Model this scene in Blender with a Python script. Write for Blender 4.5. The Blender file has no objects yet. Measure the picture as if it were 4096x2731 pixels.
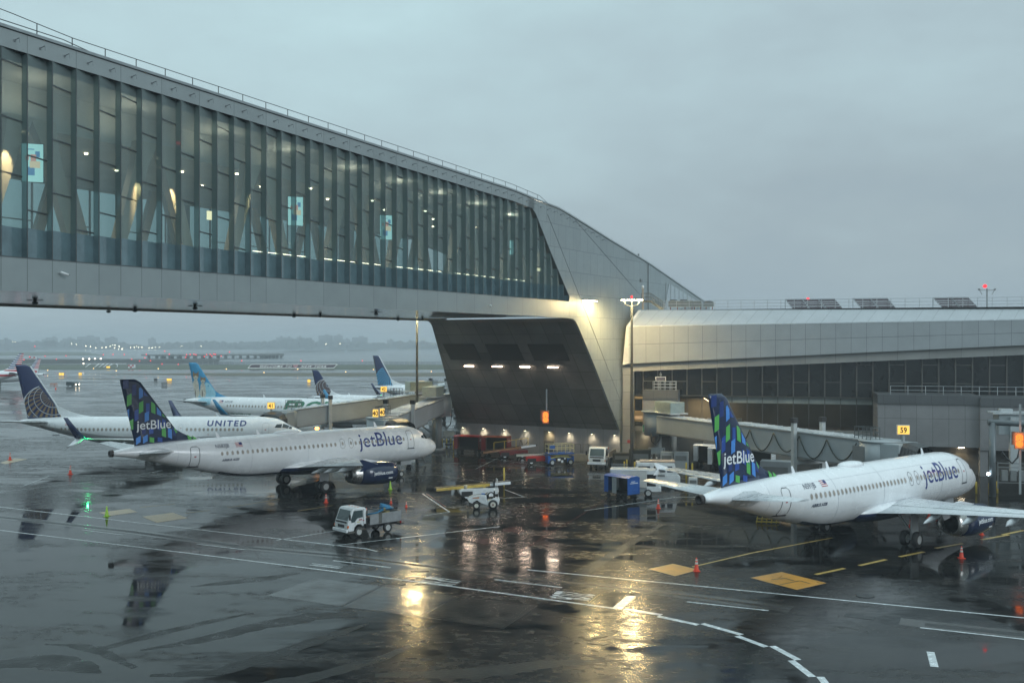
import bpy, bmesh, math, random
from mathutils import Vector, Matrix
random.seed(7)
R = math.radians
SC = bpy.context.scene
COL = SC.collection
# ---------------------------------------------------------------- camera, sky, sun, exposure
F, HC, HZ = 4050.0, 15.0, 1375.0
cam = bpy.data.objects.new("camera", bpy.data.cameras.new("camera"))
COL.objects.link(cam)
cam.location = (0, 0, HC); cam.rotation_euler = (R(90), 0, 0)
cam.data.sensor_width = 36; cam.data.lens = 36 * F / 4096
cam.data.shift_y = 9.5 / 4096
cam.data.clip_start = 0.3; cam.data.clip_end = 20000
SC.camera = cam
W = bpy.data.worlds.new("World"); SC.world = W; W.use_nodes = True
nt = W.node_tree; nt.nodes.clear()
def N(t, kind, **kw):
    n = t.nodes.new(kind)
    for k, v in kw.items():
        if k in n.inputs: n.inputs[k].default_value = v
        else: setattr(n, k, v)
    return n
SUN_EL, SUN_AZ = 19.0, 132.0
wo = N(nt, 'ShaderNodeOutputWorld'); bg = N(nt, 'ShaderNodeBackground', Strength=0.1)
sky = N(nt, 'ShaderNodeTexSky'); sky.sky_type = 'NISHITA'; sky.sun_disc = False
sky.sun_elevation = R(SUN_EL); sky.sun_rotation = R(SUN_AZ); sky.air_density = 1.5; sky.dust_density = 3
tc = N(nt, 'ShaderNodeTexCoord'); sep = N(nt, 'ShaderNodeSeparateXYZ')
nt.links.new(tc.outputs['Generated'], sep.inputs[0])
rz = N(nt, 'ShaderNodeValToRGB'); el = rz.color_ramp.elements
el[0].position = 0.0; el[0].color = (0.245, 0.315, 0.365, 1)
el[1].position = 0.42; el[1].color = (0.395, 0.54, 0.575, 1)
e = el.new(0.10); e.color = (0.278, 0.350, 0.390, 1)
e = el.new(0.24); e.color = (0.335, 0.435, 0.475, 1)
e = el.new(0.62); e.color = (0.52, 0.70, 0.75, 1)
e = el.new(1.0); e.color = (0.80, 0.99, 1.05, 1)
# brighter cyan to the left, darker slate to the right, with slow cloud banks
mx = N(nt, 'ShaderNodeMath', operation='MULTIPLY_ADD'); mx.inputs[1].default_value = -0.16
nt.links.new(sep.outputs['X'], mx.inputs[0]); nt.links.new(sep.outputs['Z'], mx.inputs[2])
no = N(nt, 'ShaderNodeTexNoise', Scale=3.4, Detail=7.0, Roughness=0.58)
mp = N(nt, 'ShaderNodeMapping'); mp.inputs['Scale'].default_value = (1, 1, 2.6)
nt.links.new(tc.outputs['Generated'], mp.inputs[0]); nt.links.new(mp.outputs[0], no.inputs['Vector'])
m2 = N(nt, 'ShaderNodeMath', operation='MULTIPLY_ADD'); m2.inputs[1].default_value = 0.44
m3 = N(nt, 'ShaderNodeMath', operation='SUBTRACT'); m3.inputs[1].default_value = 0.195
nt.links.new(no.outputs['Fac'], m2.inputs[0]); nt.links.new(mx.outputs[0], m2.inputs[2])
nt.links.new(m2.outputs[0], m3.inputs[0]); nt.links.new(m3.outputs[0], rz.inputs[0])
sc10 = N(nt, 'ShaderNodeVectorMath', operation='SCALE'); sc10.inputs['Scale'].default_value = 10.5
nt.links.new(rz.outputs[0], sc10.inputs[0])
mix = N(nt, 'ShaderNodeMix'); mix.data_type = 'RGBA'; mix.inputs[0].default_value = 0.96
nt.links.new(sky.outputs[0], mix.inputs[6]); nt.links.new(sc10.outputs[0], mix.inputs[7])
nt.links.new(mix.outputs[2], bg.inputs[0]); nt.links.new(bg.outputs[0], wo.inputs[0])
sl = bpy.data.lights.new("overcast_sun", 'SUN'); sl.energy = 0.85; sl.angle = R(24); sl.color = (0.84, 0.94, 1.0)
so = bpy.data.objects.new("overcast_sun", sl); COL.objects.link(so)
so.rotation_euler = (R(90 - SUN_EL), 0, R(180 - SUN_AZ))
vs = SC.view_settings; vs.view_transform = 'Standard'; vs.look = 'None'; vs.exposure = 0.35; vs.gamma = 1.0
SC.display_settings.display_device = 'sRGB'
try:
    SC.cycles.max_bounces = 8; SC.cycles.transparent_max_bounces = 16; SC.cycles.volume_bounces = 0
    SC.cycles.sample_clamp_indirect = 8; SC.cycles.caustics_reflective = False; SC.cycles.caustics_refractive = False
except Exception: pass
# photo pixel (4096 wide) -> world point, used to survey where things stand
def gp(px, py, z=0.0):
    Y = (HC - z) * F / (py - HZ); return Vector(((px - 2048) * Y / F, Y, z))
def pd(px, py, Y): return Vector(((px - 2048) * Y / F, Y, HC - (py - HZ) * Y / F))
# ---------------------------------------------------------------- materials
MATS = {}
def mat(name, col, rough=0.5, metal=0.0, var=0.10, vs=2.0, bump=0.0, bs=20.0, spec=0.5, coat=0.0, rv=0.12):
    if name in MATS: return MATS[name]
    m = bpy.data.materials.new(name); m.use_nodes = True; t = m.node_tree
    p = t.nodes['Principled BSDF']; L = t.links
    p.inputs['Metallic'].default_value = metal; p.inputs['Specular IOR Level'].default_value = spec
    p.inputs['Coat Weight'].default_value = coat; p.inputs['Coat Roughness'].default_value = 0.08
    g = N(t, 'ShaderNodeNewGeometry'); n = N(t, 'ShaderNodeTexNoise', Scale=vs, Detail=6.0, Roughness=0.6)
    L.new(g.outputs['Position'], n.inputs['Vector'])
    r = N(t, 'ShaderNodeMapRange'); r.inputs['From Min'].default_value = .3; r.inputs['From Max'].default_value = .7
    r.inputs['To Min'].default_value = 1 - var; r.inputs['To Max'].default_value = 1 + var
    L.new(n.outputs['Fac'], r.inputs[0])
    sc = N(t, 'ShaderNodeVectorMath', operation='SCALE'); sc.inputs[0].default_value = col[:3]
    L.new(r.outputs[0], sc.inputs['Scale']); L.new(sc.outputs[0], p.inputs['Base Color'])
    r2 = N(t, 'ShaderNodeMapRange'); r2.inputs['From Min'].default_value = .3; r2.inputs['From Max'].default_value = .7
    r2.inputs['To Min'].default_value = max(.02, rough * (1 - rv)); r2.inputs['To Max'].default_value = min(1, rough * (1 + rv))
    L.new(n.outputs['Fac'], r2.inputs[0]); L.new(r2.outputs[0], p.inputs['Roughness'])
    if bump:
        n2 = N(t, 'ShaderNodeTexNoise', Scale=bs, Detail=4.0); L.new(g.outputs['Position'], n2.inputs['Vector'])
        b = N(t, 'ShaderNodeBump', Strength=bump, Distance=0.05); L.new(n2.outputs['Fac'], b.inputs['Height'])
        L.new(b.outputs[0], p.inputs['Normal'])
    MATS[name] = m; return m
def emit(name, col, s):
    if name in MATS: return MATS[name]
    m = bpy.data.materials.new(name); m.use_nodes = True; t = m.node_tree; t.nodes.clear()
    o = N(t, 'ShaderNodeOutputMaterial'); e = N(t, 'ShaderNodeEmission', Strength=s); e.inputs[0].default_value = (*col, 1)
    t.links.new(e.outputs[0], o.inputs[0]); MATS[name] = m; return m
def panel(name, col, bw, bh, off=0.0, rough=0.42, metal=0.0, var=0.10, mortar=0.02, jc=None, spec=0.5, vs=.5, tint=0.06):
    """sheet cladding whose joints follow the metre UV of the surface"""
    m = bpy.data.materials.new(name); m.use_nodes = True; t = m.node_tree; L = t.links; p = t.nodes['Principled BSDF']
    u = N(t, 'ShaderNodeUVMap'); b = N(t, 'ShaderNodeTexBrick'); b.offset = off; b.squash = 1
    b.inputs['Scale'].default_value = 1; b.inputs['Brick Width'].default_value = bw; b.inputs['Row Height'].default_value = bh
    b.inputs['Mortar Size'].default_value = mortar; b.inputs['Mortar Smooth'].default_value = 0.1
    b.inputs['Color1'].default_value = (*[c * (1 - tint) for c in col], 1); b.inputs['Color2'].default_value = (*[c * (1 + tint) for c in col], 1)
    jc = jc or [c * .38 for c in col]; b.inputs['Mortar'].default_value = (*jc, 1)
    L.new(u.outputs[0], b.inputs[0])
    g = N(t, 'ShaderNodeNewGeometry'); n = N(t, 'ShaderNodeTexNoise', Scale=vs, Detail=7.0, Roughness=.65)
    L.new(g.outputs['Position'], n.inputs['Vector'])
    r = N(t, 'ShaderNodeMapRange'); r.inputs['From Min'].default_value = .3; r.inputs['From Max'].default_value = .7
    r.inputs['To Min'].default_value = 1 - var; r.inputs['To Max'].default_value = 1 + var; L.new(n.outputs['Fac'], r.inputs[0])
    sc = N(t, 'ShaderNodeVectorMath', operation='SCALE'); L.new(b.outputs['Color'], sc.inputs[0]); L.new(r.outputs[0], sc.inputs['Scale'])
    L.new(sc.outputs[0], p.inputs['Base Color'])
    r2 = N(t, 'ShaderNodeMapRange'); r2.inputs['To Min'].default_value = rough * .85; r2.inputs['To Max'].default_value = rough * 1.15
    L.new(n.outputs['Fac'], r2.inputs[0]); L.new(r2.outputs[0], p.inputs['Roughness'])
    p.inputs['Metallic'].default_value = metal; p.inputs['Specular IOR Level'].default_value = spec
    return m
def glass(name, tint, fac=0.0, dif=(.3, .4, .42), rough=.04, ior=1.5):
    m = bpy.data.materials.new(name); m.use_nodes = True; t = m.node_tree; t.nodes.clear(); L = t.links
    o = N(t, 'ShaderNodeOutputMaterial'); tr = N(t, 'ShaderNodeBsdfTransparent'); tr.inputs[0].default_value = (*tint, 1)
    gl = N(t, 'ShaderNodeBsdfGlossy', Roughness=rough); gl.inputs[0].default_value = (.9, .95, .95, 1)
    fr = N(t, 'ShaderNodeFresnel', IOR=ior); mx = N(t, 'ShaderNodeMixShader')
    L.new(fr.outputs[0], mx.inputs[0]); L.new(tr.outputs[0], mx.inputs[1]); L.new(gl.outputs[0], mx.inputs[2])
    df = N(t, 'ShaderNodeBsdfDiffuse'); df.inputs[0].default_value = (*dif, 1); m2 = N(t, 'ShaderNodeMixShader'); m2.inputs[0].default_value = fac
    L.new(mx.outputs[0], m2.inputs[1]); L.new(df.outputs[0], m2.inputs[2]); L.new(m2.outputs[0], o.inputs[0])
    return m
# ---------------------------------------------------------------- mesh builder
class MB:
    def __init__(s): s.v = []; s.f = []; s.m = []; s.sm = []
    def add(s, vs, fs, m=0, smooth=False):
        k = len(s.v); s.v += [Vector(v) for v in vs]
        for f in fs: s.f.append([i + k for i in f]); s.m.append(m); s.sm.append(smooth)
        return s
    def box(s, c, d, rz=0.0, m=0, M=None, taper=(1, 1)):
        x, y, z = d[0] / 2, d[1] / 2, d[2] / 2; c = Vector(c)
        vs = [Vector((a * x * (taper[0] if k > 0 else 1), b * y * (taper[1] if k > 0 else 1), k * z)) for k in (-1, 1) for b in (-1, 1) for a in (-1, 1)]
        Rm = M if M is not None else Matrix.Rotation(rz, 3, 'Z')
        return s.add([Rm @ v + c for v in vs], [(0, 2, 3, 1), (4, 5, 7, 6), (0, 1, 5, 4), (2, 6, 7, 3), (0, 4, 6, 2), (1, 3, 7, 5)], m)
    def bar(s, a, b, w, h=None, m=0, up=(0, 0, 1)):
        a, b = Vector(a), Vector(b); h = h or w; d = b - a; L = d.length
        if L < 1e-6: return s
        d.normalize(); up = Vector(up)
        if abs(d.dot(up)) > .99: up = Vector((1, 0, 0))
        x = d.cross(up).normalized(); y = x.cross(d).normalized()
        M = Matrix((x, d, y)).transposed()
        return s.box((a + b) / 2, (w, L, h), M=M, m=m)
    def loft(s, rings, m=0, smooth=True, closed=True, caps=(True, True), mf=None):
        n = len(rings[0]); k = len(s.v)
        for r in rings: s.v += [Vector(p) for p in r]
        for i in range(len(rings) - 1):
            for j in range(n if closed else n - 1):
                j2 = (j + 1) % n
                s.f.append([k + i * n + j, k + i * n + j2, k + (i + 1) * n + j2, k + (i + 1) * n + j])
                s.m.append(mf(i, j) if mf else m); s.sm.append(smooth)
        if closed:
            if caps[0]: s.f.append([k + j for j in range(n)][::-1]); s.m.append(m); s.sm.append(False)
            if caps[1]: s.f.append([k + (len(rings) - 1) * n + j for j in range(n)]); s.m.append(m); s.sm.append(False)
        return s
    def cyl(s, a, b, r0, r1=None, n=12, m=0, smooth=True, caps=(True, True)):
        a, b = Vector(a), Vector(b); r1 = r0 if r1 is None else r1; d = (b - a).normalized()
        up = Vector((0, 0, 1)) if abs(d.z) < .99 else Vector((1, 0, 0)); x = d.cross(up).normalized(); y = d.cross(x)
        rg = lambda c, r: [c + (x * math.cos(2 * math.pi * i / n) + y * math.sin(2 * math.pi * i / n)) * r for i in range(n)]
        return s.loft([rg(a, r0), rg(b, r1)], m, smooth, caps=caps)
    def lathe(s, c, ax, prof, n=16, m=0, mf=None, caps=(True, True)):
        """prof: (distance along ax, radius)"""
        c, d = Vector(c), Vector(ax).normalized(); up = Vector((0, 0, 1)) if abs(d.z) < .99 else Vector((1, 0, 0))
        x = d.cross(up).normalized(); y = d.cross(x)
        return s.loft([[c + d * t + (x * math.cos(2 * math.pi * i / n) + y * math.sin(2 * math.pi * i / n)) * r for i in range(n)] for t, r in prof], m, True, mf=mf, caps=caps)
    def tube(s, path, r, n=6, m=0):
        path = [Vector(p) for p in path]; rings = []
        for i, p in enumerate(path):
            d = (path[min(i + 1, len(path) - 1)] - path[max(i - 1, 0)]).normalized()
            up = Vector((0, 0, 1)) if abs(d.z) < .95 else Vector((1, 0, 0)); x = d.cross(up).normalized(); y = d.cross(x)
            rings.append([p + (x * math.cos(2 * math.pi * k / n) + y * math.sin(2 * math.pi * k / n)) * r for k in range(n)])
        return s.loft(rings, m)
    def prism(s, pts, vec, m=0):
        """closed polygon pts extruded by vec"""
        n = len(pts); vec = Vector(vec); P = [Vector(p) for p in pts]
        return s.add(P + [p + vec for p in P], [list(range(n))[::-1], [n + i for i in range(n)]] + [(i, (i + 1) % n, n + (i + 1) % n, n + i) for i in range(n)], m)
    def ell(s, c, r, n=12, k=8, m=0, M=None):
        c = Vector(c); M = M or Matrix.Identity(3); rings = []
        for i in range(k + 1):
            t = math.pi * i / k; z = -math.cos(t); q = max(math.sin(t), .001)
            rings.append([c + M @ Vector((r[0] * q * math.cos(2 * math.pi * j / n), r[1] * q * math.sin(2 * math.pi * j / n), r[2] * z)) for j in range(n)])
        return s.loft(rings, m)
    def quad(s, pts, m=0): return s.add(pts, [list(range(len(pts)))], m)
    def build(s, name, mats, parent=None, uvf=None, bevel=0.0, nofix=False):
        me = bpy.data.meshes.new(name); me.from_pydata([tuple(v) for v in s.v], [], s.f)
        if not isinstance(mats, (list, tuple)): mats = [mats]
        for m in mats: me.materials.append(m)
        for i, p in enumerate(me.polygons): p.material_index = s.m[i]; p.use_smooth = s.sm[i]
        if not nofix:
            b = bmesh.new(); b.from_mesh(me); bmesh.ops.recalc_face_normals(b, faces=b.faces); b.to_mesh(me); b.free()
        if uvf:
            uv = me.uv_layers.new(name='UVMap')
            for l in me.loops: uv.data[l.index].uv = uvf(me.vertices[l.vertex_index].co)
        o = bpy.data.objects.new(name, me); COL.objects.link(o)
        if parent: o.parent = parent
        if bevel:
            bm = o.modifiers.new('bevel', 'BEVEL'); bm.width = bevel; bm.segments = 2; bm.limit_method = 'ANGLE'
        return o
def tag(o, label, cat, group=None):
    o['label'] = label; o['category'] = cat
    if group: o['group'] = group
    return o
def thing(name, label, cat, loc=(0, 0, 0), rz=0.0, group=None):
    o = bpy.data.objects.new(name, None); COL.objects.link(o); o.empty_display_size = .5
    o.location = loc; o.rotation_euler = (0, 0, rz); return tag(o, label, cat, group)
def struct(o): o['kind'] = 'structure'; return o
def copy_tree(o, parent=None):
    c = o.copy(); COL.objects.link(c)
    if parent: c.parent = parent
    for ch in list(o.children): copy_tree(ch, c)
    return c
def dup(o, loc, rz=0.0, label=None, scale=None):
    c = copy_tree(o); c.location = loc; c.rotation_euler = (0, 0, rz)
    if label: c['label'] = label
    if scale: c.scale = (scale,) * 3
    return c
def lamp(kind, loc, power, col, parent=None, size=.3, spot=None, rot=None, blend=.5, sizey=None, name='lamp_light'):
    l = bpy.data.lights.new(name, kind); l.energy = power; l.color = col
    if kind == 'AREA':
        l.size = size
        if sizey: l.shape = 'RECTANGLE'; l.size_y = sizey
    else: l.shadow_soft_size = size
    if kind == 'SPOT': l.spot_size = R(spot or 90); l.spot_blend = blend
    o = bpy.data.objects.new(name, l); COL.objects.link(o); o.location = loc
    if rot: o.rotation_euler = rot
    if parent: o.parent = parent
    return o
# ---------------------------------------------------------------- lettering and decals laid onto curved skins
_font = {}
def text2d(txt, size, bold=0.0, align='LEFT', space=1.0, shear=0.0, sx=1.0):
    key = (txt, size, bold, align, space, shear, sx)
    if key not in _font:
        c = bpy.data.curves.new('t', 'FONT'); c.body = txt; c.size = size; c.offset = bold; c.align_x = align; c.space_character = space; c.shear = shear
        c.resolution_u = 3; o = bpy.data.objects.new('t', c); COL.objects.link(o)
        dg = bpy.context.evaluated_depsgraph_get(); me = o.evaluated_get(dg).to_mesh()
        _font[key] = ([(v.co.x * sx, v.co.y) for v in me.vertices], [tuple(p.vertices) for p in me.polygons])
        o.evaluated_get(dg).to_mesh_clear(); bpy.data.objects.remove(o); bpy.data.curves.remove(c)
    return _font[key]
def decal(mb, vs, fs, fn, step=0.25, m=0, sx=None):
    """cut a flat (u,v) shape into strips and lay it on the surface fn(u,v)->point"""
    b = bmesh.new(); V = [b.verts.new((u, v, 0)) for u, v in vs]
    for f in fs:
        try: b.faces.new([V[i] for i in f])
        except ValueError: pass
    if step:
        lo = min(v for u, v in vs); hi = max(v for u, v in vs); k = math.ceil(lo / step) * step
        while k < hi:
            bmesh.ops.bisect_plane(b, geom=b.verts[:] + b.edges[:] + b.faces[:], plane_co=(0, k, 0), plane_no=(0, 1, 0)); k += step
    if sx:
        lo = min(u for u, v in vs); hi = max(u for u, v in vs); k = math.ceil(lo / sx) * sx
        while k < hi:
            bmesh.ops.bisect_plane(b, geom=b.verts[:] + b.edges[:] + b.faces[:], plane_co=(k, 0, 0), plane_no=(1, 0, 0)); k += sx
    b.verts.index_update(); mb.add([fn(v.co.x, v.co.y) for v in b.verts], [[v.index for v in f.verts] for f in b.faces], m); b.free()
def flat_text(name, txt, size, org, ux, uy, mtl, parent=None, bold=0.0, align='CENTER', space=1.0, off=0.01, shear=0, sx=1.0, thick=0):
    ux, uy = Vector(ux).normalized(), Vector(uy).normalized(); n = ux.cross(uy); org = Vector(org) + n * off
    vs, fs = text2d(txt, size, bold, align, space, shear, sx); mb = MB()
    mb.add([org + ux * a + uy * b for a, b in vs], fs); return mb.build(name, mtl, parent, nofix=True)
def clip(poly, conv):
    """Sutherland-Hodgman clip of 2-D poly by convex ccw polygon"""
    out = poly
    for i in range(len(conv)):
        a, b = conv[i], conv[(i + 1) % len(conv)]; inp = out; out = []
        ins = lambda p: (b[0] - a[0]) * (p[1] - a[1]) - (b[1] - a[1]) * (p[0] - a[0]) >= -1e-9
        for j in range(len(inp)):
            p, q = inp[j], inp[(j + 1) % len(inp)]; ip, iq = ins(p), ins(q)
            if ip != iq:
                d1 = (b[0] - a[0]) * (p[1] - a[1]) - (b[1] - a[1]) * (p[0] - a[0]); d2 = (b[0] - a[0]) * (q[1] - a[1]) - (b[1] - a[1]) * (q[0] - a[0])
                t = d1 / (d1 - d2); x = (p[0] + (q[0] - p[0]) * t, p[1] + (q[1] - p[1]) * t)
                if ip: out.append(p); out.append(x)
                else: out.append(x)
            elif ip: out.append(p)
        if not out: return []
    return out
# ================================================================ ground, markings, water, far land
def ground_mat():
    m = bpy.data.materials.new('wet_concrete'); m.use_nodes = True; t = m.node_tree; L = t.links; p = t.nodes['Principled BSDF']
    g = N(t, 'ShaderNodeNewGeometry'); P = g.outputs['Position']
    def noise(scale, det, rot=0, sx=1, sy=1, rough=.55):
        mp = N(t, 'ShaderNodeMapping'); mp.inputs['Rotation'].default_value = (0, 0, R(rot)); mp.inputs['Scale'].default_value = (sx, sy, 1)
        n = N(t, 'ShaderNodeTexNoise', Scale=scale, Detail=det, Roughness=rough); L.new(P, mp.inputs[0]); L.new(mp.outputs[0], n.inputs['Vector']); return n.outputs['Fac']
    def ramp(src, a, b, lo, hi):
        r = N(t, 'ShaderNodeMapRange'); r.inputs['From Min'].default_value = a; r.inputs['From Max'].default_value = b
        r.inputs['To Min'].default_value = lo; r.inputs['To Max'].default_value = hi; r.interpolation_type = 'SMOOTHSTEP'; L.new(src, r.inputs[0]); return r.outputs[0]
    def math_(op, a, b):
        n = N(t, 'ShaderNodeMath', operation=op)
        for i, x in enumerate((a, b)):
            if isinstance(x, (int, float)): n.inputs[i].default_value = x
            else: L.new(x, n.inputs[i])
        return n.outputs[0]
    big = noise(.035, 4, 27, 1, 1.8); mid = noise(.16, 6, 27, 1, 2.4); fine = noise(1.3, 6, 27, 1, 1.5); grit = noise(9, 5)
    pud = ramp(math_('ADD', math_('MULTIPLY', big, .55), math_('MULTIPLY', mid, .45)), .44, .54, 1, 0)   # 1 = standing water
    streak = ramp(noise(.22, 6, 27, .35, 2.2), .46, .60, 0, 1)
    # slabs
    mp = N(t, 'ShaderNodeMapping'); mp.inputs['Rotation'].default_value = (0, 0, R(27)); L.new(P, mp.inputs[0])
    b = N(t, 'ShaderNodeTexBrick'); b.offset = 0; b.inputs['Scale'].default_value = 1; b.inputs['Brick Width'].default_value = 7.6; b.inputs['Row Height'].default_value = 7.6
    b.inputs['Mortar Size'].default_value = .075; b.inputs['Mortar Smooth'].default_value = .3
    b.inputs['Color1'].default_value = (.80, .80, .80, 1); b.inputs['Color2'].default_value = (1.25, 1.22, 1.18, 1); b.inputs['Mortar'].default_value = (.22, .22, .22, 1)
    L.new(mp.outputs[0], b.inputs[0])
    base = N(t, 'ShaderNodeMix'); base.data_type = 'RGBA'; base.inputs[6].default_value = (.006, .007, .008, 1); base.inputs[7].default_value = (.026, .025, .022, 1)
    L.new(math_('MULTIPLY', math_('MULTIPLY', ramp(fine, .3, .7, .35, 1), ramp(mid, .35, .65, .4, 1)), ramp(noise(.5, 5, -20, .5, 3), .40, .52, .15, 1)), base.inputs[0])
    mul = N(t, 'ShaderNodeMix'); mul.data_type = 'RGBA'; mul.blend_type = 'MULTIPLY'; mul.inputs[0].default_value = 1
    L.new(base.outputs[2], mul.inputs[6]); L.new(b.outputs['Color'], mul.inputs[7])
    L.new(mul.outputs[2], p.inputs['Base Color'])
    rough = math_('ADD', math_('MULTIPLY', math_('SUBTRACT', 1, pud), ramp(fine, .35, .65, .11, .27)), .022)
    rough = math_('ADD', rough, math_('MULTIPLY', streak, .06)); L.new(rough, p.inputs['Roughness'])
    p.inputs['IOR'].default_value = 1.22
    # ripples: strongest on the damp slab, faint on the standing water
    bp = N(t, 'ShaderNodeBump', Distance=0.02); h = math_('ADD', math_('MULTIPLY', fine, .9), math_('MULTIPLY', grit, .10))
    rip = noise(1.3, 3); h = math_('ADD', h, math_('MULTIPLY', rip, .5)); L.new(h, bp.inputs['Height'])
    L.new(math_('ADD', math_('MULTIPLY', math_('SUBTRACT', 1, pud), .26), .06), bp.inputs['Strength']); L.new(bp.outputs[0], p.inputs['Normal'])
    return m
WET = ground_mat()
g = MB(); g.quad([(-2500, -60, 0), (2500, -60, 0), (2500, 980, 0), (-2500, 980, 0)]); struct(g.build('apron_ground', WET))
gr = mat('wet_grass', (.045, .060, .028), .8, var=.35, vs=.08, bump=.3, bs=3); dry = mat('dry_verge', (.085, .075, .045), .8, var=.3, vs=.1)
asp = mat('runway_asphalt', (.045, .048, .052), .22, var=.25, vs=.02)
LAY = [0.0]
def sheet(name, pts, m, z, parent=None): mb = MB(); mb.quad([(p[0], p[1], z) for p in pts]); return mb.build(name, m, parent)
def band(name, L, m, z): return struct(sheet(name, [gp(x, y) for x, y in L], m, z))
band('grass_verge', [(-2500, 1482), (900, 1478.5), (2700, 1478), (2700, 1458.5), (900, 1458.5), (-2500, 1461)], gr, .012)
band('grass_strip', [(690, 1501), (900, 1504), (2700, 1507), (2700, 1491), (1100, 1490), (330, 1496)], dry, .012)
band('grass_strip', [(215, 1515), (420, 1517.5), (612, 1518.5), (420, 1514.5)], dry, .012)
band('grass_strip', [(1290, 1524), (1900, 1531), (2700, 1533), (2700, 1528), (1500, 1524.5)], dry, .012)
band('runway', [(-2500, 1496), (300, 1492), (2700, 1489.5), (2700, 1483), (300, 1483), (-2500, 1488)], asp, .016)
water = mat('bay_water', (.045, .065, .075), .18, var=.15, vs=.01, bump=.35, bs=.25)
w_ = MB(); w_.quad([(-6000, 815, .03), (5000, 815, .03), (5000, 6000, .03), (-6000, 6000, .03)]); struct(w_.build('bay_water', water))
land = mat('far_bank', (.035, .045, .04), .9, var=.2)
struct(sheet('airfield_ground', [gp(x, y) for x, y in [(-3000, 1458), (560, 1456), (420, 1432), (-3000, 1432)]], asp, .06))
struct(sheet('grass_bank', [gp(x, y) for x, y in [(-3000, 1425), (430, 1421.5), (330, 1407), (-3000, 1405)]], gr, .08))
mb = MB()     # far shore with low bank
pts = []
random.seed(3)
for i in range(61):
    x = -6500 + i * 190; pts.append((x, 2700 + random.uniform(-25, 25)))
n = len(pts)
mb.add([(x, y, 0) for x, y in pts] + [(x, y + 40, 5) for x, y in pts] + [(x, y + 2500, 7) for x, y in pts],
       [(i, i + 1, n + i + 1, n + i) for i in range(n - 1)] + [(n + i, n + i + 1, 2 * n + i + 1, 2 * n + i) for i in range(n - 1)])
struct(mb.build('far_shore', land))
# far woods: many leafy lumps reading as one mass
wood = mat('far_wood', (.030, .040, .032), .95, var=.3, vs=.05); mb = MB()
for i in range(900):
    x = random.uniform(-2600, 1600); y = 2730 + random.uniform(0, 120); r = random.uniform(9, 17)
    h = random.uniform(12, 22) + 5 * math.sin(x * .008) + 4 * math.sin(x * .021 + 1)
    mb.ell((x, y, h * .45), (r, r * .7, h * .62), 7, 5)
    for q in range(2): mb.ell((x + random.uniform(-r, r), y - 4, h * random.uniform(.6, 1.0)), (r * .42, r * .4, r * .34), 5, 4)
o = mb.build('far_woods', wood); o['kind'] = 'stuff'
# runway deck on piles and seawall
conc = mat('pier_concrete', (.10, .105, .10), .8, var=.2, vs=.1); dark = mat('dark_rock', (.035, .038, .036), .85, var=.3, vs=.2, bump=.5, bs=1)
t_ = thing('seawall', 'long dark rock seawall across the far side of the airfield', 'seawall')
mb = MB(); a, b = gp(-1200, 1456), gp(872, 1452); Ht = 2.6
mb.add([(a.x, a.y, 0), (b.x, b.y, 0), (b.x, b.y + 5, Ht), (a.x, a.y + 5, Ht), (a.x, a.y + 60, Ht), (b.x, b.y + 60, Ht)], [(0, 1, 2, 3), (3, 2, 5, 4)]); mb.build('rock_face', dark, t_)
def deck(name, label, A, B, w, ztop, th, npile, pr=1.2, rail=True):
    t = thing(name, label, 'pier'); A, B = Vector(A), Vector(B); d = (B - A).normalized(); nn = Vector((-d.y, d.x, 0))
    mb = MB(); mb.bar(A + Vector((0, 0, ztop - th / 2)) + nn * w / 2, B + Vector((0, 0, ztop - th / 2)) + nn * w / 2, w, th); mb.build('deck', conc, t)
    for i in range(npile):
        p = A.lerp(B, (i + .5) / npile); q = MB(); q.bar(p + nn * w * .12, p + nn * w * .12 + Vector((0, 0, ztop - th)), pr); q.bar(p + nn * w * .8, p + nn * w * .8 + Vector((0, 0, ztop - th)), pr); q.build('pile', conc, t)
    if rail:
        q = MB(); k = int((B - A).length / 6)
        for i in range(k + 1):
            p = A.lerp(B, i / k); q.bar(p + Vector((0, 0, ztop)), p + Vector((0, 0, ztop + 1.6)), .18)
        q.bar(A + Vector((0, 0, ztop + 1.6)), B + Vector((0, 0, ztop + 1.6)), .15); q.build('railing', conc, t)
    return t
deck('runway_deck', 'wide concrete runway deck standing on piles over the bay', gp(640, 1437), gp(1136, 1432.5), 60, 4.3, 1.3, 16, 2.2)
deck('approach_pier', 'stout pier head with hut at the end of the runway deck', gp(1066, 1432), gp(1136, 1431), 14, 4.6, 2.4, 5, 2.4)
tl = thing('approach_light_trestle', 'long thin lattice trestle running out over the grey bay', 'trestle'); mb = MB()
A, B = gp(1136, 1418), gp(1512, 1408)
for k in range(60):
    p = A.lerp(B, k / 60); q = A.lerp(B, (k + 1) / 60)
    if 35 <= k <= 36: continue
    mb.bar(p + Vector((0, 0, 3)), q + Vector((0, 0, 3)), .5); mb.bar(p + Vector((0, 0, 5)), q + Vector((0, 0, 5)), .4)
    mb.bar(p, p + Vector((0, 0, 5)), .5); mb.bar(p + Vector((0, 0, 3)), q + Vector((0, 0, 5)), .3)
mb.build('lattice', conc, tl)
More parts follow.
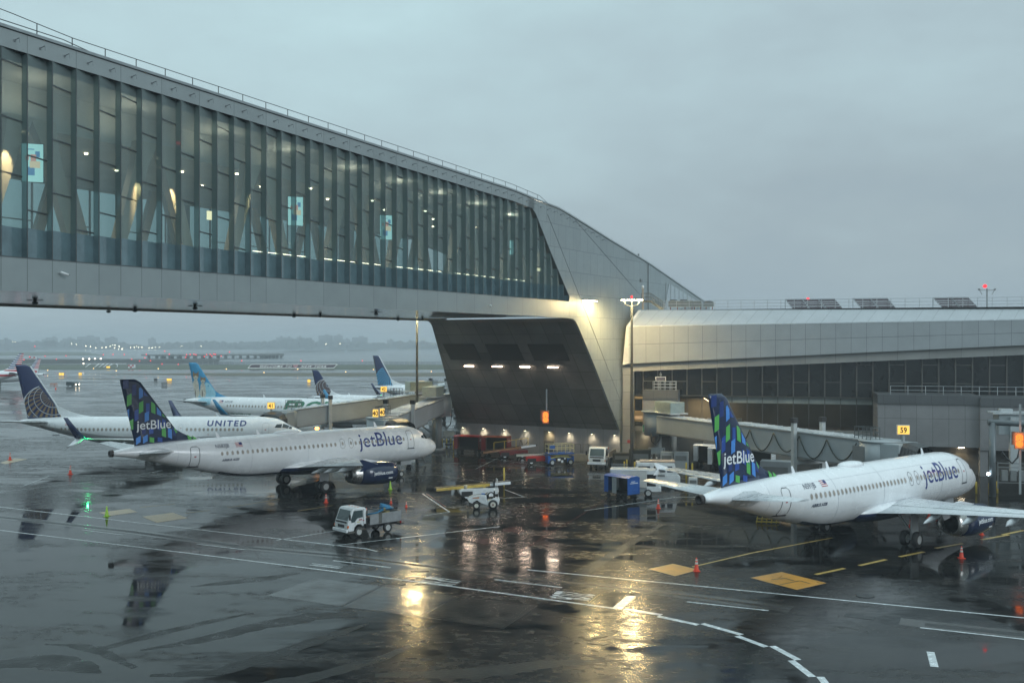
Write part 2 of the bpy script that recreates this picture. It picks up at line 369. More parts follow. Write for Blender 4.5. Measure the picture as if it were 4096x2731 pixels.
# thin chain-link fence along the water
fm = mat('galvanised_steel', (.30, .32, .33), .5, .6)
tf = thing('perimeter_fence', 'tall wire perimeter fence in front of the bay water', 'fence')
mb = MB(); A, B = gp(790, 1459), gp(2700, 1459); k = 90
for i in range(k + 1):
    p = A.lerp(B, i / k); mb.bar(p, p + Vector((0, 0, 2.6)), .14)
mb.build('fence_post', fm, tf)
mesh_m = glass('chain_link', (.72, .74, .76), .22, (.35, .38, .40)); mb = MB(); mb.quad([A, B, B + Vector((0, 0, 2.4)), A + Vector((0, 0, 2.4))]); mb.build('wire_mesh', mesh_m, tf)
# ------------------------------------------------ painted markings (flat sheets stacked 4 mm)
white = mat('white_road_paint', (.52, .56, .57), .26, var=.35, vs=2.5); yel = mat('yellow_road_paint', (.50, .34, .09), .30, var=.30, vs=1.2)
redp = mat('worn_red_paint', (.20, .035, .03), .3, var=.5, vs=1.2); drk = mat('dark_steel_grate', (.012, .012, .013), .4, .3, var=.3); edge = mat('black_road_paint', (.01, .01, .011), .3)
def strip(p, q, w, m, z=.006):
    p, q = Vector(p), Vector(q); d = (q - p).normalized(); nn = Vector((-d.y, d.x, 0)) * w / 2; mb = MB()
    mb.quad([(*(p + nn).xy, z), (*(p - nn).xy, z), (*(q - nn).xy, z), (*(q + nn).xy, z)]); return mb
def line(pts, w=.16, m=None, z=.010, name='road_marking'):
    mb = MB(); P = [gp(x, y) for x, y in pts]
    for a, b in zip(P, P[1:]):
        s = strip(a, b, w, m, z); mb.add(s.v, s.f)
    return struct(mb.build(name, m or white))
line([(-300, 2000), (0, 2027), (1465, 2194), (1508, 2205)], .2); line([(2110, 2278), (2700, 2334), (4300, 2490)], .2)
line([(-300, 2095), (0, 2120), (1430, 2265), (2470, 2436)][0:2] + [(870, 2226), (1700, 2330), (2470, 2434)], .22)
line([(326, 2118), (490, 2139)], .16); line([(788, 2175), (983, 2198)], .16); line([(1332, 2241), (1562, 2269)], .2); line([(1978, 2317), (2248, 2349)], .2)
line([(2748, 2406), (3074, 2441)], .18); line([(3680, 2509), (4100, 2556)], .18)
# trench drains, each set in a slightly lighter concrete strip
kerb = mat('drain_surround', (.045, .045, .042), .16, var=.25, vs=.6, bump=.2, bs=2, spec=.35)
for q_ in ([(-300, 2042), (0, 2067), (520, 2125), (940, 2182)], [(1000, 2190), (1400, 2225), (1800, 2276), (2700, 2376), (3165, 2436)], [(3600, 2484), (4300, 2560)]): line(q_, 1.5, kerb, .0055, 'drain_surround')
line([(-300, 2042), (0, 2067), (520, 2125), (940, 2182)], .55, drk, .010, 'trench_drain'); line([(1000, 2190), (1400, 2225), (1800, 2276), (2700, 2376), (3165, 2436)], .42, drk, .010, 'trench_drain')
line([(3380, 2458), (3498, 2472)], .7, drk, .010, 'trench_drain'); line([(3700, 2496), (4300, 2560)], .6, drk, .010, 'trench_drain')
line([(1330, 2182), (2000, 2105)], .16); line([(1105, 2160), (1340, 2123)], .16); line([(2338, 2042), (2700, 1988), (2795, 1987), (2860, 1994)], .14)
line([(1690, 1974), (1798, 2047)], .2); line([(1706, 1974), (1785, 2028)], .12, redp); line([(1798, 2047), (1695, 2062)], .12); line([(2018, 1957), (2097, 1987), (2005, 1993)], .12)
line([(1712, 1974), (1560, 1968)], .1); line([(2015, 1928), (2160, 1907)], .1); line([(1818, 2027), (1690, 2032)], .1); line([(1790, 2028), (1860, 2023)], .1)
line([(-200, 1990), (0, 1967), (740, 1885)], .1); line([(92, 1944), (200, 1902), (545, 1901), (650, 1880)], .12); line([(0, 1741), (110, 1748), (260, 1752)], .14); line([(-100, 1720), (170, 1727)], .1)
for y in (1903, 1917, 1930, 1944): line([(-60, y), (150 if y < 1940 else 92, y)], .08)
line([(1940, 1830), (2200, 1868), (2430, 1838)], .1); line([(1900, 1876), (1990, 1832)], .1); line([(1560, 1905), (1740, 1898), (1985, 1935)], .1)
redl2 = mat('faded_red_line', (.11, .030, .024), .14, var=.6, vs=2); line([(2120, 2025), (1800, 2120), (1560, 2250)], .10, redl2); line([(2420, 2000), (2240, 2110), (2070, 2210)], .12, redl2)
# red worn patches
def blotch(cx, cy, rx, ry, m, k=14, z=.007, seed=0):
    random.seed(seed); P = [gp(cx + rx * math.cos(i * 6.283 / k) * random.uniform(.5, 1.1), cy + ry * math.sin(i * 6.283 / k) * random.uniform(.5, 1.1)) for i in range(k)]
    return struct(sheet('worn_red_marking', P, m, z))
redw = mat('faded_red_paint', (.085, .028, .024), .16, var=.7, vs=1.8)
blotch(2060, 2118, 60, 17, redw, seed=1); blotch(1950, 2162, 75, 18, redw, seed=2)
# yellow stand lines and blocks
line([(2770, 2266), (3010, 2210), (3330, 2150)], .2, yel)
for a, b in (((3262, 2297), (3378, 2272)), ((3437, 2261), (3544, 2237)), ((3598, 2226), (3696, 2206)), ((3742, 2192), (3850, 2173)), ((3925, 2158), (4035, 2138)), ((4010, 2138), (4096, 2120))): line([a, b], .3, yel)
line([(1330, 2021), (1190, 2043)], .14, yel); line([(560, 2028), (700, 2015)], .12, yel); line([(740, 2052), (840, 2040)], .12, yel); line([(910, 2030), (1120, 1995)], .1, yel)
def block(P, m, bord=True):
    P = [gp(*p) for p in P]; c = sum(P, Vector()) / 4
    if bord: struct(sheet('road_marking', [c + (p - c) * 1.045 for p in P], edge, .008))
    struct(sheet('stand_marking', P, m, .012))
ys = mat('stand_yellow_paint', (.62, .30, .045), .30, var=.22, vs=.9)
block([(3002, 2310), (3127, 2287), (3306, 2331), (3187, 2358)], ys); block([(2595, 2275), (2692, 2254), (2796, 2278), (2700, 2303)], ys)
pale = mat('pale_stand_paint', (.42, .33, .20), .35, var=.2)
block([(395, 2049), (516, 2034), (550, 2047), (436, 2063)], pale, False); block([(568, 2066), (690, 2049), (752, 2071), (628, 2090)], pale, False)
block([(0, 1850), (60, 1832), (110, 1836), (20, 1856)], pale, False)
for k, pts in enumerate(([(3085, 2318), (3140, 2312), (3175, 2322)], [(3120, 2338), (3200, 2322), (3240, 2334)])): line(pts, .14, mat('tyre_scuff', (.12, .09, .04), .3), .016, 'tyre_scuff')
# wide stop bar and elongated road lettering
struct(sheet('road_marking', [gp(x, y) for x, y in ((2447, 2432), (2508, 2381), (2545, 2384), (2486, 2436))], white, .007))
def stretched(txt, TL, TR, BL, size=1.0, name='road_lettering'):
    """letters painted on the ground: text right = TL->TR, text up = away from TL->BL"""
    TL, TR, BL = gp(*TL), gp(*TR), gp(*BL); vs, fs = text2d(txt, 1.0, .012, 'LEFT', 1.0)
    wx = max(a for a, b in vs); mn = min(b for a, b in vs); hy = max(b for a, b in vs) - mn; mb = MB()
    mb.add([(*(TL + (TR - TL) * (a / wx) + (BL - TL) * ((b - mn) / hy)).xy, .008) for a, b in vs], fs); struct(mb.build(name, white, nofix=True))
stretched('STOP', (2384, 2378), (2352, 2406), (2229, 2361))
for pr in (((1247, 2253), (1370, 2267)), ((1238, 2259), (1355, 2273)), ((1252, 2258), (1362, 2271))): line(list(pr), .13, name='road_lettering')
for k, pr in enumerate((((1715, 2304), (1842, 2324)), ((1698, 2311), (1838, 2329)), ((1682, 2319), (1822, 2337)), ((1672, 2323), (1810, 2341)), ((1706, 2308), (1770, 2318)))): line(list(pr), .11 if k < 4 else .2, name='road_lettering')
line([(1755, 2319), (1832, 2330)], .28, name='road_lettering')
line([(2354, 2413), (2396, 2376)], .1, mat('faint_yellow', (.25, .18, .06), .3), name='road_marking')
# zipper edge line: offset dashes along a curve
zp = [(2494, 2437), (2570, 2449), (2640, 2461), (2720, 2478), (2800, 2495), (2876, 2516), (2958, 2540), (3050, 2571), (3130, 2610), (3205, 2655), (3265, 2705), (3310, 2760), (3345, 2830)]
mb = MB(); P = [gp(*p) for p in zp]; dd = []
for a, b in zip(P, P[1:]):
    k = max(1, round((b - a).length / .6)); dd += [a.lerp(b, i / k) for i in range(k)]
acc = 0; side = 1; i = 0
step = 4
while i + step < len(dd):
    a, b = dd[i], dd[i + step]; d = (b - a).normalized(); nn = Vector((-d.y, d.x, 0)) * .18 * side
    s = strip(a + nn, b + nn, .36, None, .007); mb.add(s.v, s.f); side *= -1; i += step
struct(mb.build('zipper_marking', white))
line([(3722, 2606), (3738, 2666)], .36)
# lighter repaired concrete slabs in the foreground
slab = mat('repair_slab', (.038, .038, .036), .17, var=.25, vs=.6, bump=.22, bs=1.6, rv=.6, spec=.3)
def slabq(P, z=.004, m=slab):
    P = [gp(*p) for p in P]; c = sum(P, Vector()) / len(P); struct(sheet('slab_joint', [c + (p - c) * 1.012 for p in P], edge, z - .002)); struct(sheet('concrete_slab', P, m, z))
slabq([(1068, 2380), (1262, 2312), (1520, 2343), (1364, 2424)]); slabq([(1372, 2425), (1530, 2345), (1830, 2385), (1672, 2463)])
slab2 = mat('repair_slab_dark', (.028, .028, .025), .17, var=.25, vs=.6, bump=.22, bs=1.6, rv=.6, spec=.3)
slabq([(1680, 2464), (1838, 2386), (2148, 2422), (2012, 2512)], m=slab2)
mh = MB(); c = gp(3460, 2382); mh.lathe((c.x, c.y, 0), (0, 0, 1), [(0, .55), (.02, .55), (.022, .45), (.015, .02)], 20)
tag(mh.build('manhole_cover', drk), 'round dark manhole cover below the yellow painted block', 'manhole')
c = gp(1971, 1860); mh2 = MB(); mh2.lathe((c.x, c.y, 0), (0, 0, 1), [(0, .6), (.02, .6), (.022, .5), (.015, .02)], 20)
tag(mh2.build('manhole_cover', drk), 'round dark manhole cover in front of the red baggage carts', 'manhole')

for P in ([(2640, 2092), (2668, 2090), (2322, 2318), (2262, 2312)], [(2560, 2180), (2900, 2212), (2900, 2219), (2550, 2186)], [(1600, 2066), (2030, 2160), (2022, 2166), (1592, 2070)]): struct(sheet('concrete_strip', [gp(*p) for p in P], slab, .0035))

# matte damp swirls swept over the standing water in the near left corner
damp = mat('damp_swirl', (.016, .018, .017), .34, var=.5, vs=.8, bump=.35, bs=5, spec=.22, rv=.4)
def swirl(pts, seed):
    random.seed(seed); P = [gp(x, y) for x, y, w_ in pts]; q = []
    for i in range(len(P) - 1):
        for k in range(6): t = k / 6; q.append((P[i].lerp(P[i + 1], t), pts[i][2] + (pts[i + 1][2] - pts[i][2]) * t))
    q.append((P[-1], pts[-1][2])); A_, B_ = [], []
    for i, (p, w_) in enumerate(q):
        d = (q[min(i + 1, len(q) - 1)][0] - q[max(i - 1, 0)][0]).normalized(); nn = Vector((-d.y, d.x, 0)); A_.append(p + nn * w_ * random.uniform(.8, 1.2)); B_.append(p - nn * w_ * random.uniform(.8, 1.2))
    mb = MB()
    for i in range(len(q) - 1): mb.quad([(*A_[i].xy, .003 + .0004 * (seed % 3)), (*B_[i].xy, .003 + .0004 * (seed % 3)), (*B_[i + 1].xy, .003 + .0004 * (seed % 3)), (*A_[i + 1].xy, .003 + .0004 * (seed % 3))])
    struct(mb.build('damp_patch', damp))
for k, p in enumerate(([(-60, 2660, .5), (180, 2640, 1.0), (330, 2668, .7), (400, 2690, .1)], [(280, 2585, .1), (420, 2610, .35), (540, 2670, .15)], [(180, 2575, .05), (300, 2580, .22), (420, 2590, .3), (640, 2530, .35), (860, 2480, .3), (1010, 2450, .05)], [(560, 2600, .1), (800, 2560, .5), (1050, 2500, .7), (1250, 2465, .8), (1430, 2455, .3)], [(600, 2700, .2), (860, 2690, .5), (1100, 2620, .55), (1330, 2540, .45), (1480, 2490, .1)], [(900, 2760, .4), (1200, 2720, .6), (1500, 2640, .4), (1700, 2560, .1)], [(760, 2345, .05), (900, 2330, .5), (1080, 2310, .6), (1200, 2290, .1)], [(1500, 2700, .3), (1900, 2690, .8), (2250, 2650, .5), (2500, 2640, .05)])): swirl(p, k)
# ================================================================ footbridge
P0 = Vector((6.7, 118.0, 0)); D = Vector((.5, .8660, 0)); NR = Vector((.8660, -.5, 0)); WB = 23.0     # NR points to the camera side
def BP(t, z, out=0.0): return P0 + D * t + NR * out + Vector((0, 0, z))
def t_at(px, out=0.0):
    q = P0 + NR * out; r = (px - 2048) / F; return (q.y * r - q.x) / (D.x - D.y * r)
def wz(px, py, out=0.0):
    """(t, z) of a photo pixel on the bridge side plane"""
    t = t_at(px, out); return t, HC - (py - HZ) * BP(t, 0, out).y / F
ROOF = [(-140, 35.0)] + [(t, 31.3 + (-13.4 - t) * .0290) for t in (-110, -90, -70, -50, -30, -13.4)] + [wz(*p) for p in ((2165, 803), (2240, 832), (2350, 900), (2440, 957), (2590, 1047), (2840, 1220))]
def ztop(t):
    for (a, za), (b, zb) in zip(ROOF, ROOF[1:]):
        if t <= b: return za + (zb - za) * (t - a) / (b - a)
    return ROOF[-1][1]
TE = t_at(2840); TW = t_at(2490); T0 = -125.0; ZB = 18.0; ZG = 19.95; FA = 1.25
uvw = lambda co: ((co - P0).dot(D) , co.z)
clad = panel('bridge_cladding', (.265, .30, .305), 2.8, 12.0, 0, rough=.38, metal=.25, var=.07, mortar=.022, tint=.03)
clad2 = panel('pier_cladding', (.265, .30, .305), 1.9, 2.6, .5, rough=.36, metal=.3, var=.07, mortar=.018, tint=.05)
darkm = panel('abutment_cladding', (.18, .182, .175), 2.4, 3.0, .0, rough=.45, var=.22, mortar=.03, tint=.16, vs=.25)
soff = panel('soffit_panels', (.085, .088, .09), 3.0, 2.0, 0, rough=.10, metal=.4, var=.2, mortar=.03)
steel = mat('dark_mullion', (.10, .115, .12), .4, .5); rail_m = mat('dark_rail', (.06, .065, .07), .5, .5)
BR = thing('footbridge', 'huge glazed pedestrian bridge with diagonal struts inside crossing over the apron', 'footbridge', (0, 0, 0))
def strip_wall(mb, t0, t1, zb, zt, out=0.0, n=40):
    for i in range(n):
        a = t0 + (t1 - t0) * i / n; b = t0 + (t1 - t0) * (i + 1) / n
        mb.quad([BP(a, zb(a), out), BP(b, zb(b), out), BP(b, zt(b), out), BP(a, zt(a), out)])
GT = lambda t: ztop(t) - FA
gA = wz(2128, 838); gB = wz(2262, 1180); TG0 = gA[0]; TG1 = t_at(2274)      # slanted right end of the glazing
# fascias
TJ = t_at(2255); uvb = lambda co: ((co - P0).dot(D) - TJ + 322, co.z); cl1_ = panel('narrow_bay_cladding', (.265, .30, .305), 1.61, 60, 0, rough=.38, metal=.25, var=.07, mortar=.018, tint=.03); cl2_ = panel('double_bay_cladding', (.265, .30, .305), 3.22, 60, 0, rough=.38, metal=.25, var=.07, mortar=.018, tint=.03); TM = TJ - 30 * 1.61
mb = MB(); strip_wall(mb, TM, TG1, lambda t: ZB, lambda t: ZG, n=1); mb.build('lower_fascia', cl2_, BR, uvf=uvb); mb = MB(); strip_wall(mb, T0, TM, lambda t: ZB, lambda t: ZG, n=1); mb.build('lower_fascia', cl1_, BR, uvf=uvb)
mb = MB(); strip_wall(mb, T0, TG0 + .5, GT, lambda t: ztop(t) - .22, n=50); mb.build('upper_fascia', cl2_, BR, uvf=uvb)
mb = MB()
for i in range(70):
    a = T0 + (TE - T0) * i / 70; b = T0 + (TE - T0) * (i + 1) / 70
    A = [BP(a, ztop(a), .10), BP(a, ztop(a) - .17, .10), BP(a, ztop(a) - .17, -.5), BP(a, ztop(a), -.5)]; B = [BP(b, ztop(b), .10), BP(b, ztop(b) - .17, .10), BP(b, ztop(b) - .17, -.5), BP(b, ztop(b), -.5)]
    mb.add(A + B, [(0, 4, 5, 1), (1, 5, 6, 2), (3, 2, 6, 7), (0, 3, 7, 4)])
mb.build('coping', mat('coping_metal', (.27, .30, .31), .4, .5), BR)
# solid side of the pier (curved opening below), panel-clad, polygon in (t, z)
def arc(c, r, a0, a1, n=6): return [(c[0] + r * math.cos(R(a0 + (a1 - a0) * i / n)), c[1] + r * math.sin(R(a0 + (a1 - a0) * i / n))) for i in range(n + 1)]
op = [wz(*p) for p in ((2276, 1272), (2292, 1276), (2303, 1286), (2312, 1303), (2380, 1467), (2449, 1645), (2480, 1720))]
op[0] = (TG1, ZB)
gl_r = [wz(*p) for p in ((2112, 824), (2128, 833), (2142, 856), (2200, 1005), (2268, 1168), (2277, 1186), (2274, 1203))]
gl_r[-1] = (TG1, ZG); gl_r[0] = (gl_r[0][0], GT(gl_r[0][0]))
top = [(t, ztop(t) - .22) for t in [gl_r[0][0] + (TE - gl_r[0][0]) * i / 24 for i in range(25)]]
top2 = [(t, z) for t, z in top]
poly = gl_r[::-1] + top2 + [(TE, 19.0), (TW + 8, 19.0), (TW + 8, 0)] + [(op[-1][0], 0)] + op[::-1]
mb = MB(); vs = [(t, z) for t, z in poly]; b = bmesh.new(); V = [b.verts.new((t, z, 0)) for t, z in vs]; b.faces.new(V); bmesh.ops.triangulate(b, faces=b.faces[:])
b.verts.index_update(); mb.add([BP(v.co.x, v.co.y) for v in b.verts], [[v.index for v in f.verts] for f in b.faces]); b.free()
mb.build('solid_side_wall', clad2, BR, uvf=lambda co: ((co - P0).dot(D) + co.z * .0, co.z))
# long diagonal joints in the cladding
jm = mat('cladding_joint', (.10, .11, .115), .5); mb = MB()
for a, c_ in (((2190, 858), (2520, 1700)), ((2300, 880), (2560, 1180))):
    (t0, z0), (t1, z1) = wz(*a), wz(*c_); mb.bar(BP(t0, z0, .012), BP(t1, z1, .012), .03, .03)
t0 = t_at(2592); mb.bar(BP(t0, 19.0, .03), BP(t0, ztop(t0), .03), .18, .08)
mb.build('cladding_joint', jm, BR)
# recessed louvred triangle on the ramp behind the concourse roof
lv = mat('ribbed_metal', (.40, .44, .46), .45, .3); A = [wz(*p) for p in ((2676, 1134), (2800, 1212), (2700, 1240), (2655, 1240))]
mb = MB(); mb.quad([BP(t, z, .05) for t, z in A]); mb.build('louvre_panel', lv, BR)
mb = MB()
for i in range(9):
    t = A[3][0] + (A[1][0] - A[3][0]) * (i + .5) / 9; zt = A[0][1] + (A[1][1] - A[0][1]) * max(0, (t - A[0][0])) / (A[1][0] - A[0][0]); mb.bar(BP(t, 19.3, .09), BP(t, min(zt, A[0][1]), .09), .12, .08)
mb.build('louvre_rib', lv, BR)
# saw-tooth glazing: pane, dark return, transoms; one pane object per bay
BAY = 1.61; TA = t_at(2255) + BAY; SD = .52; GL = glass('bridge_glass', (.60, .73, .73), .36, (.30, .39, .39), rough=.22, ior=1.42)
GD = glass('return_glass', (.20, .31, .33), .60, (.19, .27, .275), rough=.08, ior=1.5)
SPN = mat('spandrel_glass', (.105, .165, .185), .12, 0, var=.2, vs=.8, spec=.8)
nb = int((TA - T0) / BAY)
def cut_z(t):      # lower limit of the glazing under the slanted right end
    if t <= gl_r[1][0]: return None
    for (a, za), (b2, zb) in zip(gl_r, gl_r[1:]):
        if a <= t <= b2: return za + (zb - za) * (t - a) / max(1e-6, b2 - a)
    return ZG
jb_ = MB()
for (a, za), (b2, zb) in zip(gl_r, gl_r[1:]): jb_.quad([BP(a, za, .02), BP(b2, zb, .02), BP(b2, zb, -1.3), BP(a, za, -1.3)]); jb_.bar(BP(a, za, .03), BP(b2, zb, .03), .05, .05)
jb_.build('end_jamb', steel, BR)
spb, trb = MB(), MB(); random.seed(11); visible = []
for i in range(nb):
    a = TA - (i + 1) * BAY; b_ = min(a + BAY, TG1 + .02)
    if b_ - a < .1: continue
    if a < T0: break
    za = min(GT(a), cut_z(a) if cut_z(a) is not None else 99); zb = min(GT(b_), cut_z(b_) if cut_z(b_) is not None else 99)
    zs = ZG + 1.70; zs = min(zs, zb)
    vis = a > -84
    if True:
        mb = MB(); mb.quad([BP(a, min(zs, za), 0), BP(b_, min(zs, zb), -SD), BP(b_, max(zb, zs), -SD), BP(a, max(za, zs), 0)], 0)
        mb.quad([BP(b_, min(zs, zb), -SD), BP(b_, min(zs, zb), 0), BP(b_, max(zb, zs), 0), BP(b_, max(zb, zs), -SD)], 1)
        if vis: mb.build('glass_pane', [GL, GD], BR, nofix=True)
        else: visible.append(mb)
    spb.quad([BP(a, ZG, 0), BP(b_, ZG, -SD), BP(b_, zs, -SD), BP(a, min(zs, za), 0)]); spb.quad([BP(b_, ZG, -SD), BP(b_, ZG, 0), BP(b_, zs, 0), BP(b_, zs, -SD)])
    # transoms staggered in a three-bay rhythm
    for k in range(4):
        z = ZG + 1.9 + ((i * 5) % 8) * .40 + k * 3.15
        if z < min(za, zb) - .4:
            trb.bar(BP(a, z + .03, .03), BP(b_, z - .02, -SD + .03), .06, .08)
    trb.bar(BP(b_, ZG, .0), BP(b_, max(zb, zs), .0), .05, .05)
if visible:
    mb = MB()
    for q in visible: 
        k = len(mb.v); mb.v += q.v; mb.f += [[x + k for x in f] for f in q.f]; mb.m += q.m; mb.sm += q.sm
    mb.build('glass_pane', [GL, GD], BR, nofix=True)
spb.build('spandrel_band', SPN, BR); trb.build('glazing_bars', steel, BR)
mb = MB()
for z0, dz in ((0, .05),): mb.bar(BP(T0, ZG - .02, .015), BP(TG1, ZG - .02, .015), .03, .05)
mb.build('sill_line', steel, BR)
# deck, roof, interior floor, ceiling and far facade
TI = TG1 + 9
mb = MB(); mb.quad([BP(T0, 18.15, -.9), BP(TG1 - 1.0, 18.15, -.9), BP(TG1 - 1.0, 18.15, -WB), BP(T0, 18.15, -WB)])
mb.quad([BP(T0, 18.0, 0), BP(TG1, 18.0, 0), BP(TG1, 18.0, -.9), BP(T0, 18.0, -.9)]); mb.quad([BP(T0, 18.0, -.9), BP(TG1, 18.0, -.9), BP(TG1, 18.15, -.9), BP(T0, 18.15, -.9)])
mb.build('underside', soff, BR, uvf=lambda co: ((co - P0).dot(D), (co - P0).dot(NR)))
fl = mat('terrazzo_floor', (.20, .20, .19), .3); wall_i = mat('interior_warm_panel', (.40, .36, .29), .6, var=.12, vs=.4); ceil = mat('interior_ceiling', (.30, .29, .26), .7, var=.12, vs=.3)
mb = MB(); mb.quad([BP(T0, ZG + 1.5, -SD - .06), BP(TI, ZG + 1.5, -SD - .06), BP(TI, ZG + 1.5, -WB + .2), BP(T0, ZG + 1.5, -WB + .2)]); mb.build('inner_floor', fl, BR)
mb = MB()
for i in range(30):
    a = T0 + (TE - T0) * i / 30; b_ = T0 + (TE - T0) * (i + 1) / 30
    mb.quad([BP(a, ztop(a) - .02, -.5), BP(b_, ztop(b_) - .02, -.5), BP(b_, ztop(b_) - .02, -WB), BP(a, ztop(a) - .02, -WB)])
mb.build('roof', mat('roof_membrane', (.25, .27, .28), .6), BR)
mb = MB()
for i in range(30):
    a = T0 + (TI - T0) * i / 30; b_ = T0 + (TI - T0) * (i + 1) / 30
    mb.quad([BP(a, GT(a) - .5, -SD - .06), BP(b_, GT(b_) - .5, -SD - .06), BP(b_, GT(b_) - .5, -WB + .2), BP(a, GT(a) - .5, -WB + .2)])
mb.build('inner_ceiling', ceil, BR)
ZC = ZG + 8.6; mb = MB(); mb.quad([BP(T0, ZC, -4.6), BP(TI, ZC, -4.6), BP(TI, ZC, -WB + .2), BP(T0, ZC, -WB + .2)]); strip_wall(mb, T0, TI, lambda t: ZC, lambda t: GT(t) - .5, -4.6, n=30); mb.build('lower_ceiling', mat('bulkhead_beige', (.42, .41, .36), .65, var=.14, vs=.3), BR)
# far facade: two bands of clear glass between solid zones so the sky shows through in patches
FG = glass('far_glass', (.56, .70, .71), .06, rough=.05, ior=1.15); mb = MB(); mq = MB(); mw = MB()
mb.quad([BP(T0, ZG + 1.6, -WB), BP(TG1, ZG + 1.6, -WB), BP(TG1, ZG + 8.4, -WB), BP(T0, ZG + 8.4, -WB)]); mb.build('far_glazing', FG, BR)
strip_wall(mw, T0, TI, lambda t: ZG + 8.4, lambda t: GT(t), -WB); strip_wall(mw, T0, TI, lambda t: ZB, lambda t: ZG + 1.6, -WB, n=1); mw.build('far_wall', wall_i, BR)
i = 0; t = T0
while t < TG1:
    mq.bar(BP(t, ZG + 1.6, -WB + .1), BP(t, ZG + 8.4, -WB + .1), .14); 
    if i % 2: mq.bar(BP(t, ZG + 5.2, -WB + .1), BP(t + 2.77, ZG + 5.2, -WB + .1), .1)
    if i % 9 == 4: mq.box(BP(t + 1.4, ZG + 5.0, -WB + .3), (2.6, .2, 6.8), rz=R(60))
    t += 2.77; i += 1
mq.bar(BP(T0, ZG + 2.6, -WB + .1), BP(TG1, ZG + 2.6, -WB + .1), .1); mq.build('far_mullions', steel, BR)
mb = MB(); mb.quad([BP(TI, ZG, -SD - .06), BP(TI, ZG, -WB), BP(TI, GT(TI), -WB), BP(TI, GT(TI), -SD - .06)]); mb.build('inner_end_wall', wall_i, BR)
# inner row of walkway balustrade with strip light
# V-shaped struts just behind the glass, each strut a part
strut = mat('strut_cladding', (.42, .36, .27), .55, var=.10, vs=.5)
AP = [t_at(q_, -3.2) for q_ in (614, 1031, 1392, 1630, 1855, 2060)]
for k, t in enumerate([AP[0] - 9.4 * q_ for q_ in (5, 4, 3, 2, 1)] + AP + [AP[-1] + 8]):
    for sg in (-1, 1):
        mb = MB(); a_, b_ = BP(t + sg * 3.0, ZG + 1.5, -3.2), BP(t + sg * .75, ZC + .2, -3.2); rg = [[c + D * x * w_ + NR * y * .3 for x, y in ((-1, -1), (1, -1), (1, 1), (-1, 1))] for c, w_ in ((a_, .42), (a_.lerp(b_, .75), .55), (b_, .85))]; mb.loft(rg, 0, False); mb.build('strut', strut, BR)
        mb = MB(); a_ = BP(t + 4.6 + sg * 2.8, ZG + 1.5, -WB + 3.5); mb.bar(a_, BP(t + 4.6 + sg * .6, ZC, -WB + 3.5), .75, .5, up=NR); mb.build('strut', strut, BR)
    mb = MB(); mb.box(BP(t + 4.7, ZG + 2.0, -9), (2.4, .9, 1.0), rz=R(60)); mb.build('seat_bench', mat('bench_brown', (.22, .15, .08), .6), BR)
# lit interior fittings
warm = (1.0, .84, .62); WL = emit('warm_lamp', (1.0, .80, .52), 14.0); mb = MB(); zc = lambda t: ZC - .05
t = TG1 - 3; k = 0
while t > -84:
    for o_ in ((-6, -9, -13)[k % 3], ): mb.lathe(BP(t, zc(t), o_), (0, 0, 1), [(-.05, .02), (-.05, .13), (.03, .13)], 8)
    t -= 2.9; k += 1
mb.build('downlight', WL, BR)
mb = MB(); 
for k in range(26):
    if k % 6 not in (4,): mb.bar(BP(-50 + k * 1.61, ZG + 1.95, -1.1), BP(-50 + (k + .62) * 1.61, ZG + 1.95, -1.1), .035, .035)
mb.build('handrail_strip_light', emit('strip_lamp', (1, .85, .6), 7.0), BR)
for i, t in enumerate((-79, -67, -60, -52, -45, -37, -30, -23, -16, -9, -3)):
    lamp('AREA', BP(t, ZC + .3, -2.6), 60, (1, .88, .70), BR, size=.6, rot=(R(180), 0, 0), name='bulkhead_fill_light'); lamp('SPOT', BP(t, zc(t) - .12, -8), 900, warm, BR, size=.12, spot=150, blend=.6, name='ceiling_lamp_light')  # upward area lamps have no fitting, added to brighten the beige bulkhead
for px, py in ((18, 590), (548, 722), (680, 745), (1000, 770), (1062, 780), (1392, 860), (1838, 960), (1872, 955)):
    t, z = wz(px, py, -3.0); lamp('SPOT', BP(t, z + .9, -2.15), 2600, (1, .72, .42), BR, size=.05, spot=30, rot=(R(20), R(0), R(60)), name='strut_spot_light', blend=.7)
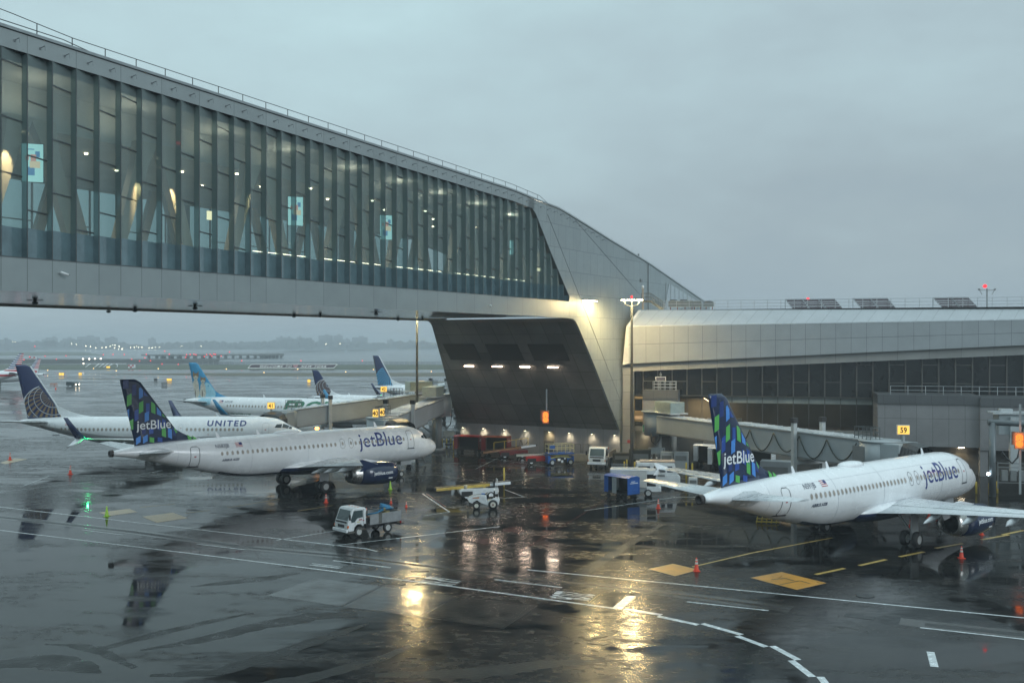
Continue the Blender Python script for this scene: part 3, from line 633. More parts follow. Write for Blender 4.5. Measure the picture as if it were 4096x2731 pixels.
# hanging screens (portrait adverts, plain colour shapes)
scr = emit('screen_glow', (.36, .66, .64), 1.25); sblue = emit('screen_blue', (.06, .22, .42), 1.0); sred = emit('screen_coral', (.62, .30, .24), 1.0); syel = emit('screen_cream', (.75, .62, .40), 1.0)
for px, py, w_, h_ in ((130, 652, 1.25, 2.35), (1182, 845, 1.25, 2.35), (1545, 910, 1.2, 2.25), (2046, 990, .5, 1.6)):
    t, z = wz(px, py, -2.0); c0 = BP(t, z, -2.0); e_ = Vector((.80, .60, 0)).lerp(Vector((1, .05, 0)), .5).normalized()
    mb = MB(); sd = thing('hanging_screen', 'glowing portrait screen behind the bridge glass, ' + {130: 'furthest left of all', 1182: 'the middle one of the three tall ones', 1545: 'right of the other two tall ones', 2046: 'small and narrow near the slanted end'}[px], 'screen', c0, 0, 'screens hanging inside the bridge')
    up = Vector((0, 0, 1)); nn = e_.cross(up)
    q = lambda x0, z0, x1, z1, o: [e_ * x0 + up * z0 + nn * o, e_ * x1 + up * z0 + nn * o, e_ * x1 + up * z1 + nn * o, e_ * x0 + up * z1 + nn * o]
    mb.prism(q(-w_ / 2, -h_ / 2, w_ / 2, h_ / 2, -.08), nn * .06); mb.build('casing', steel, sd)
    mb = MB(); mb.quad(q(-w_ / 2 + .04, -h_ / 2 + .04, w_ / 2 - .04, h_ / 2 - .04, .0), 0)
    if w_ > 1:
        for a in ((-.3, -.75, .12, -.25, 1), (-.15, -.3, .42, .1, 3), (-.1, .1, .2, .5, 2), (.15, .35, .4, .7, 1), (-.4, .15, -.2, .4, 2), (-.35, .78, .1, .84, 1)): mb.quad(q(a[0], a[1], a[2], a[3], .012 + .004 * a[4]), a[4])
    mb.build('display', [scr, sblue, sred, syel], sd, nofix=True)
sd = thing('lit_sign', 'small bright cream lit sign behind the bridge glass beside the dark post', 'sign', BP(*wz(838, 862, -1.5), -1.5)); mb = MB(); mb.box((0, 0, 0), (.38, .08, .62), rz=R(40)); mb.build('lightbox', emit('cream_sign', (1, .86, .52), 1.7), sd)
sd = thing('lit_sign', 'small bright yellow lit sign near the slanted right end of the glazing', 'sign', BP(*wz(2155, 1078, -1.5), -1.5)); mb = MB(); mb.box((0, 0, 0), (.62, .08, .36), rz=R(40)); mb.build('lightbox', emit('cream_sign', (1, .86, .52), 1.7), sd)
sd = thing('exit_sign', 'tiny red lit sign high behind the left part of the bridge glass', 'sign', BP(*wz(715, 573, -1.5), -1.5)); mb = MB(); mb.box((0, 0, 0), (.34, .08, .2), rz=R(40)); mb.build('lightbox', emit('red_sign', (1, .05, .05), 1.2), sd)
# small drip brackets on the upper fascia: one per bay
brk = thing('wall_bracket', 'small metal bracket arm with hook on the bridge fascia under the roof edge', 'bracket', (0, 0, 0), 0, 'brackets along the bridge fascia')
mb = MB(); mb.bar((0, 0, 0), (.42, 0, .06), .04, .035); mb.bar((.42, 0, .06), (.46, 0, -.22), .02, .02); mb.box((0, 0, -.02), (.05, .1, .12)); mb.build('arm', mat('bracket_grey', (.17, .19, .2), .5), brk)
for i in range(59):
    a = TA + 6 * BAY - (i + .5) * BAY
    if a < -76: break
    o = brk if i == 0 else copy_tree(brk); o.location = BP(a, ztop(a) - .72, .03); o.rotation_euler = (0, 0, R(-30))
# roof-edge rail
rt = thing('roof_rail', 'thin dark safety rail running along the roof edge of the bridge', 'railing'); mb = MB()
TR = t_at(2170)
def rz_(t): return ztop(t) + (.62 if t > -66 else .62 + min(1, (-66 - t) / 5) * .35)
ts = [T0 + (TR - T0) * i / 60 for i in range(61)]
mb.tube([BP(t, rz_(t), -.35) for t in ts] + [BP(TR + 2.2, ztop(TR + 2.2) + .05, -.35)], .027, 5); mb.build('rail', rail_m, rt)
t = TR - .5
while t > -86: mb = MB(); mb.bar(BP(t, ztop(t), -.35), BP(t, rz_(t), -.35), .045); mb.build('rail_post', rail_m, rt); t -= 2.35
mb = MB(); mb.tube([BP(t, ztop(t) + .34, -.35) for t in (-110, -90, -75, -66.5)] + [BP(-64, ztop(-64) + .05, -.35)], .03, 5); mb.build('lower_rail', rail_m, rt)
# CCTV cameras on the fascia
for px, py, lab in ((236, 1096, 'white bullet security camera on the lower bridge fascia near the left edge'), (1952, 1222, 'small white dome camera on the lower bridge fascia near the pier')):
    t, z = wz(px, py); c_ = thing('security_camera', lab, 'camera', BP(t, z, 0), R(-30)); mb = MB(); mb.bar((0, 0, .08), (.28, 0, .08), .05)
    if px < 1000: mb.cyl((.22, -.05, .10), (.42, .34, -.06), .075, n=10)
    else: mb.ell((.3, 0, -.02), (.12, .12, .13), 10, 6)
    mb.build('housing', mat('white_housing', (.62, .64, .64), .35), c_); q = MB(); q.cyl((.41, .33, -.055) if px < 1000 else (.3, 0, -.13), (.43, .36, -.07) if px < 1000 else (.3, 0, -.16), .06, n=10); q.build('lens', mat('lens_black', (.01, .01, .01), .1), c_)
# small fixtures hanging beneath the underside
for k, (px, py) in enumerate(((140, 1200), (434, 1237), (540, 1234), (780, 1223), (1176, 1258), (1281, 1257), (1504, 1248), (1592, 1272), (1690, 1271))):
    z = 18.15; p = gp(px, py, z)
    mb = MB(); mb.lathe((p.x, p.y, z), (0, 0, -1), [(0, .12), (.12, .12), (.13, .22), (.26, .20), (.33, .05)], 10); mb.bar((p.x - .6, p.y, z - .03), (p.x + .6, p.y, z - .03), .04)
    tag(mb.build('underside_fixture', steel), 'dark lamp fitting under the bridge, number %s from the left edge' % ('first second third fourth fifth sixth seventh eighth last'.split()[k]), 'light fitting', 'fittings hanging under the bridge')
# ---------------------------------------------------------------- abutment under the bridge
AB = thing('bridge_abutment', 'dark sloping overhung abutment face below the bridge with four tube lights', 'bridge pier')
prof = op
mb = MB(); ins = .25
wl_ = lambda z: -20.6 - (18 - z) / 14.1 * 4.4
for (a, za), (b_, zb) in zip(prof, prof[1:]): mb.quad([BP(a, za, -ins), BP(b_, zb, -ins), BP(b_, zb, wl_(zb)), BP(a, za, wl_(za))])
mb.build('sloping_face', darkm, AB, uvf=lambda co: ((co - P0).dot(NR), co.z * 1.3))
mb = MB()
for (a, za), (b_, zb) in zip(prof, prof[1:]): mb.quad([BP(a, za, 0), BP(b_, zb, 0), BP(b_, zb, -ins - .02), BP(a, za, -ins - .02)])
mb.build('edge_trim', clad2, AB, uvf=uvw)
# recesses above the lamps: flat quads, their shade put into the dark colour
(ta, za), (tb, zb) = wz(2312, 1303), wz(2480, 1720)
def ab_t(z): return ta + (tb - ta) * (za - z) / (za - zb)
def sl(z, w, o=0.0): n_ = Vector((D.x * (za - zb), D.y * (za - zb), (tb - ta))).normalized(); return BP(ab_t(z), z, w) - n_ * o
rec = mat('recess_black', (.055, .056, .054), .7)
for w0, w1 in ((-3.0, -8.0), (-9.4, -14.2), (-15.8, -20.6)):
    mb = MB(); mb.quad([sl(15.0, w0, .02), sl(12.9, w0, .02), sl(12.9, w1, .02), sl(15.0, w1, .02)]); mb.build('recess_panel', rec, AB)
for w in (-5.6, -9.6, -13.7, -18.0):
    p = sl(12.35, w, .22); mb = MB(); u = NR; mb.bar(p - u * .75, p + u * .75, .16, .12); f = mb.build('tube_light', steel, AB)
    mb = MB(); mb.tube([p - u * .7 - Vector((0, 0, .10)), p + u * .7 - Vector((0, 0, .10))], .075, 8); mb.build('tube', emit('tube_glow', (1, .76, .58), 20.0), f)
    lamp('AREA', p - Vector((0, 0, .2)), 60, (1, .78, .6), f, size=1.4, sizey=.2, rot=(R(-25), 0, R(-30)), name='tube_lamp_light')
# base wall
bw_m = panel('base_wall_panels', (.22, .225, .23), 2.35, 4.5, 0, rough=.5, var=.1, mortar=.015)
tb0, zb0 = op[-1]
mb = MB(); mb.quad([BP(tb0, 0, 0), BP(tb0, 0, -WB - 1.5), BP(tb0, zb0, -WB - 1.5), BP(tb0, zb0, 0)]); mb.build('base_wall', bw_m, AB, uvf=lambda co: ((co - P0).dot(NR), co.z))
mb = MB(); mb.quad([BP(tb0, 0, -WB - 1.5), BP(TW + 12, 0, -WB - 1.5), BP(TW + 12, 18, -WB - 1.5), BP(4.8, 18, -20.7), BP(tb0, zb0, -WB - 1.5)]); mb.build('far_side_wall', clad2, AB, uvf=uvw)
# doorway and louvre in the base wall
def w_at(px, t):
    q = BP(t, 0); r = (px - 2048) / F; return (q.y * r - q.x) / (NR.x - NR.y * r)
w0, w1 = w_at(2175, tb0), w_at(2218, tb0); mb = MB(); mb.quad([BP(tb0 - .03, .05, w0), BP(tb0 - .03, .05, w1), BP(tb0 - .03, 3.4, w1), BP(tb0 - .03, 3.4, w0)]); dr = mb.build('roller_door', mat('door_tan', (.17, .155, .12), .5), AB)
mb = MB(); mb.quad([BP(tb0 - .05, 2.0, w0 + .1), BP(tb0 - .05, 2.0, w1 - .1), BP(tb0 - .05, .1, w1 - .1), BP(tb0 - .05, .1, w0 + .1)]); mb.build('door_opening', rec, dr)
# wall lamps
wl = thing('wall_lamp', 'small downlight on the grey base wall', 'wall lamp', (0, 0, 0), 0, 'downlights along the base wall')
mb = MB(); mb.cyl((0, 0, 0), (.28, 0, .02), .05, n=8); mb.lathe((.30, 0, .12), (0, 0, -1), [(0, .03), (.05, .15), (.22, .18)], 12); mb.build('lamp_housing', steel, wl)
mb = MB(); mb.lathe((.30, 0, -.08), (0, 0, -1), [(0, .16), (.03, .13), (.05, .02)], 12); mb.build('lamp_lens', emit('lamp_lens', (1, .84, .58), 25.0), wl)
lamp('SPOT', (.34, 0, -.14), 170, (1, .80, .52), wl, size=.06, spot=140, blend=1.0, name='wall_lamp_light')
LABW = ['above the left red baggage cart', 'between the two red baggage carts', 'above the red belt loader', 'above the small red loader beside the standpipe', 'inside the doorway recess', 'right of the doorway above the scissor lift', 'left of the white flatbed truck cab', 'last before the pier corner, above the flatbed truck']
for i, px in enumerate((1857, 1938, 2021, 2105, 2201, 2281, 2371, 2462)):
    o = wl if i == 0 else copy_tree(wl); o.location = BP(tb0 - .04, 3.35, w_at(px, tb0)); o.rotation_euler = (0, 0, R(240)); o['label'] = 'warm downlight on the grey base wall ' + LABW[i]
# recessed wall flood on the pier side wall and the tall masts
t_, z_ = wz(2352, 1203); fl_ = thing('wall_floodlight', 'long recessed floodlight washing warm light down the pier side wall', 'floodlight', BP(t_, z_, 0), R(60))
mb = MB(); mb.box((0, -.30, .09), (3.4, .6, .12)); mb.build('hood', clad, fl_); mb = MB(); mb.box((0, -.30, .0), (3.1, .4, .05)); mb.build('lamp_bar', emit('flood_bar', (1, .86, .55), 26), fl_)
lamp('AREA', (0, -1.0, .0), 1000, (1, .72, .30), fl_, size=3.0, sizey=.25, rot=(R(-12), 0, 0), name='wall_floodlight_light')
def mast(name, label, px, Y, zt, heads, pw_=2200, fw_=.10):
    x = (px - 2048) * Y / F; t = thing(name, label, 'light mast', (x, Y, 0)); mm = mat('mast_grey', (.018, .022, .026), .85, 0, spec=.1)
    mb = MB(); mb.lathe((0, 0, 0), (0, 0, 1), [(0, .30), (.4, .30), (.4, .21), (zt - .6, .13)], 14); mb.build('pole', mm, t)
    mb = MB(); mb.tube([(-.9, 0, zt - .1), (-.75, 0, zt - .5), (-.45, 0, zt - .62), (.45, 0, zt - .62), (.75, 0, zt - .5), (.9, 0, zt - .1)], .06, 6); mb.bar((0, 0, zt - .75), (0, 0, zt), .12); mb.build('crossarm', mm, t)
    for dx in (-.92, 0, .92)[:heads]:
        mb = MB(); mb.box((dx, -.1, zt + .14), (.74, .6, .14)); h = mb.build('lamp_head', mm, t); mb = MB(); mb.box((dx, -.12, zt + .045), (.66, .5, .05)); mb.build('lamp_lens', emit('mast_lens', (1.0, .74, .33), 620), h)
    mb = MB(); mb.ell((0, 0, zt + .45), (.12, .12, .16), 8, 6); mb.build('obstruction_light', emit('red_beacon', (1, .03, .03), 3), t)
    
    for sy in (-1, 1): lamp('SPOT', (0, sy * .7, zt - .3), pw_ * (1 if sy < 0 else fw_), (1, .76, .38), t, size=.4, spot=104, blend=.5, rot=(R(52 * sy), 0, 0), name='mast_light')
    return t
mast('light_mast', 'tall grey light mast with three glowing heads in front of the concourse corner', 2527, 122, 20.2, 3)
mast('light_mast', 'slim grey light mast rising behind the bridge beside the gate walkways', 1668, 135.5, 18.8, 3, 450, .2)
# ================================================================ concourse building
Q0 = Vector((15.7, 131.0, 0)); E_ = Vector((.9655, -.2600, 0)); NF = Vector((-.2600, -.9655, 0))     # NF faces the camera
def CP(u, z, out=0.0): return Q0 + E_ * u + NF * out + Vector((0, 0, z))
def u_at(px, out=0.0):
    q = Q0 + NF * out; r = (px - 2048) / F; return (q.y * r - q.x) / (E_.x - E_.y * r)
def cz(px, py, out=0.0): u = u_at(px, out); return u, HC - (py - HZ) * CP(u, 0, out).y / F
uvc = lambda co: ((co - Q0).dot(E_), co.z)
CO = thing('concourse_building', 'long airport concourse with silver metal upper cladding over a dark glazed band', 'building')
cl_m = panel('silver_cladding', (.34, .365, .38), 1.78, 60, 0, rough=.30, metal=.25, var=.07, mortar=.02, tint=.025)
cl_r = panel('silver_slant', (.37, .40, .42), 1.78, 60, 0, rough=.30, metal=.2, var=.07, mortar=.018, tint=.02)
gb = panel('grey_soffit_band', (.27, .275, .27), 3.56, 60, 0, rough=.5, var=.1, mortar=.02)
OB = 1.1; UE = 75.0
def two(pxa, ya, pxb, yb, out):
    (u0, z0), (u1, z1) = cz(pxa, ya, out), cz(pxb, yb, out); return lambda u: z0 + (z1 - z0) * (u - u0) / (u1 - u0)
zcr = two(2534, 1306, 4096, 1279, OB); zbt = two(2534, 1453, 4096, 1380, OB); zgb = two(2534, 1485, 4096, 1419, .55); zse = two(2534, 1377, 4096, 1331, OB)
zrf = two(2560, 1240, 4096, 1236, -.9); ZR = zrf(0)
UL = u_at(2515, OB); ULr = u_at(2566, -.9)
def ribbon(name, fa, fb, oa, ob_, m, u0, u1, n=12, parent=CO, uvf=uvc):
    mb = MB()
    for i in range(n):
        a = u0 + (u1 - u0) * i / n; b_ = u0 + (u1 - u0) * (i + 1) / n; mb.quad([CP(a, fa(a), oa), CP(b_, fa(b_), oa), CP(b_, fb(b_), ob_), CP(a, fb(a), ob_)])
    return mb.build(name, m, parent, uvf=uvf)
K = lambda v: (lambda u: v)
mb = MB(); pts = []
for i in range(12):
    a = UL + (UE - UL) * i / 12; b_ = UL + (UE - UL) * (i + 1) / 12; al = ULr + (UE - ULr) * i / 12; bl = ULr + (UE - ULr) * (i + 1) / 12
    mb.quad([CP(a, zcr(a) + .04, OB), CP(b_, zcr(b_) + .04, OB), CP(bl, zrf(bl), -.9), CP(al, zrf(al), -.9)])
mb.build('slanted_cladding', cl_r, CO, uvf=lambda co: ((co - Q0).dot(E_) - (co.z - 17.5) * .8, co.z))
ribbon('upper_cladding', zse, zcr, OB, OB, cl_m, UL, UE); ribbon('lower_cladding', zbt, lambda u: zse(u) - .02, OB + .01, OB + .01, cl_m, UL, UE)
ribbon('crease_trim', lambda u: zcr(u) - .02, lambda u: zcr(u) + .1, OB + .05, OB + .05, mat('bright_trim', (.66, .70, .73), .25, .3), UL, UE, uvf=None)
ribbon('mid_seam', lambda u: zse(u) - .03, lambda u: zse(u) + .015, OB + .015, OB + .015, jm, UL, UE, uvf=None); ribbon('bottom_return', zbt, zbt, OB, .5, gb, UL, UE); ribbon('grey_band', zgb, lambda u: zbt(u), .55, .55, gb, UL + .2, UE)
ribbon('band_underside', zgb, zgb, .55, -.6, gb, UL + .2, UE)
# sloping left end of the cladding and the corner wall
lf = mat('white_end_trim', (.55, .56, .54), .45); mb = MB()
(uL0, zL0), (uL1, zL1), (uL2, zL2) = cz(2490, 1460, OB + .02), cz(2513, 1304, OB + .02), cz(2562, 1241, -.85)
mb.quad([CP(uL0, zL0, OB + .02), CP(UL, zbt(UL), OB + .02), CP(UL, zcr(UL), OB + .02), CP(uL1 - .25, zL1, OB + .02)]); mb.quad([CP(uL1 - .25, zL1, OB + .02), CP(UL, zcr(UL), OB + .02), CP(ULr, zrf(ULr), -.88), CP(ULr - .4, zrf(ULr), -.88)])
mb.quad([CP(uL0, zL0, OB), CP(uL0, zL0, -3), CP(uL1 - .25, zL1, -3), CP(uL1 - .25, zL1, OB)]); mb.build('end_trim', lf, CO)
mb = MB(); a, b_ = u_at(2490, .6), u_at(2534, .6); mb.box(CP((a + b_) / 2, 6.0, -.2), (b_ - a, 1.6, 12.0), rz=math.atan2(E_.y, E_.x)); mb.build('corner_wall', panel('corner_panels', (.25, .255, .25), 3, 2.2, 0, var=.1), CO, uvf=uvc)
# window band
zw = 8.45; dkg = mat('dark_glazing', (.012, .013, .013), .12, 0, var=.3, vs=.3, spec=.45); mul = mat('bronze_mullion', (.085, .082, .076), .5, .3)
ribbon('upper_glazing', K(zw), zgb, -.35, -.35, dkg, UL, UE, uvf=None)
mb = MB(); u = u_at(2573, -.3); i = 0; sp = 1.87
while u < UE:
    mb.bar(CP(u, zw, -.27), CP(u, zgb(u), -.27), .16, .14)
    if i % 2 == 0:
        for zt in ((10.2,) if u < 22 else (10.25, 12.45)):
            if zt < zgb(u) - .3: mb.bar(CP(u, zt, -.28), CP(u + sp, zt, -.28), .12, .10)
    u += sp; i += 1
mb.build('mullions', mul, CO)
ribbon('sill', K(zw - .12), K(zw), .0, .0, mul, UL, UE, uvf=None); ribbon('lower_soffit', K(zw - .12), K(zw - .12), .0, -2.2, mat('pale_soffit', (.30, .33, .31), .6), UL, UE, uvf=None)  # lower soffit in one even pale grey
# lower storey: clear glass with a brown interior wall behind
ribbon('soffit_strip', K(7.55), K(zw - .12), -.4, -.4, mat('pale_soffit_strip', (.20, .225, .215), .4, var=.25, vs=.4), u_at(2890), UE, uvf=None)
ig = glass('lounge_glass', (.45, .47, .45), .10, (.10, .10, .09), rough=.08, ior=1.45); ribbon('lounge_glazing', K(4.3), K(7.55), -.45, -.45, ig, UL, UE, uvf=None); ribbon('lounge_glazing', K(7.55), K(zw - .13), -.45, -.45, ig, UL, u_at(2890), n=3, uvf=None)
ribbon('lounge_back_wall', K(4.3), K(8.2), -5.5, -5.5, mat('lounge_brown_wall', (.15, .14, .115), .7, var=.25, vs=.25), UL, UE, uvf=None)
ribbon('lounge_floor', K(4.3), K(4.3), -.45, -5.5, mat('lounge_carpet', (.12, .11, .10), .8), UL, UE, uvf=None); ribbon('lounge_ceiling', K(8.2), K(8.2), -.45, -5.5, ceil, UL, UE, uvf=None)
mb = MB(); u = u_at(2573, -.3)
while u < UE: mb.bar(CP(u, 4.3, -.38), CP(u, zw - .2, -.38), .07, .08); u += sp
mb.build('lounge_mullions', mul, CO)
# lounge chairs seen through the glass, lit corner with two tubes
for px in (2840, 2868, 2900, 2935, 2960):
    u = u_at(px, -2.5); ch = thing('lounge_chair', {2840: 'lounge chair behind the lit glass nearest the air conditioner box', 2868: 'second pale lounge chair behind the lit concourse glass', 2900: 'middle one of five lounge chairs behind the lit glass', 2935: 'lounge chair behind lit glass, second from the blue tail', 2960: 'lounge chair behind lit glass touching the blue tail fin edge'}[px], 'chair', CP(u, 4.3, -2.5), 0, 'lounge chairs behind the lit glass')
    mb = MB(); mb.box((0, 0, .42), (.6, .6, .12)); mb.build('seat', lf, ch); mb = MB(); mb.box((0, .27, .8), (.6, .1, .7)); mb.build('backrest', lf, ch)
    mb = MB(); [mb.bar((x, y, 0), (x, y, .4), .05) for x in (-.25, .25) for y in (-.25, .25)]; mb.build('leg_frame', steel, ch)
t1 = emit('lounge_tube', (1, .62, .34), 11)
for (a, b_, c_, d_) in ((2816, 1580, 2838, 1594), (2836, 1592, 2858, 1607)):
    p, q = CP(u_at(a, -1.2), cz(a, b_ + 12, -1.2)[1], -1.2), CP(u_at(c_, -1.2), cz(c_, d_ + 12, -1.2)[1], -1.2); mb = MB(); mb.bar(p, q, .12, .08); mb.build('lounge_tube_light', t1, CO)
for px, pw in ((2790, 330), (2880, 160), (3150, 25), (3350, 25)): lamp('AREA', CP(u_at(px, -3), 7.9, -3), pw, (1, .72, .42), CO, size=3, name='lounge_lamp_light')
# narrow lit room left of the rotunda block
u0, u1 = u_at(2535, .1), u_at(2571, .1); mb = MB(); mb.quad([CP(u0, 5.0, .1), CP(u1, 5.0, .1), CP(u1, 8.25, .1), CP(u0, 8.25, .1)], 0); mb.quad([CP(u0 + .15, 6.4, .13), CP(u1 - .05, 6.4, .13), CP(u1 - .05, 7.9, .13), CP(u0 + .15, 7.9, .13)], 1); mb.quad([CP(u0 + .15, 5.3, .13), CP(u1 - .05, 5.3, .13), CP(u1 - .05, 5.7, .13), CP(u0 + .15, 5.7, .13)], 2)
mb.build('side_window', [mat('tan_room', (.30, .22, .12), .6), dkg, emit('dim_warm', (.8, .52, .26), .5)], CO)
# ground storey wall below, set back, with lamps
gw = panel('ground_storey_panels', (.16, .16, .155), 2.9, 4.4, 0, rough=.55, var=.15)
ribbon('ground_storey_wall', K(0), K(4.3), -1.0, -1.0, gw, UL - 1, UE); ribbon('storey_edge', K(3.75), K(4.35), -.3, -.3, gb, UL - 1, UE)
ribbon('storey_underside', K(3.75), K(3.75), -.3, -1.0, gb, UL - 1, UE); ribbon('storey_ledge', K(4.35), K(4.35), -.3, -1.0, gb, UL - 1, UE)
# roof, parapet rail and plant
mb = MB(); mb.quad([CP(ULr, ZR, -.9), CP(UE, ZR, -.9), CP(UE, ZR, -70), CP(ULr, ZR, -70)]); mb.build('roof', mat('concourse_roof', (.40, .43, .45), .5), CO)
mb = MB(); mb.quad([CP(UE, 0, -1), CP(UE, 0, -70), CP(UE, ZR, -70), CP(UE, ZR, -.9)]); mb.build('end_wall', gw, CO, uvf=uvc)
rl = thing('roof_guardrail', 'pale three-bar guardrail along the concourse roof edge', 'railing'); rm = mat('galvanised_rail', (.42, .45, .47), .45, .4); mb = MB()
for k, zz in enumerate((.35, .75, 1.15)): mb.bar(CP(u_at(2655, -1.3), ZR + zz, -1.3), CP(UE, ZR + zz, -1.3), .045)
mb.build('rail', rm, rl); u = u_at(2655, -1.3)
while u < UE: mb = MB(); mb.bar(CP(u, ZR, -1.3), CP(u, ZR + 1.15, -1.3), .055); mb.build('rail_post', rm, rl); u += 1.63
# stair from the roof up to the pier wall
st = thing('access_stair', 'dark metal access stair with railings against the pier wall above the roof', 'staircase'); mb = MB()
A, B = CP(u_at(2652, -2), ZR + .05, -2), CP(u_at(2603, -2), ZR + 1.15, -2); C_ = CP(u_at(2568, -2), ZR + 1.15, -2); hw = NF * .5
for s in (-1, 1):
    mb.bar(A + hw * s, B + hw * s, .10, .3); mb.bar(B + hw * s, C_ + hw * s, .10, .25)
mb.build('stringer', steel, st); mb = MB()
for i in range(9): p = A.lerp(B, (i + .5) / 9); mb.box(p, (.3, 1, .05), rz=math.atan2(E_.y, E_.x))
mb.box((B + C_) / 2, (1.4, 1, .06), rz=math.atan2(E_.y, E_.x)); mb.build('treads', steel, st); mb = MB(); U = Vector((0, 0, 1))
for s in (-1, 1):
    for h in (.55, 1.05): mb.bar(A + hw * s + U * h, B + hw * s + U * h, .05); mb.bar(B + hw * s + U * h, C_ + hw * s + U * h, .05)
    for i in range(6): p = A.lerp(B, i / 5) + hw * s; mb.bar(p, p + U * 1.05, .05)
    for i in range(3): p = B.lerp(C_, i / 2) + hw * s; mb.bar(p, p + U * 1.05, .05)
mb.build('handrail', steel, st)
# roof plant behind the rail
ac = thing('roof_air_unit', 'long grey rooftop air unit with fan hoods behind the guardrail', 'air conditioner', CP(u_at(2725, -4), ZR, -4), math.atan2(E_.y, E_.x))
gy = mat('plant_grey', (.20, .215, .215), .5, .2); mb = MB(); mb.box((0, 0, .85), (3.2, 1.5, .7)); mb.build('casing', gy, ac); mb = MB()
for x in (-1, .35): mb.lathe((x, 0, 1.2), (0, 0, 1), [(0, .5), (.2, .5), (.24, .35)], 12)
mb.build('fan_hood', steel, ac); mb = MB(); [mb.bar((x, 0, 0), (x, 0, .5), .1) for x in (-1.4, -.5, .5, 1.4)]; mb.build('support_legs', mat('red_oxide', (.25, .06, .04), .6), ac)
ac2 = thing('roof_air_unit', 'smaller grey rooftop unit standing right of the long one', 'air conditioner', CP(u_at(2812, -4), ZR, -4), math.atan2(E_.y, E_.x))
mb = MB(); mb.box((-.7, 0, .8), (1.0, 1.1, .75)); mb.box((.75, 0, .75), (1.3, 1.1, .6)); mb.build('casing', gy, ac2); mb = MB(); mb.lathe((.75, 0, 1.05), (0, 0, 1), [(0, .55), (.12, .5), (.16, .3)], 12); mb.build('fan_hood', steel, ac2); mb = MB(); [mb.bar((x, 0, 0), (x, 0, .5), .1) for x in (-1.1, -.3, .4, 1.2)]; mb.build('support_legs', MATS['red_oxide'], ac2)
# solar collectors: tilted frame with four glass slats
sp_ = thing('solar_array', 'tilted roof solar panel', 'solar panel', (0, 0, 0), 0, 'solar panels on the concourse roof'); pm = mat('solar_cell', (.035, .022, .030), .12, .1, var=.3); fr = mat('panel_frame', (.30, .32, .34), .4, .5)
mb = MB()
for k in range(4):
    z0 = .05 + k * .30; mb.add([(-1.0 - .22 * k * 1.0, .25 * k, z0), (1.0 - .22 * k, .25 * k, z0), (1.0 - .22 * (k + .82), .25 * (k + .82), z0 + .245), (-1.0 - .22 * (k + .82), .25 * (k + .82), z0 + .245)], [(0, 1, 2, 3)])
mb.build('slats', pm, sp_); mb = MB()
for s in (-1.03, 1.03): mb.bar((s, -.02, .02), (s - .86, 1.0, 1.24), .06)
mb.bar((-1.95, 1.04, 0), (-1.95, 1.04, 1.3), .07); mb.bar((.15, 1.04, 0), (.15, 1.04, 1.3), .07); mb.bar((-1.9, 1.02, 1.27), (.2, 1.02, 1.27), .07)
mb.build('frame', fr, sp_)
labs = ['leftmost of the trio of tilted solar panels', 'middle panel of the trio of tilted solar panels', 'right panel of the trio of tilted solar panels', 'left panel of the middle pair of solar panels', 'right panel of the middle pair of solar panels', 'left panel of the right-hand pair of solar panels', 'right panel of the right-hand pair of solar panels']
for i, px in enumerate((3205, 3271, 3335, 3480, 3547, 3805, 3873)):
    o = sp_ if i == 0 else copy_tree(sp_); p = CP(u_at(px, -2.2), ZR, -2.2); s = cz(px, 1197, -2.2)[1]; o.location = p; o.rotation_euler = (0, 0, math.atan2(E_.y, E_.x)); o['label'] = labs[i] + ' on the roof edge'
# obstruction masts on the roof
ob = thing('beacon_mast', 'slim roof mast with cross arms and red beacon at the far right', 'mast', CP(u_at(3948, -3), ZR, -3)); mb = MB(); mb.bar((0, 0, 0), (0, 0, 2.3), .12); mb.bar((-.95, 0, 2.1), (.95, 0, 2.1), .07); mb.bar((-.6, 0, 1.6), (-.9, 0, 2.1), .05); mb.bar((.6, 0, 1.6), (.9, 0, 2.1), .05); mb.bar((-.95, 0, 2.1), (-.95, 0, 2.3), .2); mb.bar((.95, 0, 2.1), (.95, 0, 2.3), .2)
mb.build('mast', gy, ob); mb = MB(); mb.ell((-.25, 0, 2.6), (.24, .24, .22), 10, 6); mb.build('beacon', emit('beacon_red', (1, .03, .04), 2.2), ob)
ob = thing('roof_beacon', 'red beacon on a low bracket above the solar panel trio', 'beacon', CP(u_at(3232, -12), ZR, -12)); mb = MB(); mb.bar((0, 0, 0), (0, 0, 1.45), .1); mb.bar((0, 0, 1.4), (1.4, 0, 1.4), .06); mb.build('bracket', gy, ob); mb = MB(); mb.ell((0, 0, 1.65), (.22, .22, .2), 10, 6); mb.build('beacon', MATS['beacon_red'], ob)
ob = thing('wall_camera', 'white round camera on a short post above the stair on the pier wall', 'camera', CP(u_at(2566, 0), ZR + .1, -1.2)); mb = MB(); mb.bar((0, 0, 0), (0, 0, 2.7), .22); mb.build('post', mat('tan_post', (.30, .25, .2), .6), ob); mb = MB(); mb.ell((0, 0, 2.9), (.2, .2, .24), 10, 8); mb.build('housing', MATS['white_housing'], ob)
ob = tag(MB().box(BP(*wz(2565, 1122, .06), .06), (.75, .08, .4), rz=R(60)).build('wall_vent', gy), 'small grey rectangular vent plate high on the pier wall', 'vent')
hm = tag(MB().bar(CP(u_at(2565, 1), 0, -8) + Vector((0, 0, 24.0)), CP(u_at(2565, 1), 0, -8) + Vector((0, 0, 24.6)), .2).build('wall_antenna', gy), 'tiny antenna sticking up from the sloping bridge roof edge', 'antenna'); hm.location = BP(t_at(2565), ztop(t_at(2565)) + .3, -.4) - (CP(u_at(2565, 1), 0, -8) + Vector((0, 0, 24.3)))
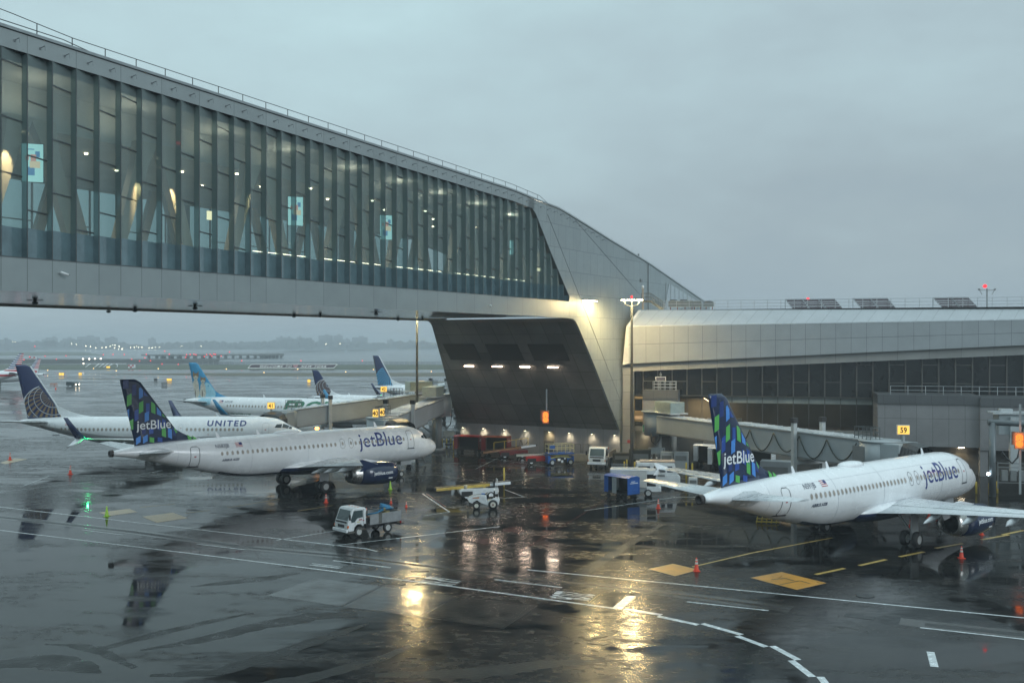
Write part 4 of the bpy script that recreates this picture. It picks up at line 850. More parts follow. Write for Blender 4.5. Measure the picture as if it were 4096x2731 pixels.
# ---------------------------------------------------------------- gate lobby block at the right
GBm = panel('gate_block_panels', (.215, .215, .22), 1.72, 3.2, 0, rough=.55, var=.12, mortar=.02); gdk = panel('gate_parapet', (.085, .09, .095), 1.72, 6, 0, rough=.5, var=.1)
GB = thing('gate_block', 'boxy grey panelled gate lobby with dark parapet behind the right aircraft nose', 'building'); o1 = 6.0
u0 = u_at(3511, o1); u1 = u_at(3918, o1); uz = lambda y, px: cz(px, y, o1)[1]
ztp, zpb, zlo = uz(1577, 3511), uz(1614, 3511), uz(1787, 3760)
def blk(u0, u1, z0, z1, oa, ob_, m, name, parent=GB): 
    mb = MB(); mb.box(CP((u0 + u1) / 2, (z0 + z1) / 2, (oa + ob_) / 2), (u1 - u0, oa - ob_, z1 - z0), rz=math.atan2(E_.y, E_.x)); return mb.build(name, m, parent, uvf=lambda co: ((co - Q0).dot(E_) + (co - Q0).dot(NF), co.z - zlo))
blk(u0, u1, zlo, zpb, o1, -.4, GBm, 'panelled_wall'); blk(u0, u1 + .05, zpb, ztp, o1 + .15, -.4, gdk, 'parapet')
blk(u1, UE, zlo - .2, zpb - .15, o1 + .5, -.4, GBm, 'side_wing'); blk(u1, UE, zpb - .15, ztp - .2, o1 + .6, -.4, gdk, 'side_parapet')
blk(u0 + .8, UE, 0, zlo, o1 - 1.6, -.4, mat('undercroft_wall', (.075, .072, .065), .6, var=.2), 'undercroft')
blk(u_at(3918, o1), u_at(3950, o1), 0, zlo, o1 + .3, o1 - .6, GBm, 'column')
gr_ = thing('gate_block_rail', 'thin pale guardrail on top of the grey gate lobby', 'railing'); mb = MB(); ua = u_at(3562, o1 - .4)
for zz in (.5, 1.0): mb.bar(CP(ua, ztp + zz, o1 - .4), CP(UE, ztp + zz, o1 - .4), .045)
mb.build('rail', rm, gr_); u = ua
while u < UE: mb = MB(); mb.bar(CP(u, ztp, o1 - .4), CP(u, ztp + 1.0, o1 - .4), .05); mb.build('rail_post', rm, gr_); u += 1.9
lamp('SPOT', CP(u_at(3845, 5.4), zlo - .15, 5.4), 120, (1, .75, .42), GB, size=.1, spot=130, name='undercroft_lamp_light'); mb = MB(); mb.box(CP(u_at(3845, 5.2), zlo - .08, 5.2), (.6, .2, .08)); mb.build('undercroft_lamp', emit('lamp_lens', (1, .84, .58), 25.0), GB)
# ---------------------------------------------------------------- rotunda block beside the mast
RB = thing('walkway_block', 'square grey walkway block with dark parapet left of the blue tail', 'building'); ro = 2.2
a, b_ = u_at(2571, ro), u_at(2712, ro); z1_, z2_, z3_ = cz(2571, 1560, ro)[1], cz(2571, 1597, ro)[1], cz(2571, 1738, ro)[1]
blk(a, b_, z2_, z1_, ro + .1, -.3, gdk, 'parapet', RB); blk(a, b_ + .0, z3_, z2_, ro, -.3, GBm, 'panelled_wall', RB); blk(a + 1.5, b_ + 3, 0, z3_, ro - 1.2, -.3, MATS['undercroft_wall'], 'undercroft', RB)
mb = MB(); mb.cyl(CP(u_at(2693, 3), 0, 3), CP(u_at(2693, 3), z3_ + .6, 3), .42, n=18); mb.build('round_column', mat('concrete_column', (.20, .195, .18), .7), RB)
rr = thing('block_guardrail', 'small pale guardrail square on the walkway block roof', 'railing'); mb = MB(); ua, ub = u_at(2612, ro - .3), u_at(2702, ro - .3)
for zz in (.35, .75, 1.1):
    for q in (ro - .3, ro - 1.6): mb.bar(CP(ua, z1_ + zz, q), CP(ub, z1_ + zz, q), .05)
for i in range(5):
    for q in (ro - .3, ro - 1.6): mb.bar(CP(ua + (ub - ua) * i / 4, z1_, q), CP(ua + (ub - ua) * i / 4, z1_ + 1.1, q), .05)
mb.build('rail', rm, rr)
sl_ = thing('solar_lamp_post', 'short post with a small tilted solar panel on the walkway block', 'solar lamp', CP(u_at(2643, 1.5), z1_, 1.5)); mb = MB(); mb.bar((0, 0, 0), (0, 0, 2.3), .08); mb.build('post', gy, sl_); mb = MB(); mb.box((-.05, -.3, 1.45), (1.3, .06, .55), M=Matrix.Rotation(R(-25), 3, 'X')); mb.build('panel_frame', lf, sl_); mb = MB(); mb.box((-.05, -.335, 1.44), (1.18, .03, .45), M=Matrix.Rotation(R(-25), 3, 'X')); mb.build('panel_glass', mat('solar_glass', (.07, .06, .07), .2), sl_); mb = MB(); mb.cyl((0, 0, 1.8), (0, 0, 2.1), .14, n=8); mb.build('sensor', gy, sl_)
# green letter sign
hs = thing('gate_letter_sign', 'green square sign with a white letter H on the walkway block', 'sign', CP(u_at(2584, 3.0), cz(2584, 1713, 3.0)[1], 3.0), math.atan2(E_.y, E_.x)); mb = MB(); mb.box((0, 0, 0), (.86, .10, .95)); mb.build('sign_board', mat('green_sign', (.02, .20, .13), .4), hs)
flat_text('letter', 'H', .8, (0, -.06, -.29), (1, 0, 0), (0, 0, 1), white, hs, bold=.01)
mb = MB(); [mb.bar(p, q, .03) for p, q in (((-.42, -.06, -.46), (.42, -.06, -.46)), ((-.42, -.06, .46), (.42, -.06, .46)), ((-.42, -.06, -.46), (-.42, -.06, .46)), ((.42, -.06, -.46), (.42, -.06, .46)))]; mb.build('border', white, hs)
for i, (px, w_) in enumerate(((2581, 1), (2784, 1))):
    f_ = thing('soffit_lamp', ('warm lamp under the walkway block beside the green sign', 'warm lamp on the wall behind the white covered carts')[i], 'lamp', CP(u_at(px, -.6), 3.6, -.6)); mb = MB(); mb.box((0, 0, .04), (.55, .3, .08)); mb.build('lamp_housing', steel, f_); mb = MB(); mb.box((0, 0, -.02), (.45, .24, .04)); mb.build('lamp_lens', MATS['lamp_lens'], f_)
    lamp('SPOT', (0, 0, -.1), 70, (1, .75, .42), f_, size=.1, spot=140, blend=1, name='soffit_lamp_light')
# ================================================================ airliners
pw = mat('aircraft_white', (.76, .78, .80), .24, 0, var=.05, vs=.8, coat=.4, rv=.35); navy = mat('aircraft_navy', (.009, .020, .062), .22, 0, var=.1, coat=.4)
tyre = mat('tyre_rubber', (.018, .018, .019), .6); rim = mat('wheel_rim', (.50, .51, .50), .4, .3); strutm = mat('gear_strut', (.42, .44, .45), .35, .4)
ductm = mat('bare_metal', (.46, .45, .43), .28, .85); black = mat('flat_black', (.008, .008, .009), .5); wing_g = mat('wing_grey', (.52, .55, .57), .28, 0, var=.08, coat=.3); gasket = mat('door_outline', (.03, .035, .05), .5)
winm = mat('cabin_window', (.34, .30, .26), .15, var=.35, vs=1.5); winf = mat('window_frame', (.52, .52, .52), .3, .3); cockp = mat('cockpit_glass', (.02, .03, .035), .06)
wht = mat('lettering_white', (.80, .82, .84), .35); fred = mat('flag_red', (.40, .06, .07), .4); fblue = mat('flag_blue', (.03, .04, .16), .4); grey_p = mat('livery_grey', (.30, .33, .38), .4)
def cr(P, n):
    """Catmull-Rom resample of section table rows (a, halfwidth, ztop, zbot)"""
    out = []
    for i in range(len(P) - 1):
        p0, p1, p2, p3 = P[max(i - 1, 0)], P[i], P[i + 1], P[min(i + 2, len(P) - 1)]; L = p2[0] - p1[0]; k = max(1, int(L / n + .99))
        for j in range(k):
            t = j / k; row = [p1[0] + L * t]
            for c in range(1, 4):
                m1 = (p2[c] - p0[c]) / max(1e-6, p2[0] - p0[0]) * L; m2_ = (p3[c] - p1[c]) / max(1e-6, p3[0] - p1[0]) * L
                if i == 0: m1 = (p2[c] - p1[c]) * 1.6
                row.append((2 * t ** 3 - 3 * t ** 2 + 1) * p1[c] + (t ** 3 - 2 * t ** 2 + t) * m1 + (-2 * t ** 3 + 3 * t ** 2) * p2[c] + (t ** 3 - t ** 2) * m2_)
            out.append(row)
    out.append(list(P[-1])); return out
A320 = dict(L=37.57, prof=[(0, .02, 3.18, 3.06), (.22, .50, 3.58, 2.66), (.7, .92, 3.98, 2.36), (1.5, 1.30, 4.42, 2.08), (2.1, 1.50, 4.84, 1.97), (2.8, 1.68, 5.28, 1.88), (4.0, 1.86, 5.66, 1.79), (5.4, 1.95, 5.84, 1.75), (7.2, 1.975, 5.89, 1.74), (22.5, 1.975, 5.89, 1.74),
    (25.2, 1.95, 5.89, 1.90), (27.6, 1.80, 5.89, 2.38), (30, 1.54, 5.88, 2.98), (32.4, 1.22, 5.83, 3.62), (34.6, .88, 5.70, 4.22), (36.3, .60, 5.50, 4.62), (37.57, .38, 5.28, 4.84)],
    wing=[(0, 11.2, 19.4, 2.25, .14), (1.9, 12.1, 19.4, 2.42, .14), (6.3, 14.55, 19.5, 2.95, .115), (16.6, 20.1, 21.75, 4.10, .10)], fin=[(5.3, 30.4, 35.5), (6.25, 31.05, 35.62), (11.45, 34.95, 36.85), (11.76, 35.5, 36.9)], dorsal=(28.4, 5.86, 31.6, 7.0),
    ht=[(.5, 31.9, 35.3, 4.86, .11), (6.2, 35.0, 36.35, 5.50, .10)], eng=(5.75, 10.4, 15.9, 1.60, 1.14), ng=5.07, mg=(17.7, 3.8), wr=.585, win=4.46)
def stretch(T, fwd, aft, cut=10, cut2=21.5):
    f = lambda a: a + (fwd if a > cut else 0) + (aft if a > cut2 + 1e-6 else 0); D_ = dict(T)
    D_['L'] = T['L'] + fwd + aft; D_['prof'] = [(f(a), *r) for a, *r in T['prof']]
    D_['wing'] = [(y, a + fwd, b + fwd, z, t) for y, a, b, z, t in T['wing']]; D_['fin'] = [(z, a + fwd + aft, b + fwd + aft) for z, a, b in T['fin']]
    d = T['dorsal']; D_['dorsal'] = (d[0] + fwd + aft, d[1], d[2] + fwd + aft, d[3]); D_['ht'] = [(y, a + fwd + aft, b + fwd + aft, z, t) for y, a, b, z, t in T['ht']]
    e = T['eng']; D_['eng'] = (e[0], e[1] + fwd, e[2] + fwd, e[3], e[4]); D_['mg'] = (T['mg'][0] + fwd, T['mg'][1]); return D_
A321 = stretch(A320, 4.27, 2.67)
B737 = dict(L=39.0, prof=[(0, .02, 2.98, 2.86), (.3, .42, 3.26, 2.50), (1.0, .85, 3.62, 2.10), (1.9, 1.18, 4.00, 1.80), (2.6, 1.38, 4.42, 1.65), (3.4, 1.58, 4.86, 1.52), (4.8, 1.76, 5.14, 1.40), (6.5, 1.87, 5.25, 1.32), (9, 1.88, 5.27, 1.30), (24, 1.88, 5.27, 1.30),
    (27.5, 1.82, 5.27, 1.72), (30.5, 1.58, 5.27, 2.42), (33.5, 1.20, 5.20, 3.18), (36, .78, 5.05, 3.85), (37.8, .42, 4.85, 4.25), (38.4, .22, 4.72, 4.40)],
    wing=[(0, 12.2, 20.6, 1.9, .14), (1.9, 13.0, 20.6, 2.05, .14), (5.6, 15.4, 20.4, 2.45, .115), (17.0, 21.9, 23.4, 3.85, .10)], fin=[(4.7, 31.8, 37.2), (6.3, 33.2, 37.5), (11.9, 36.9, 38.85), (12.2, 37.5, 38.95)], dorsal=(27.6, 5.24, 34.2, 7.3),
    ht=[(.4, 33.6, 37.4, 4.45, .11), (7.1, 37.6, 39.2, 5.15, .10)], eng=(4.85, 10.9, 15.5, 1.45, 1.02), ng=4.1, mg=(19.7, 2.9), wr=.56, win=3.66)
E175 = dict(L=31.7, prof=[(0, .02, 2.9, 2.8), (.25, .4, 3.2, 2.5), (.9, .8, 3.7, 2.15), (2, 1.2, 4.45, 1.85), (3.2, 1.42, 4.95, 1.7), (5, 1.5, 5.1, 1.65), (20, 1.5, 5.1, 1.65), (23, 1.42, 5.1, 2.0), (26, 1.12, 5.05, 2.8), (29, .7, 4.85, 3.6), (31.5, .25, 4.55, 4.1)],
    wing=[(0, 10.5, 16, 2.0, .14), (1.5, 11.2, 16, 2.1, .13), (4.5, 12.9, 16.1, 2.5, .115), (13, 17.5, 18.8, 3.5, .1)], fin=[(4.8, 25.6, 29.6), (6.0, 26.5, 29.8), (9.6, 29.2, 30.7), (9.86, 29.6, 30.8)], dorsal=(23.4, 5.08, 27.2, 6.6),
    ht=[(.4, 27.2, 30, 4.3, .1), (5, 29.8, 31, 4.9, .1)], eng=(4.2, 9.5, 13.2, 1.3, .85), ng=3.3, mg=(14.8, 2.6), wr=.48, win=4.0)
P3 = lambda a, l, z: Vector((-a, -l, z))       # a aft of the nose, l to starboard
AF = [(0, 0), (.02, .30), (.08, .62), (.2, .92), (.35, 1), (.55, .86), (.78, .46), (1, .03)]
def af_shape(x):
    for (a, b), (c, d) in zip(AF, AF[1:]):
        if x <= c: return b + (d - b) * (x - a) / (c - a)
    return .03
def foil(le, te, z, t, lat, vert=False):
    c = te - le; up = [(le + x * c, h * t * c / 2) for x, h in AF]; lo = [(le + x * c, -h * t * c / 2) for x, h in AF[1:-1]][::-1]; pts = up + [(te, -.015 * t * c)] + lo
    return [P3(a, h, z) if vert else P3(a, lat, z + h * (1.25 if h > 0 else .75)) for a, h in pts]
class Jet:
    def __init__(s, name, label, T, nose, hd, bodym=None, finm=None, belly=None, group='airliners parked at the gates'):
        s.T = T; s.root = thing(name, label, 'airliner', (nose[0], nose[1], 0), hd, group); s.S = cr(T['prof'], .45); r = s.root
        bodym = bodym or pw; nseg = 44; rings = []
        for a, w_, zt, zb in s.S:
            cz_, hb = (zt + zb) / 2, (zt - zb) / 2; rings.append([P3(a, w_ * math.sin(2 * math.pi * k / nseg), cz_ + hb * math.cos(2 * math.pi * k / nseg)) for k in range(nseg)])
        mf = None
        if belly: mf = lambda i, j: 1 if (belly[1] < s.S[i][0] < belly[2] and abs(j + .5 - nseg / 2) < nseg * belly[3]) else 0
        mb = MB(); mb.loft(rings, 0, True, mf=mf); s.body = mb.build('fuselage', [bodym, belly[0] if belly else bodym], r)
        q = MB(); a, w_, zt, zb = T['prof'][-1]; q.lathe(P3(a - .02, 0, (zt + zb) / 2), (-1, 0, 0), [(0, w_ * .9), (.30, w_ * .8), (.30, w_ * .55), (.05, w_ * .4)], 18); q.build('tail_exhaust', mat('exhaust_dark', (.05, .045, .045), .5, .4), r)
        # wings
        for sg in (1, -1):
            mb = MB(); mb.loft([foil(le, te, z, t, sg * y) for y, le, te, z, t in T['wing']]); w1 = mb.build('wing', wing_g, r)
            mb = MB(); W_ = T['wing']
            for i in (1, 2):      # flap and aileron seam, leading edge
                (y0, l0, e0, z0, t0), (y1, l1, e1, z1, t1) = W_[i], W_[i + 1]
                f = lambda y, le, te, z, t, x: P3(le + (te - le) * x, sg * y, z + af_shape(x) * t * (te - le) / 2 * 1.25 + .012)
                for x in (.12, .70): mb.bar(f(y0, l0, e0, z0, t0, x), f(y1, l1, e1, z1, t1, x), .035, .012)
            mb.build('panel_seams', mat('seam_grey', (.22, .24, .25), .5), w1)
            for y, ln in ((T['wing'][2][0] * .98, 2.9), (T['wing'][2][0] * 1.45, 2.6), (T['wing'][2][0] * 1.95, 2.3)):
                (y0, l0, e0, z0, _), (y1, l1, e1, z1, _) = W_[2], W_[3]; k = (y - y0) / (y1 - y0); te = e0 + (e1 - e0) * k; zz = z0 + (z1 - z0) * k
                mb = MB(); mb.lathe(P3(te - ln * .62, sg * y, zz - .12), P3(1, 0, -.16), [(0, .02), (.4, .15), (1.0, .23), (1.7, .22), (ln - .3, .10), (ln, .02)], 10); mb.build('flap_fairing', wing_g, w1)
            mb = MB(); mb.loft([foil(le, te, z, t, sg * y) for y, le, te, z, t in T['ht']]); mb.build('tailplane', wing_g, r)
            s.engine(sg, navy if bodym is pw and finm is navy else pw)
            x, y = T['mg']; mb = MB(); zw_ = T['wing'][1][3]; mb.cyl(P3(x, sg * y, T['wr']), P3(x - .15, sg * y, zw_ + .1), .11, n=10); mb.cyl(P3(x, sg * (y - .5), T['wr']), P3(x, sg * (y + .5), T['wr']), .09); mb.bar(P3(x, sg * y, 1.1), P3(x - .3, sg * (y - 1.2), zw_ - .1), .1)
            mb.box(P3(x, sg * (y + .28), T['wr'] * 1 + 1.15), (1.05, .05, 1.3)); g_ = mb.build('main_gear', strutm, r)
            for d in (-.46, .46): s.wheel(g_, x, sg * y + d, T['wr'], .40)
        mb = MB(); x = T['ng']; mb.cyl(P3(x, 0, .38), P3(x - .1, 0, 2.0), .09, n=10); mb.bar(P3(x, 0, 1.2), P3(x - .9, 0, 2.0), .08); mb.bar(P3(x, -.3, .38), P3(x, .3, .38), .08)
        for d in (-.32, .32): mb.box(P3(x - .6, d * 1.2, 1.62), (1.5, .04, .5))
        g_ = mb.build('nose_gear', strutm, r)
        for d in (-.25, .25): s.wheel(g_, x, d, .38, .22)
        # belly fairing
        a0 = T['wing'][0][1] - 1.2; a1 = T['wing'][0][2] + 2.8; c = (a0 + a1) / 2; h = (a1 - a0) / 2; W0 = T['prof'][9][1]; zb = T['prof'][9][3]; mb = MB(); rings = []
        for i in range(19):
            t = -1 + 2 * i / 18; q = (1 - abs(t) ** 2.6) ** .6 + .001; rings.append([P3(c + h * t, (W0 + .34) * q * math.sin(k * .3142) , zb + .70 + (.98 * q) * math.cos(k * .3142) * (1.05 if math.cos(k * .3142) < 0 else .9)) for k in range(20)])
        mb.loft(rings, 0, mf=(lambda i, j: 1 if belly and abs(j + .5 - 10) < 5.2 else 0)); mb.build('wing_fairing', [bodym, belly[0] if belly else bodym], r)
        # fin
        Fn = T['fin']; d = T['dorsal']; s.finm = finm or bodym; mb = MB(); mb.loft([foil(le, te, z, .085, 0, True) for z, le, te in Fn]); s.fin = mb.build('tail_fin', s.finm, r)
        mb = MB(); rg = []
        for i in range(7):
            k = i / 6; a = d[0] + (d[2] - d[0]) * k; zt = d[1] - .05 + (d[3] - d[1]) * k ** 1.9; rg.append([P3(a, 0, zt), P3(a, .03 + .10 * k, d[1] + (zt - d[1]) * .4), P3(a, .05 + .14 * k, d[1] - .25), P3(a, -.05 - .14 * k, d[1] - .25), P3(a, -.03 - .10 * k, d[1] + (zt - d[1]) * .4)])
        mb.loft(rg, 0, False); s.dor = mb.build('dorsal_fillet', s.finm, r)
    def wheel(s, par, x, l, r_, w_):
        mb = MB(); mb.lathe(P3(x, l - w_ / 2, r_), P3(0, 1, 0), [(0, r_ * .55), (0, r_ * .86), (w_ * .12, r_ * .97), (w_ * .3, r_), (w_ * .7, r_), (w_ * .88, r_ * .97), (w_, r_ * .86), (w_, r_ * .55)], 22, caps=(False, False)); t = mb.build('wheel', tyre, par)
        mb = MB(); mb.lathe(P3(x, l - w_ * .45, r_), P3(0, 1, 0), [(.02, .02), (.03, r_ * .30), (-.01, r_ * .40), (-.02, r_ * .56), (w_ * .92, r_ * .56), (w_ * .90, r_ * .40), (w_ * .86, r_ * .3), (w_ * .88, .05)], 16); mb.build('wheel_hub', rim, par)
    def engine(s, sg, m):
        y, a0, a1, z, r_ = s.T['eng']; zw_ = s.T['wing'][2][3]; c = P3(a0, sg * y, z); k = lambda t: t * (a1 - a0)
        mb = MB(); mb.lathe(c, (-1, 0, .03), [(.0, r_ * .80), (-.03, r_ * .86), (.05, r_ * .92), (k(.1), r_ * .99), (k(.3), r_ * 1.05), (k(.55), r_ * 1.02), (k(.80), r_ * .90)], 28); e = mb.build('engine_cowl', m, s.root); s.cowl = (y, a0, a1, z, r_)
        mb = MB(); mb.lathe(c, (-1, 0, .03), [(k(.80), r_ * .895), (k(.9), r_ * .82), (k(1), r_ * .70), (k(1), r_ * .66), (k(.85), r_ * .62)], 28, caps=(False, False)); mb.build('exhaust_nozzle', ductm, e); mb = MB(); mb.lathe(c, (-1, 0, .03), [(.02, r_ * .93), (-.05, r_ * .87), (.0, r_ * .80), (.3, r_ * .78)], 28, caps=(False, False)); mb.build('intake_lip', ductm, e)
        mb = MB(); mb.lathe(c, (-1, 0, .03), [(k(.86), r_ * .63), (k(.87), .02)], 20); mb.lathe(c, (-1, 0, .03), [(.35, r_ * .79), (.36, .02)], 20); mb.build('fan_duct', black, e)
        mb = MB(); mb.prism([P3(a0 + 1.0, sg * y - .14, z + r_ * .98), P3(a1 + .9, sg * y - .14, z + r_ * .45), P3(a1 + 1.8, sg * y - .14, zw_ + .1), P3(a0 + 3.4, sg * y - .14, zw_ + .25)], P3(0, .28, 0)); mb.build('engine_pylon', pw, e)
    def sec(s, a):
        S = s.S
        for p, q in zip(S, S[1:]):
            if a <= q[0]:
                t = max(0, (a - p[0]) / (q[0] - p[0])); return [p[i] + (q[i] - p[i]) * t for i in range(4)]
        return S[-1]
    def skin(s, a, z, off=.012):
        _, w_, zt, zb = s.sec(a); cz_, hb = (zt + zb) / 2, (zt - zb) / 2; q = max(-.995, min(.995, (z - cz_) / hb)); n = Vector((0, math.sqrt(1 - q * q) / w_, q / hb)).normalized()
        return P3(a, w_ * math.sqrt(1 - q * q) + n.y * off, z + n.z * off)
    def finpt(s, a, z, off=.012):
        Fn = s.T['fin']; z_ = max(Fn[0][0], min(Fn[-1][0], z))
        for p, q in zip(Fn, Fn[1:]):
            if z_ <= q[0]: t = (z_ - p[0]) / (q[0] - p[0]); le, te = p[1] + (q[1] - p[1]) * t, p[2] + (q[2] - p[2]) * t; break
        x = max(0, min(1, (a - le) / (te - le))); return P3(a, af_shape(x) * .085 * (te - le) / 2 + off, z)
    def text(s, name, txt, size, a0, z0, m, bold=.0, fin=False, shear=0.0, sx=1.0, rot=0.0, off=.012, space=1.0, step=.15):
        vs, fs = text2d(txt, size, bold, 'LEFT', space, shear, sx); mb = MB(); c, sn = math.cos(rot), math.sin(rot)
        vs = [(x * c - y * sn, x * sn + y * c) for x, y in vs]; fn = s.finpt if fin else s.skin
        decal(mb, vs, fs, lambda u, v: fn(a0 - u, z0 + v, off), step, sx=(.6 if fin else None)); return mb.build(name, m, s.root if not fin else s.fin, nofix=True)
    def poly(s, name, pts, m, fin=False, off=.010, step=.2, parent=None, sx=.5):
        """pts in (a, z)"""
        mb = MB(); fn = s.finpt if fin else s.skin
        for P in (pts if isinstance(pts[0][0], (tuple, list)) else [pts]): decal(mb, P, [list(range(len(P)))], lambda a, z: fn(a, z, off), step, sx=sx)
        return mb.build(name, m, parent or (s.fin if fin else s.root), nofix=True)
    def windows(s, a_list, z=None, w_=.24, h=.36, frame=True):
        z = z or s.T['win']
        for a in a_list:
            f = [(a + (w_ / 2 + .045) * math.cos(k * .5236), z + (h / 2 + .045) * math.sin(k * .5236)) for k in range(12)]; g_ = [(a + w_ / 2 * math.cos(k * .5236), z + h / 2 * math.sin(k * .5236)) for k in range(12)]
            mb = MB(); decal(mb, f, [list(range(12))], lambda x, y: s.skin(x, y, .010), .12, 0); decal(mb, g_, [list(range(12))], lambda x, y: s.skin(x, y, .017), .12, 1); mb.build('cabin_window', [winf, winm], s.root, nofix=True)
    def door(s, a, z0, w_, h, th=.05, name='door', m=None, handle=True, sill=True):
        o = [(a - w_ / 2, z0), (a + w_ / 2, z0), (a + w_ / 2, z0 + h), (a - w_ / 2, z0 + h)]; mb = MB(); c = .12
        def rr(g): 
            x0, x1, y0, y1 = a - w_ / 2 - g, a + w_ / 2 + g, z0 - g, z0 + h + g; c_ = .14 + g; return [(x0 + c_, y0), (x1 - c_, y0), (x1, y0 + c_), (x1, y1 - c_), (x1 - c_, y1), (x0 + c_, y1), (x0, y1 - c_), (x0, y0 + c_)]
        A_, B_ = rr(0), rr(th); n = 8
        for i in range(n):
            j = (i + 1) % n; decal(mb, [A_[i], A_[j], B_[j], B_[i]], [(0, 1, 2, 3)], lambda x, y: s.skin(x, y, .012), .15, 0)
        if sill: decal(mb, [(a - w_ / 2 - .1, z0 - .1), (a + w_ / 2 + .1, z0 - .1), (a + w_ / 2 + .1, z0 + .02), (a - w_ / 2 - .1, z0 + .02)], [(0, 1, 2, 3)], lambda x, y: s.skin(x, y, .02), .15, 0)
        if handle: decal(mb, [(a - .1, z0 + h * .48), (a + .1, z0 + h * .48), (a + .1, z0 + h * .54), (a - .1, z0 + h * .54)], [(0, 1, 2, 3)], lambda x, y: s.skin(x, y, .014), .15, 1)
        return mb.build(name, [m or gasket, fred], s.root, nofix=True)
    def flag(s, a, z, w_=.75, h=.42):
        mb = MB(); fn = lambda x, y: s.skin(x, y, .014)
        for k in range(7): decal(mb, [(a, z + k * h / 7), (a - w_, z + k * h / 7), (a - w_, z + (k + 1) * h / 7), (a, z + (k + 1) * h / 7)], [(0, 1, 2, 3)], fn, .15, 0 if k % 2 == 0 else 1)
        decal(mb, [(a - w_, z + h * .45), (a - w_ * .55, z + h * .45), (a - w_ * .55, z + h), (a - w_, z + h)], [(0, 1, 2, 3)], lambda x, y: s.skin(x, y, .018), .15, 2); mb.build('flag_marking', [fred, wht, fblue], s.root, nofix=True)
    def antenna(s, a, h=.45):
        zt = s.sec(a)[2]; mb = MB(); mb.prism([P3(a, -.02, zt - .03), P3(a + .38, -.02, zt - .03), P3(a + .52, -.02, zt + h), P3(a + .34, -.02, zt + h)], P3(0, .04, 0)); mb.build('antenna', pw, s.root)
    def cockpit(s, panes):
        for P in panes: s.poly('cockpit_window', P, cockp, off=.014, step=.08, sx=.15)
def winglet(j, sg, up=2.4, down=0, m=navy, lean=.35, base=True, sweep=1.3):
    y, le, te, z, t = j.T['wing'][-1]; mb = MB()
    def fl(dy, dz, c0, c1): return [P3(a, sg * (y + dy) + h, z + dz) for a, h in ((c0, 0), (c0 + (c1 - c0) * .3, .06), (c1, 0), (c0 + (c1 - c0) * .3, -.06))]
    mb.loft([fl(-.05, -.02, le, te), fl(.25, .12, le + .25, te + .05), fl(.25 + lean * .5, up * .45, le + .6 + sweep * .4, te + sweep * .4), fl(.25 + lean, up, te + sweep * .45, te + sweep * .85)], 0)
    o = mb.build('winglet', m, j.root)
    if down: mb = MB(); mb.loft([fl(.1, .05, le + .4, te), fl(.6, -down * .6, le + 1.2, te + .5), fl(.75, -down, te + .7, te + .95)], 0); mb.build('lower_winglet', wht, o)
